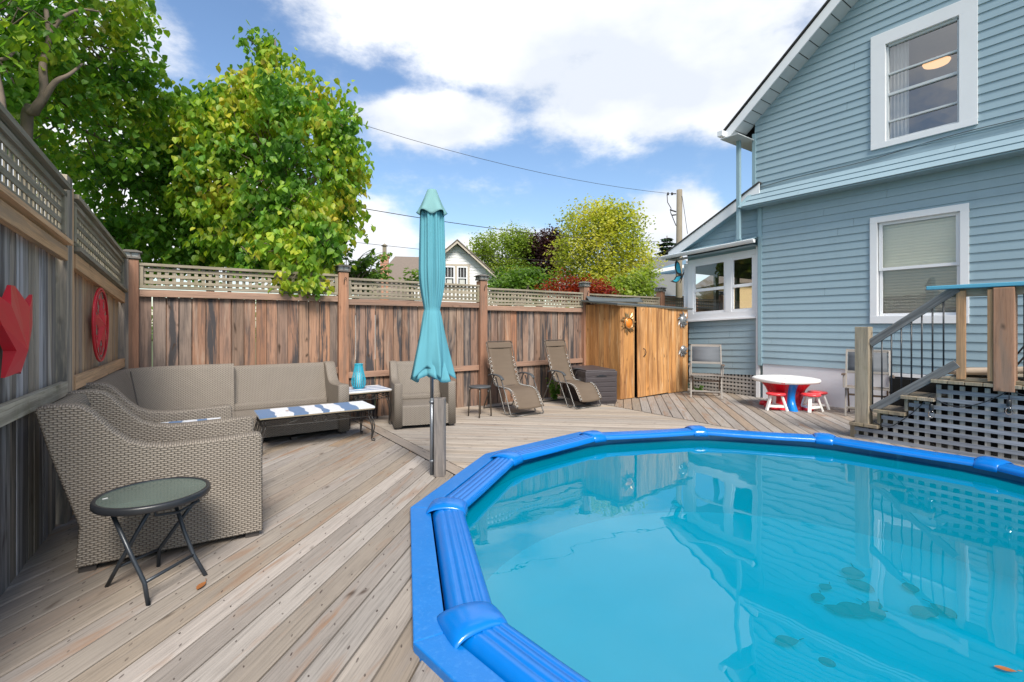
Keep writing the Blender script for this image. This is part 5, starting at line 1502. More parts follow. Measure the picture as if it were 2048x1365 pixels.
# ------------------------------------------------------------------ storage box
def storage():
    rz = math.atan2(0.94, 0.34)
    t = thing('storage_box', 'dark brown plastic storage box beside the orange wooden shed', 'storage box', (5.85, 6.12, 0), R(-20))
    # local x along the end face, local y back towards the fence
    W, L, H = 0.60, 0.98, 0.60
    mb = MB()
    for z0, z1, ins in ((0.0, 0.035, 0.012), (0.035, H - 0.10, 0.0)):
        mb.box((W / 2, L / 2, (z0 + z1) / 2), (W - 2 * ins, L - 2 * ins, z1 - z0))
    for k in range(5):
        z = 0.09 + k * 0.085
        for yy, d in ((-0.003, 1), (L + 0.003, 1)): mb.box((W / 2, yy, z), (W - 0.05, 0.01, 0.070))
        mb.box((-0.003, L / 2, z), (0.01, L - 0.05, 0.070)); mb.box((W + 0.003, L / 2, z), (0.01, L - 0.05, 0.070))
    mb.build('box_body', M['box_plastic'], t, bevel=0.006)
    mb = MB(); mb.box((W / 2, L / 2, H - 0.06), (W + 0.012, L + 0.012, 0.085)); mb.box((W / 2, L / 2, H - 0.008), (W - 0.03, L - 0.03, 0.03)); mb.build('lid', M['box_plastic'], t, bevel=0.012)
    mb = MB()
    pts = [(W / 2 - 0.10 + 0.2 * k / 8, H - 0.105 + 0.028 * math.sin(PI * k / 8)) for k in range(9)]
    mb.prism(pts + [(W / 2 + 0.1, H - 0.108), (W / 2 - 0.1, H - 0.108)], lambda x, z: (x, -0.0125, z), lambda x, z: (x, -0.006, z)); mb.build('handle_slot', M['black'], t)
storage()

# ------------------------------------------------------------------ shed
def shed():
    t = thing('garden_shed', 'low orange cedar shed with a slightly open door against the fence', 'shed', (6.79, 6.20, 0))
    W, D, H = 2.06, 0.93, 1.77
    mb = MB(); y = 0.0
    while y < D - 0.01:
        w = min(0.135, D - y); mb.rnd(); mb.box((0.01, y + w / 2, (H + 0.03) / 2), (0.02, w - 0.004, H + 0.03), grain=2); y += w
    mb.build('side_wall', M['shed'], t)
    mb = MB(); y = 0.0
    while y < D - 0.01:
        w = min(0.135, D - y); mb.rnd(); mb.box((W - 0.01, y + w / 2, H / 2), (0.02, w - 0.004, H), grain=2); y += w
    mb.build('side_wall', M['shed'], t)
    def front(x0, x1, name, y=0.0, ws=(0.10, 0.14, 0.12), z0=0.01, z1=None, rz=0, parent=t, piv=None):
        mb = MB(); x = x0; k = 0
        while x < x1 - 0.005:
            w = min(ws[k % len(ws)] * rng.uniform(0.9, 1.1), x1 - x); k += 1; mb.rnd()
            zt = (z1 or H) - 0.03 * (x - 0) / W
            if x1 - x - w < 0.02: w = x1 - x
            mb.box((x + w / 2 - (piv or 0), y - 0.01, (z0 + zt) / 2), (w - 0.006, 0.022, zt - z0), grain=2); x += w
        return mb.build(name, M['shed'], parent, bevel=0.002)
    front(0.0, 0.392, 'front_wall')
    front(1.42, 2.06, 'front_wall')
    # door, a little proud and ajar
    d = front(0.0, 1.005, 'door', 0.0, z1=H - 0.025, z0=0.03)
    d.location = (1.415, -0.012, 0); 
    for v in d.data.vertices: v.co.x -= 1.005
    d.rotation_euler = (0, R(-0.6), R(3.2))
    mb = MB(); mb.tube([(-0.835, -0.025, 0.80), (-0.815, -0.055, 0.83), (-0.80, -0.06, 0.88), (-0.815, -0.055, 0.93), (-0.835, -0.025, 0.96)], 0.008, 8); mb.build('handle', M['iron'], d)
    mb = MB(); mb.box((1.03, 0.20, 0.86), (1.98, 0.02, 1.70)); mb.box((1.0, 0.5, 0.02), (1.98, 0.85, 0.02)); mb.build('interior', M['shade_black'], t)  # shade inside the shed painted as near-black sheets
    # roof sheet
    mb = MB()
    q = [(-0.13, H + 0.005), (-0.13, H + 0.028), (W + 0.12, H - 0.02), (W + 0.12, H - 0.043)]
    mb.prism(q, lambda x, z: (x, -0.07, z), lambda x, z: (x, D - 0.02, z + 0.10))
    mb.build('roof', M['slate'], t)
    mb = MB(); mb.rnd(); q = [(-0.12, H - 0.012), (-0.12, H + 0.004), (W + 0.10, H - 0.044), (W + 0.10, H - 0.06)]
    mb.prism(q, lambda x, z: (x, -0.06, z), lambda x, z: (x, D - 0.04, z + 0.10)); mb.build('roof_board', M['stair'], t)
    # curled roofing strip at the back
    rows = []
    for i in range(13):
        q = i / 12; x = -0.02 + 1.62 * q; zc = H + 0.135 + 0.02 * q; c = 0.035 * (2 * q - 1) ** 2 
        rows.append([(x, D - 0.16, zc - 0.035), (x, D - 0.12, zc - 0.005), (x, D - 0.055, zc + 0.035 + c)])
    mb = MB(); mb.grid(rows); o = mb.build('roof_flap', M['slate'], t); sm = o.modifiers.new('s', 'SOLIDIFY'); sm.thickness = 0.01
shed()

def sun_plaque(label, loc, r, ray, center, kind, rayn=16, flat='y'):
    t = thing('sun_plaque', label, 'wall ornament', loc, 0, 'sun plaques on the shed')
    # disc in the xz plane facing -y
    def P(rr, a, d): return (rr * math.cos(a), -d, rr * math.sin(a))
    mb = MB()
    for k in range(rayn):
        a = 2 * PI * k / rayn + (0.1 if k % 2 else 0); L = r * (1.0 if k % 2 == 0 else 0.86); b = 0.40 * r; w = PI / rayn * 1.15
        tw = 0.16 if kind == 'sun' else 0.28
        tip = P(L, a + tw, 0.006); p0, p1, m_ = P(b, a - w, 0.004), P(b, a + w, 0.004), P((b + L) / 2 * 1.02, a + tw * 0.55, 0.02)
        mb.face([p0, P((b + L) / 2, a - w * 0.55 + tw * .4, .004), tip, m_]); mb.face([p0, m_, tip, P((b + L) / 2, a + w * 0.6 + tw * .4, .004), p1])
    mb.build('rays', M[ray], t)
    mb = MB(); rows = []
    for rr, d in ((0.46, 0.0), (0.46, 0.014), (0.42, 0.026), (0.38, 0.02), (0.35, 0.028), (0.24, 0.042), (0.12, 0.05), (0.01, 0.053)):
        rows.append([P(rr * r, 2 * PI * k / 28, d) for k in range(28)])
    mb.grid(rows, closed=True); f = mb.build('face', M[center], t)
    if kind == 'sun':
        mb = MB(); mb.tube([P(0.44 * r, 2 * PI * k / 28, 0.026) for k in range(28)], r * 0.05, 6, closed=True); mb.build('rim', M[ray], t)
    if kind != 'sun':
        mb = MB()
        for x in (-0.17, 0.17): mb.lathe([(0.0, -0.01), (0.055 * r, -0.008), (0.07 * r, 0)], n=10); 
        mb = MB()
        for x in (-0.17, 0.17):
            mb.tube([((x - 0.09) * r, -0.046, 0.13 * r), (x * r, -0.051, 0.17 * r), ((x + 0.09) * r, -0.046, 0.13 * r)], 0.022 * r, 5)
        mb.tube([(0, -0.052, 0.15 * r), (0.02 * r, -0.062, 0.02 * r), (0, -0.058, -0.03 * r)], 0.03 * r, 6)
        mb.tube([(-0.13 * r, -0.047, -0.15 * r), (0, -0.052, -0.20 * r), (0.13 * r, -0.047, -0.15 * r)], 0.022 * r, 5)
        mb.build('features', M[center], f)
    return t
sun_plaque('copper sun with an orange glass centre on the left of the shed front', (6.985, 6.165, 1.43), 0.235, 'copper', 'orange', 'sun', 14)
sun_plaque('silver smiling sun, the upper of the two silver plaques on the shed', (8.66, 6.165, 1.50), 0.20, 'silver', 'silver', 'face', 18)
t3 = sun_plaque('silver sun and moon face, the lower of the two silver plaques on the shed', (8.66, 6.165, 0.885), 0.185, 'silver', 'silver', 'face', 18)
for ch in t3.children:
    if ch.name.startswith('rays'):
        # only the lower right half carries rays; the upper left is a crescent
        me = ch.data; import bmesh
        bm = bmesh.new(); bm.from_mesh(me)
        dl = [f for f in bm.faces if f.calc_center_median().z > 0.02 and f.calc_center_median().x < 0.09]
        bmesh.ops.delete(bm, geom=dl, context='FACES'); bm.to_mesh(me); bm.free()

# ------------------------------------------------------------------ folding chairs
def folding_chair(label, loc, rz):
    t = thing('folding_chair', label, 'chair', loc, rz, 'wooden folding chairs')
    W = 0.54; hw = W / 2
    def bar(name, a, b, w, th, mat, par=t): 
        mb = MB().rnd(); mb.beam(a, b, w, th); return mb.build(name, mat, par, bevel=0.003)
    for s in (-1, 1):
        y = s * hw
        bar('back_post', (0.12, y, 0.40), (-0.20, y, 0.99), 0.026, 0.036, M['chair_wood'])
        bar('leg', (-0.25, y - s * 0.03, 0.0), (0.20, y - s * 0.03, 0.42), 0.022, 0.034, M['chair_dark'])
        bar('leg', (0.27, y, 0.0), (-0.02, y, 0.62), 0.024, 0.036, M['chair_wood'])
        bar('armrest', (-0.10, y + s * 0.03, 0.625), (0.26, y + s * 0.03, 0.635), 0.05, 0.022, M['chair_dark'])
        bar('arm_post', (0.19, y + s * 0.025, 0.43), (0.20, y + s * 0.025, 0.62), 0.022, 0.03, M['chair_wood'])
    bar('top_bar', (-0.205, -hw - 0.012, 0.985), (-0.205, hw + 0.012, 0.985), 0.024, 0.05, M['chair_wood'])
    bar('lower_back_bar', (-0.02, -hw, 0.66), (-0.02, hw, 0.66), 0.022, 0.04, M['chair_wood'])
    mb = MB(); rows = []
    for i in range(5):
        q = i / 4; rows.append([(-0.195 + 0.165 * q, y, 0.965 - 0.295 * q) for y in (-hw + 0.02, 0, hw - 0.02)])
    mb.grid(rows); o = mb.build('sling', M['sling_grey'], t); sm = o.modifiers.new('s', 'SOLIDIFY'); sm.thickness = 0.005
    for i in range(5):
        x = 0.22 - i * 0.075; bar('seat_slat', (x, -hw + 0.01, 0.435), (x, hw - 0.01, 0.435), 0.05, 0.014, M['chair_dark'] if i % 2 else M['chair_wood'])
    bar('stretcher', (0.21, -hw, 0.13), (0.21, hw, 0.13), 0.02, 0.03, M['chair_wood'])
    bar('stretcher', (0.10, -hw + 0.03, 0.32), (0.10, hw - 0.03, 0.32), 0.02, 0.03, M['chair_dark'])
    bar('stretcher', (-0.20, -hw + 0.03, 0.06), (-0.20, hw - 0.03, 0.06), 0.02, 0.03, M['chair_dark'])
folding_chair('wooden folding chair with a grey sling in front of the porch lattice', (8.46, 5.50, 0), R(180 + 34))
folding_chair('wooden folding chair with a grey sling half hidden behind the stair newel post', (8.74, 2.93, 0), R(180 + 18))

# ------------------------------------------------------------------ children's table and stools
def kids():
    t = thing('play_table', "children's white topped table on a red and blue moulded base", 'table', (8.47, 4.02, 0), R(20))
    mb = MB(); rows = []; n = 48
    for r, z in ((0.02, 0.492), (0.30, 0.494), (0.40, 0.498), (0.445, 0.508), (0.485, 0.500), (0.498, 0.474), (0.48, 0.442), (0.42, 0.432), (0.02, 0.430)):
        rows.append([(r * (1 + 0.035 * math.cos(4 * 2 * PI * k / n)) * math.cos(2 * PI * k / n), r * (1 + 0.035 * math.cos(4 * 2 * PI * k / n)) * math.sin(2 * PI * k / n), z) for k in range(n)])
    mb.grid(rows, closed=True); top = mb.build('tabletop', M['white_plastic'], t)
    prof = [(0.38, 0.437), (0.355, 0.40), (0.30, 0.33), (0.265, 0.25), (0.255, 0.17), (0.27, 0.09), (0.31, 0.03), (0.33, 0.0)]
    # four lobed red base
    mb = MB(); rows = []
    for r, z in prof:
        rows.append([(r * (0.80 + 0.20 * abs(math.cos(2 * a)) ** 0.6) * math.cos(a), r * (0.80 + 0.20 * abs(math.cos(2 * a)) ** 0.6) * math.sin(a), z) for a in [2 * PI * k / 48 for k in range(48)]])
    mb.grid(rows, closed=True); mb.build('base', M['red_plastic'], t)
    for k in range(2):
        a = R(180 + 25 + 180 * k)
        ca, sa = math.cos(a), math.sin(a); mb = MB(); rows = []
        for r, z in prof:
            rr = r + 0.035 + (0.07 * max(0, 0.15 - z) / 0.15); w = 0.085 + 0.02 * max(0, z - 0.3) / 0.13 
            rows.append([(rr * ca * (1 - 0.35 * abs(q) ** 2.5) - sa * w * q, rr * sa * (1 - 0.35 * abs(q) ** 2.5) + ca * w * q, z) for q in [-1 + 2 * j / 10 for j in range(11)]])
        mb.grid(rows); mb.build('leg', M['blue_plastic'], t)
    for k in range(4):
        a = R(70 + 90 * k); mb = MB(); mb.lathe([(0.0, 0.075), (0.05, 0.07), (0.075, 0.04), (0.08, 0.0)], (0.36 * math.cos(a), 0.36 * math.sin(a), 0), 14); mb.build('foot', M['red_plastic'], t)
    # little red badge with pale marks on the rim, on the side towards the pool
    a = R(180 - 20 + 22); c = Vector((0.50 * math.cos(a), 0.50 * math.sin(a), 0.465)); n_ = Vector((math.cos(a), math.sin(a), 0)); s_ = Vector((-n_.y, n_.x, 0))
    m3 = Matrix((n_, s_, Vector((0, 0, 1)))).transposed()
    mb = MB(); mb.box(c, (0.016, 0.05, 0.036), m3); b = mb.build('badge', M['red_plastic'], top, bevel=0.003)
    mb = MB(); mb.tube([c + n_ * 0.009 + s_ * (x * 0.001) + Vector((0, 0, z * 0.001)) for x, z in ((-14, 7), (-4, 8), (-4, 0), (-14, 0), (-14, -8), (-3, -8))], 0.0014, 4)
    mb.tube([c + n_ * 0.009 + s_ * (x * 0.001) + Vector((0, 0, z * 0.001)) for x, z in ((4, 7), (13, 8), (13, 1), (4, -2), (4, -8), (14, -8))], 0.0014, 4); mb.build('badge_marks', M['white_plastic'], b)
    # a small white cup and toy left on the deck below
    def st(label, x, y, rz):
        s = thing('small_stool', label, 'stool', (x, y, 0), rz, "children's stools")
        mb = MB(); rows = []
        for r, z in ((0.01, 0.288), (0.10, 0.290), (0.135, 0.286), (0.146, 0.272), (0.146, 0.258), (0.13, 0.248), (0.01, 0.246)):
            rows.append([(r * math.cos(2 * PI * k / 28), r * math.sin(2 * PI * k / 28), z) for k in range(28)])
        mb.grid(rows, closed=True); mb.build('seat', M['seat_red'], s)
        L = []
        for k in range(3):
            a = 2 * PI * k / 3 + 0.3; ca, sa = math.cos(a), math.sin(a)
            mb = MB(); mb.beam((ca * 0.09, sa * 0.09, 0.25), (ca * 0.175, sa * 0.175, 0.0), 0.05, 0.03, up=(ca, sa, 0.2), grain=False); mb.build('leg', M['white_plastic'], s, bevel=0.006); L.append((ca * 0.15, sa * 0.15, 0.075))
        mb = MB()
        for i in range(3): mb.beam(L[i], L[(i + 1) % 3], 0.016, 0.038, grain=False)
        mb.build('brace', M['white_plastic'], s)
    st('small red seated stool standing alone at the left side of the play table', 8.07, 3.98, R(20))
    st('red topped stool, the front one of the pair right of the play table', 8.42, 3.60, R(60))
    st('red topped stool nearer the wall, right of the play table', 8.80, 3.66, R(10))
kids()

# ------------------------------------------------------------------ folding table, near
def folding_table():
    t = thing('folding_table', 'small oval folding table with dark glass top and crossed grey legs beside the near armchair', 'table', (-0.095, 3.255, 0), 0)
    n = 56; A, B_ = 0.262, 0.258; H = 0.492
    def E(r, a, z): return (A * r * math.cos(a), B_ * r * math.sin(a), z)
    mb = MB(); rows = [[E(q, 2 * PI * k / n, z) for k in range(n)] for q, z in ((0.91, H - 0.004), (0.925, H + 0.004), (0.985, H + 0.003), (1.0, H - 0.006), (1.0, H - 0.026), (0.985, H - 0.032), (0.94, H - 0.032), (0.93, H - 0.02))]
    mb.grid(rows, closed=True); mb.build('table_rim', M['black'], t)
    mb = MB(); mb.face([E(0.92, 2 * PI * k / n, H - 0.001) for k in range(n)]); mb.face([E(0.92, -2 * PI * k / n, H - 0.007) for k in range(n)]); g_ = mb.build('glass_top', M['table_glass'], t)
    mb = MB(); mb.box((-0.205, 0.02, H + 0.0005), (0.022, 0.014, 0.001), (0, 0, 0.4)); mb.build('sticker', M['brass'], g_)
    # feet of the two crossing frames
    F = dict(a=(-0.205, 0.095), b=(-0.015, -0.245), c=(0.235, -0.075), d=(0.015, 0.205))
    ztop = H - 0.03
    mk = M['frame_leg'] if 'frame_leg' in M else M['black']
    def leg(pts): 
        mb = MB(); mb.tube(pts, 0.0105, 10); mb.build('leg', mk, t)
    # outer frame: b and c feet, top towards the back left; inner frame: a and d feet, top towards the right
    Vb, Vc, Va, Vd = (Vector((*F[k], 0)) for k in 'bcad')
    sh = Vector((-0.16, 0.16, 0))
    leg([Vb, Vb + sh * 0.10 + Vector((0, 0, 0.11)), Vb + sh * 0.42 + Vector((0.0, 0, 0.23)), Vb + sh * 1.0 + Vector((0, 0, ztop))])
    leg([Vc, Vc + sh * 0.35 + Vector((0, 0, 0.11)), Vc + sh * 0.60 + Vector((0.0, 0, 0.23)), Vc + sh * 1.0 + Vector((0, 0, ztop))])
    s2 = Vector((0.215, -0.165, 0))
    leg([Va, Va + s2 * 0.27 + Vector((0, 0, 0.13)), Va + s2 * 0.85 + Vector((0, 0, 0.40))])
    leg([Vd, Vd + s2 * 0.02 + Vector((0, 0, 0.10)), Vd + s2 * 0.85 + Vector((0, 0, 0.40))])
    mb = MB()
    q = 0.11
    mb.tube([Vb + sh * 0.10 + Vector((0, 0, q)), Vc + sh * 0.35 + Vector((0, 0, q))], 0.009, 8)
    mb.build('brace', mk, t); mb = MB()
    mb.tube([Va + s2 * 0.22 + Vector((0, 0, 0.105)), Vd + s2 * 0.02 + Vector((0, 0, 0.10))], 0.009, 8)
    mb.build('brace', mk, t); mb = MB()
    pa_, pb_ = Va + s2 * 0.85 + Vector((0, 0, 0.40)), Vd + s2 * 0.85 + Vector((0, 0, 0.40))
    mb.tube([pa_ + Vector((0.02, 0.05, 0.04)), pa_ + Vector((0.03, 0.02, -0.03)), (pa_ + pb_) / 2 + Vector((0.02, 0.0, -0.045)), pb_ + Vector((0.01, 0, -0.02)), pb_ + Vector((0, -0.02, 0.045))], 0.0075, 8)
    mb.build('brace', mk, t)
M['frame_leg'] = plain('slate_tube', (0.035, 0.042, 0.052), 0.35, metal=0.3, var=0.2)
folding_table()

# ------------------------------------------------------------------ wall ornaments on the left fence
def maple():
    c = lfp(3.47, 1.30, 0.02)
    t = thing('maple_leaf_ornament', 'large red metal maple leaf hanging on the grey fence', 'wall ornament', c, math.atan2(-1, -0) + math.atan(LK) * -1 + 0)
    # built in the local xz plane (x to the right seen from the deck), facing local -y ... rotated to face +x
    t.rotation_euler = (0, 0, R(90) - math.atan(LK))
    half = [(0.03, 0.30), (0.14, 0.195), (0.31, 0.27), (0.225, 0.10), (0.085, -0.03), (0.115, -0.16), (0.0, -0.14)]
    pts = half + [(-x, z) for x, z in reversed(half[:-1])]
    mb = MB(); n = len(pts); c0 = (0, -0.065, -0.03)
    depth = [0.0, -0.03, 0.0, -0.02, -0.035, 0.0, -0.03, 0.0, -0.035, -0.02, 0.0, -0.03, 0.0][:n]
    for i in range(n):
        j = (i + 1) % n
        a, b = pts[i], pts[j]; 
        mb.face([c0, (b[0], depth[j] - 0.008, b[1]), (a[0], depth[i] - 0.008, a[1])])
        mb.face([(a[0], depth[i] - 0.008, a[1]), (b[0], depth[j] - 0.008, b[1]), (b[0], 0.006, b[1]), (a[0], 0.006, a[1])])
    mb.build('leaf_blade', M['red'], t)
maple()

def star():
    c = lfp(5.69, 1.40, 0.02)
    t = thing('star_ornament', 'red metal barn star inside a red ring on the tan fence', 'wall ornament', c, 0)
    t.rotation_euler = (0, 0, R(90) - math.atan(LK))
    r = 0.325
    mb = MB(); mb.tube([(r * math.cos(2 * PI * k / 48), -0.01, r * math.sin(2 * PI * k / 48)) for k in range(48)], 0.011, 8, closed=True)
    mb.tube([(r * .93 * math.cos(2 * PI * k / 48), -0.02, r * .93 * math.sin(2 * PI * k / 48)) for k in range(48)], 0.005, 6, closed=True); mb.build('ring', M['red'], t)
    mb = MB(); c0 = (0, -0.045, 0)
    for k in range(5):
        a = PI / 2 + 2 * PI * k / 5; tip = (r * .90 * math.cos(a), -0.012, r * .90 * math.sin(a))
        for s in (-1, 1):
            b = a + s * PI / 5; inn = (r * .34 * math.cos(b), -0.004, r * .34 * math.sin(b))
            f_ = [c0, tip, inn]; mb.face(f_ if s > 0 else f_[::-1])
    mb.build('star_body', M['red'], t)
    mb = MB()
    for k in range(5):
        a = PI / 2 + PI / 5 + 2 * PI * k / 5
        c1 = Vector((r * .66 * math.cos(a), -0.012, r * .66 * math.sin(a)))
        for s in (-1, 1):
            pts = []
            for i in range(13):
                q = i / 12; aa = a + PI + s * q * 2 * PI * 0.85; rr = 0.085 * (1 - 0.55 * q)
                pts.append(c1 + Vector((rr * math.cos(aa), 0, rr * math.sin(aa))))
            mb.tube(pts, 0.004, 5)
    mb.build('scrolls', M['red'], t)
star()

# butterfly ornament on the porch corner post
def butterfly():
    t = thing('butterfly_ornament', 'turquoise and black metal butterfly on the white porch corner post', 'wall ornament', (9.18, 6.56, 2.50), R(-35), None, 1.25)
    W1 = [(0, 0.0), (-0.02, 0.10), (-0.045, 0.20), (-0.105, 0.265), (-0.135, 0.22), (-0.14, 0.12), (-0.115, 0.04), (-0.06, -0.005)]
    W2 = [(0, 0.0), (-0.06, -0.005), (-0.12, -0.03), (-0.16, -0.09), (-0.225, -0.115), (-0.165, -0.135), (-0.12, -0.14), (-0.06, -0.11), (-0.02, -0.06)]
    for P, nm in ((W1, 'upper_wing'), (W2, 'lower_wing')):
        cx = sum(p[0] for p in P) / len(P); cz = sum(p[1] for p in P) / len(P)
        mb = MB(); mb.prism(P, lambda x, z: (x, -0.004 + x * 0.25, z), lambda x, z: (x, 0.004 + x * 0.25, z)); w = mb.build(nm, M['black'], t)
        Q = [(cx + (x - cx) * 0.66 + 0.008, cz + (z - cz) * 0.70) for x, z in P]
        mb = MB(); mb.prism(Q, lambda x, z: (x, -0.0075 + x * 0.25, z), lambda x, z: (x, 0.007 + x * 0.25, z)); mb.build('wing_patch', M['aqua'], w)
    mb = MB(); mb.tube([(0.035, -0.01, 0.05), (0.02, -0.012, 0.02), (-0.005, -0.012, -0.05), (-0.035, -0.01, -0.15)], [0.006, 0.014, 0.013, 0.004], 8); mb.tube([(0.035, -0.01, 0.05), (0.05, -0.012, 0.10), (0.07, -0.012, 0.15)], 0.0022, 4); mb.build('body', M['black'], t)
butterfly()

# ------------------------------------------------------------------ closed parasol and its post
def parasol():
    px, py = 1.962, 4.105
    t = thing('patio_umbrella', 'closed turquoise parasol tied at the waist, strapped to a short wooden post', 'umbrella', (px, py, 0))
    mb = MB(); mb.tube([(0, 0, 0.0), (0, 0, 0.72)], 0.0185, 12); mb.tube([(0, 0, 0.70), (0, 0, 2.62)], 0.016, 12); mb.build('pole', M['steel'], t)
    for z in (0.68, 0.13):
        mb = MB(); mb.lathe([(0.021, z - 0.012), (0.025, z - 0.01), (0.025, z + 0.01), (0.021, z + 0.012)], n=14); mb.box((0.028, -0.012, z), (0.02, 0.014, 0.018)); mb.build('bracket', M['steel'], t)
    n = 128
    def canopy_r(a, z):
        # z from 1.54 (tie) up to 2.46, below the tie it flares
        if z >= 1.54:
            q = (z - 1.54) / 0.92
            base = 0.068 + 0.040 * math.sin(min(1, q / 0.42) * PI / 2) * (1 - 0.25 * max(0, q - 0.42) / 0.58)
            fold = 0.11 * math.sin(min(1, q * 3) * PI / 2) + 0.04
            w = math.sin(8 * a + 1.2 * q + 0.4 * math.sin(3 * a)) * 0.6 + math.sin(19 * a + 0.9 * math.sin(2 * a) + 1.5 * q) * 0.5
            return base * (1 + fold * w)
        q = (1.54 - z) / 0.6
        base = 0.068 + 0.098 * q ** 0.8
        pk = 1 - abs(math.sin(2.5 * a + 0.9)) ** 0.8
        fine = math.sin(8 * a + 1.0) * 0.6 + math.sin(19 * a + 0.9 * math.sin(2 * a)) * 0.5
        return base * (1 - 0.16 * q + (0.50 * q) * pk ** 1.2 + 0.045 * fine * (1 - q) ** 2 + 0.02 * math.sin(9 * a + 3 * q))
    rows = []
    zs = [2.46 - 0.92 * i / 34 for i in range(35)]
    for z in zs: rows.append([(canopy_r(2 * PI * k / n, z) * math.cos(2 * PI * k / n), canopy_r(2 * PI * k / n, z) * math.sin(2 * PI * k / n), z) for k in range(n)])
    for i in range(1, 27):
        f_ = i / 26; row = []
        for k in range(n):
            a = 2 * PI * k / n
            zb = 0.935 - 0.045 * (1 - abs(math.sin(2.5 * a + 0.9))) + 0.075 * abs(math.sin(2.5 * a + 0.9)) * (0.5 + 0.5 * math.sin(a * 2 + 1.0)) - 0.03 * math.sin(a + 0.6)
            z = 1.54 - (1.54 - zb) * f_; r = canopy_r(a, z) * (1 - 0.12 * max(0, f_ - 0.8) / 0.2 * (math.sin(3 * a) > 0.2))
            row.append((r * math.cos(a), r * math.sin(a), z))
        rows.append(row)
    mb = MB(); mb.grid(rows, closed=True); o = mb.build('canopy', M['canopy'], t); sm = o.modifiers.new('s', 'SOLIDIFY'); sm.thickness = 0.003
    rows = []
    for i in range(14):
        f_ = i / 13; row = []
        for k in range(n):
            a = 2 * PI * k / n; zz = 1.35 - (1.35 - 0.905 - 0.035 * math.sin(3 * a + 2)) * f_
            rr = (0.05 + 0.085 * f_) * (1 + 0.42 * f_ * (1 - abs(math.sin(3.5 * a + 0.2))) + 0.05 * math.sin(11 * a))
            row.append((rr * math.cos(a), rr * math.sin(a), zz))
        rows.append(row)
    mb = MB(); mb.grid(rows, closed=True); o = mb.build('canopy_lining', M['canopy'], t); sm = o.modifiers.new('s', 'SOLIDIFY'); sm.thickness = 0.003
    # tie
    mb = MB(); mb.grid([[((canopy_r(2 * PI * k / n, 1.54) + 0.004) * math.cos(2 * PI * k / n), (canopy_r(2 * PI * k / n, 1.54) + 0.004) * math.sin(2 * PI * k / n), z) for k in range(n)] for z in (1.518, 1.54, 1.562)], closed=True); mb.build('tie_band', M['canopy'], t)
    # vent cap
    rows = []
    for i in range(13):
        q = i / 12; row = []
        for k in range(n):
            a = 2 * PI * k / n; r = 0.040 + 0.092 * q ** 1.1; r *= 1 + 0.14 * q * q * math.cos(5 * a + 0.7)
            z = 2.655 - 0.215 * q ** 1.05 + (0.018 * math.cos(5 * a + 0.7) - 0.01) * q ** 3
            row.append((r * math.cos(a), r * math.sin(a), z))
        rows.append(row)
    rows.insert(0, [(0.002 * math.cos(2 * PI * k / n), 0.002 * math.sin(2 * PI * k / n), 2.668) for k in range(n)])
    mb = MB(); mb.grid(rows, closed=True); o = mb.build('vent_cap', M['canopy_top'], t); sm = o.modifiers.new('s', 'SOLIDIFY'); sm.thickness = 0.003
    p = MB().rnd(); p.box((px + 0.052, py - 0.062, 0.36), (0.098, 0.098, 0.72), (0, 0, R(-35)), grain=2)
    o = p.build('timber_post', M['umb_post'], bevel=0.004, label='short grey timber post the parasol pole is strapped to beside the pool', category='post')
parasol()

# ------------------------------------------------------------------ small things on the deck and in the water
def leaf_thing(name, label, loc, L, mat, rz, curl=0.25, group=None):
    mb = MB(); rows = []
    for i in range(9):
        q = i / 8; w = 0.22 * L * math.sin(q * PI) ** 0.8 * (1.15 - 0.4 * q); x = L * (q - 0.5); zz = 0.006 + curl * L * (q - 0.5) ** 2
        rows.append([(x, -w, zz + 0.35 * w), (x, 0, zz), (x, w, zz + 0.35 * w)])
    mb.grid(rows); mb.tube([(L / 2, 0, 0.01 + curl * L * .25), (L * 0.75, 0.01, 0.012)], 0.0012 + L * 0.01, 4)
    o = mb.build(name, mat, label=label, category='leaf')
    if group: o['group'] = group
    o.location = loc; o.rotation_euler = (0, 0, rz); return o
M['dry_leaf'] = plain('dry_leaf', (0.30, 0.11, 0.03), 0.6, var=0.4, vs=60)
M['sunk_leaf'] = plain('sunken_leaf', (0.02, 0.035, 0.025), 0.7, var=0.3, vs=30)
leaf_thing('dry_leaf', 'curled brown leaf on the deck in front of the small folding table', (0.115, 3.055, 0.0), 0.085, M['dry_leaf'], R(60), 0.1)
leaf_thing('dry_leaf', 'tiny brown leaf on the white plank of the long striped table', (1.04, 5.92, 0.42), 0.05, M['dry_leaf'], R(20), 0.3)
leaf_thing('floating_leaf', 'orange leaf floating on the pool at the lower right', (2.88, 0.47, -0.068), 0.075, M['dry_leaf'], R(-60), 0.3)
for i, (x, y, L, a) in enumerate([(4.83, 1.71, .26, 20), (4.66, 1.60, .22, 80), (4.19, 1.72, .15, 10), (4.22, 1.47, .30, -40), (4.32, 1.40, .22, 50), (4.12, 1.55, .20, 100), (4.42, 1.42, .16, 0), (4.62, 1.17, .24, -20), (4.76, 1.10, .2, 60), (3.44, 1.60, .17, -30), (4.40, 1.75, .14, 0), (4.95, 1.35, .18, 30)]):
    o = leaf_thing('sunken_leaf', 'dark leaf lying on the pool floor under the water', (x * 1.12 - 0.05, y * 1.12, -1.01), L, M['sunk_leaf'], R(a), 0.1, 'sunken leaves on the pool floor'); o.scale = (1.15, 1.7, 1)

# ------------------------------------------------------------------ plants and trees
TH = R(35)
def cw(px, py, Y):
    """a point seen at photo pixel px,py at depth Y metres, in world metres (used once to place far things)"""
    X = (px - 1024) / 962 * Y; Z = 1.4 + (650 - py) / 962 * Y
    return Vector((X * math.cos(TH) + Y * math.sin(TH), -X * math.sin(TH) + Y * math.cos(TH), Z))

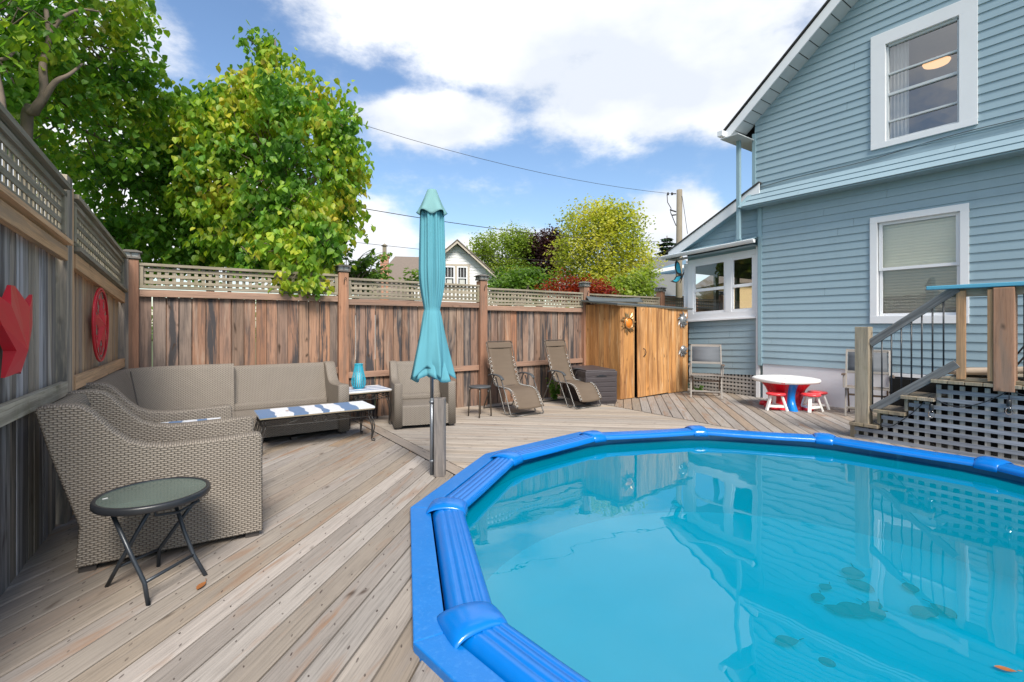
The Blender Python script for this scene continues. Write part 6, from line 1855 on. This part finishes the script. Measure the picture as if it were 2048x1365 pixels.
def add_leaf(mb, p, L, droop, kind):
    az = rng.random() * 2 * PI
    d = Vector((math.cos(az), math.sin(az), -droop + rng.uniform(-0.5, 0.5))).normalized()
    side = d.cross(Vector((rng.uniform(-.5, .5), rng.uniform(-.5, .5), 1))).normalized(); up = side.cross(d)
    mb.cur = (rng.random(), rng.random(), rng.random())
    if kind == 'heart':
        w = L * 0.46; f = 0.22 * w
        a = p; m = p + d * L * 0.5 - up * f; tip = p + d * L - up * (0.10 * L)
        l1 = p + d * L * 0.08 + side * w * 0.75 + up * f * .5; l2 = p + d * L * 0.52 + side * w * 0.8 + up * f * .3
        r1 = p + d * L * 0.08 - side * w * 0.75 + up * f * .5; r2 = p + d * L * 0.52 - side * w * 0.8 + up * f * .3
        mb.face([a, l1, l2, tip, m]); mb.face([a, m, tip, r2, r1])
    else:
        w = L * 0.33
        m = p + d * L * 0.45
        mb.face([p, m + side * w, p + d * L, m - side * w])

def canopy(mb, blobs, n_twig, per, L, droop=0.6, kind='heart', spread=0.22, shell=0.5, seed=1, keep=None, tw=None):
    tot = sum(b[1][0] * b[1][1] + b[1][1] * b[1][2] + b[1][0] * b[1][2] for b in blobs)
    for c, r in blobs:
        k = int(n_twig * (r[0] * r[1] + r[1] * r[2] + r[0] * r[2]) / tot)
        for _ in range(k):
            while True:
                v = Vector((rng.uniform(-1, 1), rng.uniform(-1, 1), rng.uniform(-1, 1)))
                if 0.05 < v.length <= 1: break
            rad = v.length ** (1 - shell) if shell < 1 else 1
            v = v.normalized() * rad * rng.uniform(0.86, 1.07)
            p = Vector(c) + Vector((v.x * r[0], v.y * r[1], v.z * r[2]))
            if keep and not keep(p): continue
            if tw is not None and rng.random() < 0.16:
                q0 = Vector(c) + (p - Vector(c)) * 0.35; q1 = (q0 + p) / 2 + Vector((rng.gauss(0, .08), rng.gauss(0, .08), rng.gauss(0, .08)))
                tw.tube([q0, q1, p], [0.012, 0.008, 0.004], 4, cap=False)
            twd = Vector((rng.uniform(-1, 1), rng.uniform(-1, 1), rng.uniform(-0.9, 0.3))).normalized()
            for j in range(per):
                q = p + twd * spread * (j / per) * 1.6 + Vector((rng.gauss(0, 1), rng.gauss(0, 1), rng.gauss(0, 1))) * spread * 0.33
                add_leaf(mb, q, L * rng.uniform(0.65, 1.2), droop, kind)

def limb(mb, pts, r0, r1, n=8):
    P = [Vector(p) for p in pts]; Q = []
    for i in range(len(P) - 1):
        a, b, c, d = P[max(0, i - 1)], P[i], P[i + 1], P[min(len(P) - 1, i + 2)]
        for k in range(4):
            q = k / 4; Q.append(0.5 * (2 * b + (c - a) * q + (2 * a - 5 * b + 4 * c - d) * q * q + (3 * b - a - 3 * c + d) * q ** 3))
    Q.append(P[-1]); m = len(Q)
    mb.tube(Q, [r0 + (r1 - r0) * i / (m - 1) for i in range(m)], n)

def tree(name, label, base, crown, trunk, mat, bark, group=None, tags=None):
    t = thing(name, label, 'tree' if 'tree' in name or name in ('spruce_tree',) else 'shrub', base, 0, group)
    iv = Matrix.Translation(-Vector(base))
    mb = MB(); mb.M = iv
    for pts, r0, r1 in trunk: limb(mb, pts, r0, r1)
    tb = mb; mb = MB(); mb.M = iv
    for kw in crown: canopy(mb, tw=tb if kw.get('kind', 'heart') == 'heart' else None, **kw)
    tb.build('trunk', bark, t)
    mb.build('crown', mat, t)
    return t

def V(px, py, Y): return tuple(cw(px, py, Y))
# the heart-leaved tree hanging over the back fence
Y0 = 8.0
sz = 1 / 962
def blob(px, py, Y, rx, ry, rd=None):
    """ellipsoid: centre at a photo pixel and depth, radii given in photo pixels"""
    a = rx * Y * sz; b = ry * Y * sz; return (V(px, py, Y), (a, rd or a, b))
bt = cw(560, 640, 8.0); bt.z = -0.35
vine = [blob(560, 350, 8.2, 165, 190), blob(640, 330, 8.2, 82, 120), blob(535, 118, 8.4, 40, 52), blob(560, 190, 8.4, 70, 60), blob(430, 330, 8.3, 110, 160), blob(620, 460, 8.0, 75, 100), blob(470, 235, 8.3, 90, 60), blob(660, 240, 8.2, 50, 70), blob(500, 460, 8.2, 110, 70)]
over = [blob(560, 500, 6.75, 62, 48, 0.30), blob(600, 545, 6.70, 52, 38, 0.2), blob(520, 520, 6.80, 38, 28, 0.22), blob(635, 500, 6.9, 48, 60, 0.3), blob(622, 572, 6.65, 22, 18, 0.1), blob(590, 420, 7.2, 75, 60, 0.4)]
tree('broadleaf_tree', 'heart-leaved tree turning yellow, its branches hanging over the back fence', bt,
     [dict(blobs=vine, n_twig=1750, per=12, L=0.110, droop=1.3, spread=0.19, shell=0.62), dict(blobs=over, n_twig=260, per=8, L=0.115, droop=1.2, spread=0.13, shell=0.4)],
     [([bt, V(570, 540, 8.0), V(575, 430, 8.1), V(560, 250, 8.3), V(550, 80, 8.4)], 0.10, 0.015), ([V(572, 520, 8.0), V(520, 420, 8.2), V(450, 300, 8.3)], 0.06, 0.01), ([V(574, 470, 8.0), V(620, 380, 8.1), V(670, 270, 8.2)], 0.055, 0.01),
      ([V(565, 480, 8.0), V(600, 500, 7.4), V(610, 545, 6.8)], 0.03, 0.006)], M['leaf'], M['bark'])
bt = cw(430, 640, 8.6); bt.z = -0.35
tree('broadleaf_tree', 'dense green tree in the middle behind the corner of the fences', bt,
     [dict(blobs=[blob(330, 400, 8.4, 130, 150), blob(250, 330, 8.2, 130, 170), blob(400, 480, 8.6, 100, 70), blob(300, 490, 8.2, 90, 70), blob(365, 265, 8.8, 70, 80)], n_twig=660, per=12, L=0.115, droop=1.0, spread=0.20, shell=0.5)],
     [([bt, V(415, 500, 8.6), V(380, 380, 8.6), V(350, 240, 8.6)], 0.08, 0.012), ([V(412, 480, 8.6), V(300, 380, 8.4), V(250, 280, 8.3)], 0.05, 0.01), ([cw(470, 700, 8.5), V(455, 520, 8.4), V(470, 440, 8.4)], 0.04, 0.01)], M['leaf_left'], M['bark'])
# the tree beyond the left fence with twisting limbs
b2 = cw(55, 640, 5.6); b2.z = -0.35
tree('broadleaf_tree', 'tall tree with twisting bare limbs rising beyond the left fence', b2,
     [dict(blobs=[blob(140, 70, 6.3, 130, 80), blob(60, 110, 5.8, 110, 110), blob(228, 140, 6.8, 80, 100), blob(255, 60, 7.0, 35, 60), blob(300, 190, 7.2, 40, 50), blob(150, 250, 6.6, 130, 100), blob(-40, 60, 5.2, 140, 160), blob(90, -60, 6.0, 180, 80)], n_twig=720, per=11, L=0.10, droop=1.0, spread=0.18, shell=0.45)],
     [([b2, V(52, 290, 5.4), V(68, 225, 5.3), V(88, 190, 5.3), V(86, 130, 5.35), V(98, 80, 5.4), V(92, 20, 5.5)], 0.062, 0.022), ([V(84, 205, 5.3), V(110, 165, 5.3), V(138, 150, 5.4), V(165, 128, 5.6)], 0.036, 0.010),
      ([V(99, 72, 5.4), V(122, 38, 5.45), V(160, 20, 5.6), V(200, 24, 5.8)], 0.026, 0.008), ([V(-30, 640, 4.8), V(-20, 330, 4.8), V(2, 235, 4.8), V(-6, 160, 4.9), V(-30, 60, 5)], 0.05, 0.03), ([V(-20, 120, 4.9), V(10, 118, 4.9), V(28, 105, 5.0)], 0.02, 0.012)], M['leaf_left'], M['bark'])

# garden shrub with long leaflets by the white house
def sumac():
    base = cw(720, 640, 9.5); base.z = -0.35
    t = thing('leafy_shrub', 'green shrub with long compound leaves showing over the fence beside the chimney', 'shrub', base)
    mb = MB(); tb = MB(); mb.M = tb.M = Matrix.Translation(-base)
    for k in range(30):
        s = V(700 + rng.uniform(-25, 30), 590, 9.5 + rng.uniform(-.5, .5))
        e = Vector(V(rng.uniform(672, 785), rng.uniform(496, 565), 9.5 + rng.uniform(-.7, .7)))
        s = Vector(s); m_ = (s + e) / 2 + Vector((0, 0, 0.25)); limb(tb, [s, m_, e], 0.010, 0.003, 5)
        for j in range(11):
            q = 0.45 + 0.55 * j / 10; p = s * (1 - q) ** 2 + m_ * 2 * q * (1 - q) + e * q * q
            for _ in range(2): add_leaf(mb, p, 0.13, 0.7, 'oval')
    canopy(mb, [blob(705, 565, 9.8, 36, 32)], 60, 8, 0.11, 0.6, 'heart', 0.2)
    tb.build('trunk', M['bark'], t); mb.build('crown', M['leaf_mid'], t)
    base = cw(822, 640, 9.0); base.z = -0.35
    t = thing('leafy_shrub', 'small dark shrub tip just left of the parasol over the lattice', 'shrub', base)
    mb = MB(); tb = MB(); mb.M = tb.M = Matrix.Translation(-base)
    canopy(mb, [blob(826, 556, 9.0, 20, 20)], 34, 6, 0.10, 0.3, 'oval', 0.12); limb(tb, [base, V(826, 560, 9.0)], 0.02, 0.006, 6)
    tb.build('trunk', M['bark'], t); mb.build('crown', M['leaf_mid'], t)
sumac()

GT = 'trees beyond the back fence'
def far_tree(label, name, px, Y, blobs, n, per, L, mat, kind='oval', spread=0.5, trunk_r=0.16, bark=None, stems=None, droop=0.6, shell=0.4):
    b = cw(px, 640, Y); b.z = -0.4
    tops = [blob(*q) for q in blobs]
    tr = [([b, (b.x, b.y, 1.6)] + [tuple(tops[0][0])], trunk_r, 0.03)]
    for c, r in tops[1:4]: tr.append(([(b.x, b.y, 1.8), tuple((Vector(c) + Vector((b.x, b.y, 2.6))) / 2), c], trunk_r * .5, 0.02))
    if stems: tr += stems
    return tree(name, label, b, [dict(blobs=tops, n_twig=n, per=per, L=L, droop=droop, kind=kind, spread=spread, shell=shell)], tr, mat, bark or M['bark'], GT)
far_tree('yellow birch-like tree with pale stems, the largest beyond the fence', 'birch_tree', 1205, 24, [(1205, 500, 24, 88, 85), (1180, 450, 24, 55, 45), (1235, 450, 24, 50, 45), (1160, 530, 24, 55, 50), (1255, 530, 24, 52, 55), (1215, 570, 23, 80, 40), (1220, 425, 24, 28, 25)], 3800, 7, 0.165, M['leaf_yellow'], spread=0.55, bark=M['bark_pale'],
         stems=[([cw(1215, 600, 23.4), cw(1218, 520, 23.2), cw(1205, 450, 23.2)], 0.07, 0.02), ([cw(1268, 600, 23.6), cw(1266, 530, 23.4), cw(1268, 470, 23.4)], 0.06, 0.02), ([cw(1190, 590, 23.6), cw(1195, 500, 23), cw(1180, 440, 23)], 0.05, 0.02)])
far_tree('feathery pale green tree beside the white house', 'willow_tree', 1005, 31, [(1005, 500, 31, 50, 42), (966, 492, 31, 26, 24), (1035, 480, 31, 30, 28), (1010, 555, 31, 62, 45), (965, 540, 32, 26, 50)], 2400, 7, 0.165, M['leaf_light'], spread=0.5)
far_tree('dark purple leaved tree between the pale green and the yellow tree', 'purple_tree', 1080, 32, [(1085, 520, 32, 45, 45), (1060, 492, 32, 35, 25), (1105, 485, 32, 30, 28), (1045, 540, 32, 25, 30)], 2000, 7, 0.21, M['leaf_purple'], spread=0.5)
far_tree('mid green bushy tree low behind the third fence bay', 'bushy_tree', 1040, 20, [(1045, 570, 22, 52, 32), (1010, 582, 22, 36, 26), (1070, 560, 22, 32, 25), (1000, 562, 23, 22, 24)], 900, 7, 0.18, M['leaf_mid'], spread=0.4)
far_tree('small red Japanese maple showing just over the fence', 'maple_tree', 1165, 16, [(1140, 568, 16, 30, 20), (1190, 575, 16, 38, 20), (1110, 572, 16, 22, 14), (1160, 585, 16, 60, 16)], 620, 7, 0.11, M['leaf_red'], spread=0.3, trunk_r=0.06)
far_tree('green tree low in front of the yellow tree at the shed roof', 'bushy_tree', 1270, 19, [(1262, 572, 19, 40, 28), (1230, 585, 19, 45, 18), (1290, 560, 19.5, 18, 30)], 520, 7, 0.16, M['leaf_light'], spread=0.35, trunk_r=0.08)
# far belt of trees and hedges low on the horizon, all round
def belt():
    mb = MB()
    for k in range(170):
        az = 2 * PI * k / 170 + rng.uniform(-.02, .02); d = rng.uniform(55, 75); h = rng.uniform(2.0, 4.2)
        c = (d * math.sin(az), d * math.cos(az), h * 0.3)
        canopy(mb, [(c, (3.2, 3.2, h))], 55, 4, 0.9, 0.4, 'oval', 1.0, 0.6)
    mb.build('far_wood', M['leaf_mid'], kind='stuff', label='far off wood on the horizon')
belt()
# spruce behind the pole
def spruce():
    b = cw(1334, 640, 34); b.z = -0.4; t = thing('spruce_tree', 'dark conical spruce beside the utility pole', 'tree', b, 0, GT)
    mb = MB(); tb = MB(); H = cw(1334, 472, 34).z + 0.4
    tb.tube([(0, 0, 0), (0, 0, H)], [0.2, 0.03], 8); tb.build('trunk', M['bark'], t)
    z = 1.0
    while z < H - 0.1:
        q = z / H; r = 2.6 * (1 - q) ** 0.8 + 0.1
        for k in range(9):
            a = rng.random() * 2 * PI; L = r * rng.uniform(0.7, 1.1)
            for j in range(9):
                f_ = (j + 1) / 9; p = Vector((math.cos(a) * L * f_, math.sin(a) * L * f_, z - 0.35 * L * f_ + 0.18 * L * f_ * f_))
                for _ in range(4): add_leaf(mb, p + Vector((rng.gauss(0, .06), rng.gauss(0, .06), 0)), 0.30, 0.5, 'oval')
        z += 0.30
    mb.build('crown', M['leaf_spruce'], t)
spruce()
# low plant growing between fence and storage box
def plant(name, label, base, stems, leaf, h, spread, mat):
    t = thing(name, label, 'plant', base)
    mb = MB(); tb = MB()
    for k in range(stems):
        a = rng.random() * 2 * PI; e = Vector((math.cos(a) * spread * rng.random(), math.sin(a) * spread * rng.random(), h * rng.uniform(0.5, 1)))
        tb.tube([(0, 0, 0), e * 0.5 + Vector((0, 0, 0.05)), e], 0.004, 5)
        for j in range(9):
            add_leaf(mb, e * (0.25 + 0.75 * j / 8), leaf, 0.3, 'heart')
    tb.build('stems', M['leaf_mid'], t); mb.build('leaves', mat, t)
M['leaf_bright'] = leaf_mat('bright_leaf', [(0.07, 0.17, 0.03), (0.12, 0.25, 0.04), (0.2, 0.33, 0.06)])
plant('leafy_plant', 'green plant growing between the recliner and the storage box', (5.72, 6.82, 0.0), 16, 0.07, 0.42, 0.15, M['leaf_bright'])
plant('leafy_plant', 'green sprig standing above the back corner of the storage box', (5.98, 7.0, 0.45), 9, 0.06, 0.30, 0.12, M['leaf_bright'])
plant('weeds', 'green weeds at the foot of the shed by the porch lattice', (8.98, 6.02, -0.02), 12, 0.045, 0.14, 0.16, M['leaf_bright'])

# ------------------------------------------------------------------ neighbouring houses, pole, wires
def frame(o, az):
    return Matrix.Translation(o) @ Matrix.Rotation(az, 4, 'Z')
def white_house():
    c = cw(913, 640, 25.0); c.z = -0.4
    t = thing('neighbour_house', 'white gabled cottage with brown roof and paired windows beyond the fence', 'house', c, R(-35 + 12))
    # local x right, local -y towards the camera
    z0 = 0.4
    apex = cw(915, 484, 25).z + 0.4; hw = 2.15; ez = cw(915, 556, 25).z + 0.4
    mb = MB(); siding(mb, lambda a, z, o: (a, -o, z), [(-hw, 0), (hw, 0), (hw, ez), (0, apex - 0.14), (-hw, ez)], 0.0, [(-0.72, 0.62, 3.52, 4.92)], h=0.16, th=0.02, rev=True)
    mb.build('gable_wall', M['far_white'], t)
    mb = MB(); mb.box((0, 4, 1.6), (2 * hw - .06, 7.9, 3.2)); mb.build('side_wall', M['far_white'], t)
    for s in (-1, 1):
        mb = MB(); sl = (apex - ez) / hw; e = hw + 0.30
        mb.prism([(0, apex - 0.14), (0, apex), (s * e, apex - sl * e), (s * e, apex - sl * e - 0.14)], lambda x, z: (x, -0.42, z), lambda x, z: (x, -0.37, z)); mb.build('rake_board', M['tan_trim'], t)
        mb = MB(); mb.prism([(0, apex + 0.01), (0, apex + 0.07), (s * (e + .05), apex - sl * (e + .05) + 0.07), (s * (e + .05), apex - sl * (e + .05) + 0.01)], lambda x, z: (x, -0.46, z), lambda x, z: (x, 8, z)); mb.build('roof', M['far_roof'], t)
    # main roof to the left, with chimney
    mb = MB(); zr = apex - 0.35
    mb.face([(-5.6, 0.2, 2.3), (-0.3, 0.2, 2.9), (-0.3, 3.6, zr), (-3.2, 3.6, zr)])
    mb.face([(-5.6, 0.2, 2.3), (-3.2, 3.6, zr), (-5.6, 7, 2.3)]); mb.face([(-3.2, 3.6, zr), (-0.3, 3.6, zr), (-0.3, 7, 2.3), (-5.6, 7, 2.3)]); mb.build('roof', M['far_roof'], t)
    mb = MB(); mb.box((-2.9, 3.6, 1.15), (5.0, 6.6, 2.3)); mb.build('wall', M['far_white'], t)
    mb = MB()
    x = (772 - 913) / 962 * 25; 
    mb.box((x, 0.9, 2.72), (0.42, 0.40, 5.45)); mb.box((x, 0.9, 5.36), (0.54, 0.50, 0.14)); ch = mb.build('chimney', M['brick'], t)
    mb = MB(); mb.box((x, 0.9, 5.66), (0.20, 0.20, 0.50)); mb.lathe([(0.16, 5.90), (0.17, 5.93), (0.0, 6.05)], (x, 0.9, 0), 10); mb.build('flue', M['pole_wood'], ch)
    # windows
    for k, x0 in enumerate((-0.64, 0.02)):
        mb = MB(); w = 0.55; h0, h1 = 3.62, 4.84; fw = 0.07
        mb.box((x0 + w / 2, -0.03, h1 - fw / 2), (w, 0.06, fw)); mb.box((x0 + w / 2, -0.03, h0 + fw / 2), (w, 0.06, fw)); mb.box((x0 + w / 2, -0.03, (h0 + h1) / 2), (w, 0.06, 0.05))
        for xx in (x0 + fw / 2, x0 + w - fw / 2): mb.box((xx, -0.028, (h0 + h1) / 2), (fw, 0.06, h1 - h0))
        for xx in (0.35, 0.65): mb.box((x0 + w * xx, -0.02, (h0 + 3 * h1) / 4), (0.02, 0.03, (h1 - h0) / 2 - 0.1))
        wd = mb.build('window', M['white'], t)
        mb = MB(); mb.box((x0 + w / 2, 0.02, (h0 + h1) / 2), (w - 0.1, 0.02, h1 - h0 - 0.1)); mb.build('pane', M['dark'], wd)
        mb = MB(); mb.box((x0 + w / 2, 0.0, h0 + 0.35), (w * 0.5, 0.012, 0.4)); mb.build('curtain', M['curtain'], wd)
    mb = MB(); mb.box((-0.03, -0.02, 4.90), (1.5, 0.06, 0.09)); mb.box((-0.03, -0.02, 3.55), (1.5, 0.06, 0.09))
    for x in (-0.72, -0.03, 0.63): mb.box((x, -0.018, 4.22), (0.10, 0.055, 1.26))
    mb.build('window_trim', M['tan_trim'], t)
white_house()

def grey_house():
    c = cw(1330, 640, 21.0); c.z = -0.4
    t = thing('neighbour_house', 'brick neighbour house with grey hipped roof and blue gable behind the shed', 'house', c, R(-35))
    def L(px, py, d=0): return ((px - 1330) / 962 * (21 + d), d, 1.8 + (650 - py) / 962 * (21 + d))
    a, b, cc = L(1285, 592), L(1400, 592), L(1322, 548, 2.5)
    mb = MB(); mb.box(((a[0] + b[0]) / 2, 2.2, a[2] / 2), (b[0] - a[0] - 0.3, 4, a[2])); mb.build('wall', M['brick'], t)
    mb = MB(); mb.face([(a[0], -0.2, a[2]), (b[0], -0.2, a[2]), (b[0], 2.5, a[2] + 1.2), (a[0] + 1.0, 2.5, a[2] + 1.2)]); mb.face([(a[0], -0.2, a[2]), (a[0] + 1.0, 2.5, a[2] + 1.2), (a[0], 5, a[2])])
    mb.build('roof', M['far_roof_grey'], t)
    p = [L(1306, 555, 3), L(1345, 541, 3), L(1410, 520, 3), L(1410, 600, 3), L(1342, 600, 3)]
    mb = MB(); mb.face(p[::-1]); mb.build('gable_wall', M['far_blue'], t)
    mb = MB(); q0, q1, q2, q3 = L(1300, 548, 2.8), L(1420, 527, 2.8), L(1420, 533, 2.8), L(1300, 555, 2.8)
    mb.face([q3, q2, q1, q0]); mb.build('gutter', M['white'], t)
    mb = MB(); q0, q1, q2, q3 = L(1296, 548, 3), L(1420, 526, 3), L(1420, 508, 7), L(1305, 530, 7)
    mb.face([q0, q1, q2, q3]); mb.build('roof', M['far_roof_grey'], t)
    mb = MB(); mb.box((L(1398, 500)[0], 0.5, 1.5), (0.2, 0.2, 3)); mb.build('wall', M['brick'], t)
grey_house()
def red_house():
    # tan house seen through the porch windows
    c = cw(1500, 640, 24); c.z = -0.4; t = thing('neighbour_house', 'tan house seen through the porch windows', 'house', c, R(-35))
    mb = MB(); mb.box((0, 0, 1.9), (4.2, 4, 3.8)); mb.build('wall', M['tan_wall'], t)
    mb = MB(); mb.prism([(-2.3, 3.7), (0, 5.2), (2.3, 3.7)], lambda x, z: (x, -2.2, z), lambda x, z: (x, 2.2, z)); mb.build('roof', M['far_roof'], t)
red_house()

def pole():
    Y = 20; b = cw(1358, 640, Y); b.z = -0.4; top = cw(1358, 380, Y).z + 0.4
    t = thing('utility_pole', 'weathered wooden utility pole with brackets rising behind the porch', 'pole', b)
    mb = MB(); mb.tube([(0, 0, 0), (0, 0, top * .5), (0.03, 0, top)], [0.145, 0.13, 0.115], 14); mb.build('shaft', M['pole_wood'], t)
    rt = Vector((math.cos(TH), -math.sin(TH), 0))
    def L(px, py): v = cw(px, py, Y - 0.1); return v - b
    for p_, q_, r_ in ((L(1352, 388), L(1343, 388), 0.025), (L(1352, 424), L(1340, 420), 0.03), (L(1352, 430), L(1344, 431), 0.03)):
        mb = MB(); mb.tube([p_, q_], r_, 6); mb.build('bracket', M['iron'], t)
    for p in (L(1344, 388), L(1336, 388)):
        mb = MB(); mb.lathe([(0.0, -.06), (0.05, -.05), (0.03, 0), (0.05, .03), (0, .07)], tuple(p), 10); mb.build('insulator', M['iron'], t)
    mb = MB(); mb.tube([L(1334, 389), L(1335, 405), L(1342, 417), L(1341, 425), L(1352, 452)], 0.018, 5); mb.tube([L(1364, 392), L(1369, 425), L(1375, 468)], 0.012, 5); mb.build('drop_wire', M['iron'], t)
    # wires: each its own thing
    def wire(label, pts, r, grp='overhead wires'):
        mb = MB(); Q = []
        for i in range(len(pts) - 1):
            p0, p1 = pts[i], pts[i + 1]
            for k in range(10): q = k / 10; Q.append(p0 + (p1 - p0) * q)
        Q.append(pts[-1]); mb.tube(Q, r, 5); mb.build('overhead_wire', M['iron'], label=label, category='wire', group=grp)
    def arc(x0, y0, Y0_, x1, y1, Y1, sag, n=12):
        a, b_ = cw(x0, y0, Y0_), cw(x1, y1, Y1); return [a + (b_ - a) * (k / n) - Vector((0, 0, sag * 4 * (k / n) * (1 - k / n))) for k in range(n + 1)]
    wire('thin wire sagging from the top of the utility pole, highest of all', arc(1343, 388, 20, 560, 195, 14, 0.42), 0.008)
    wire('thick black cable passing behind the parasol cap', arc(1318, 484, 26, 480, 372, 13, 0.35), 0.013)
    wire('thin wire running to the brick chimney', arc(1318, 535, 26, 560, 468, 14, 0.15), 0.008)
pole()
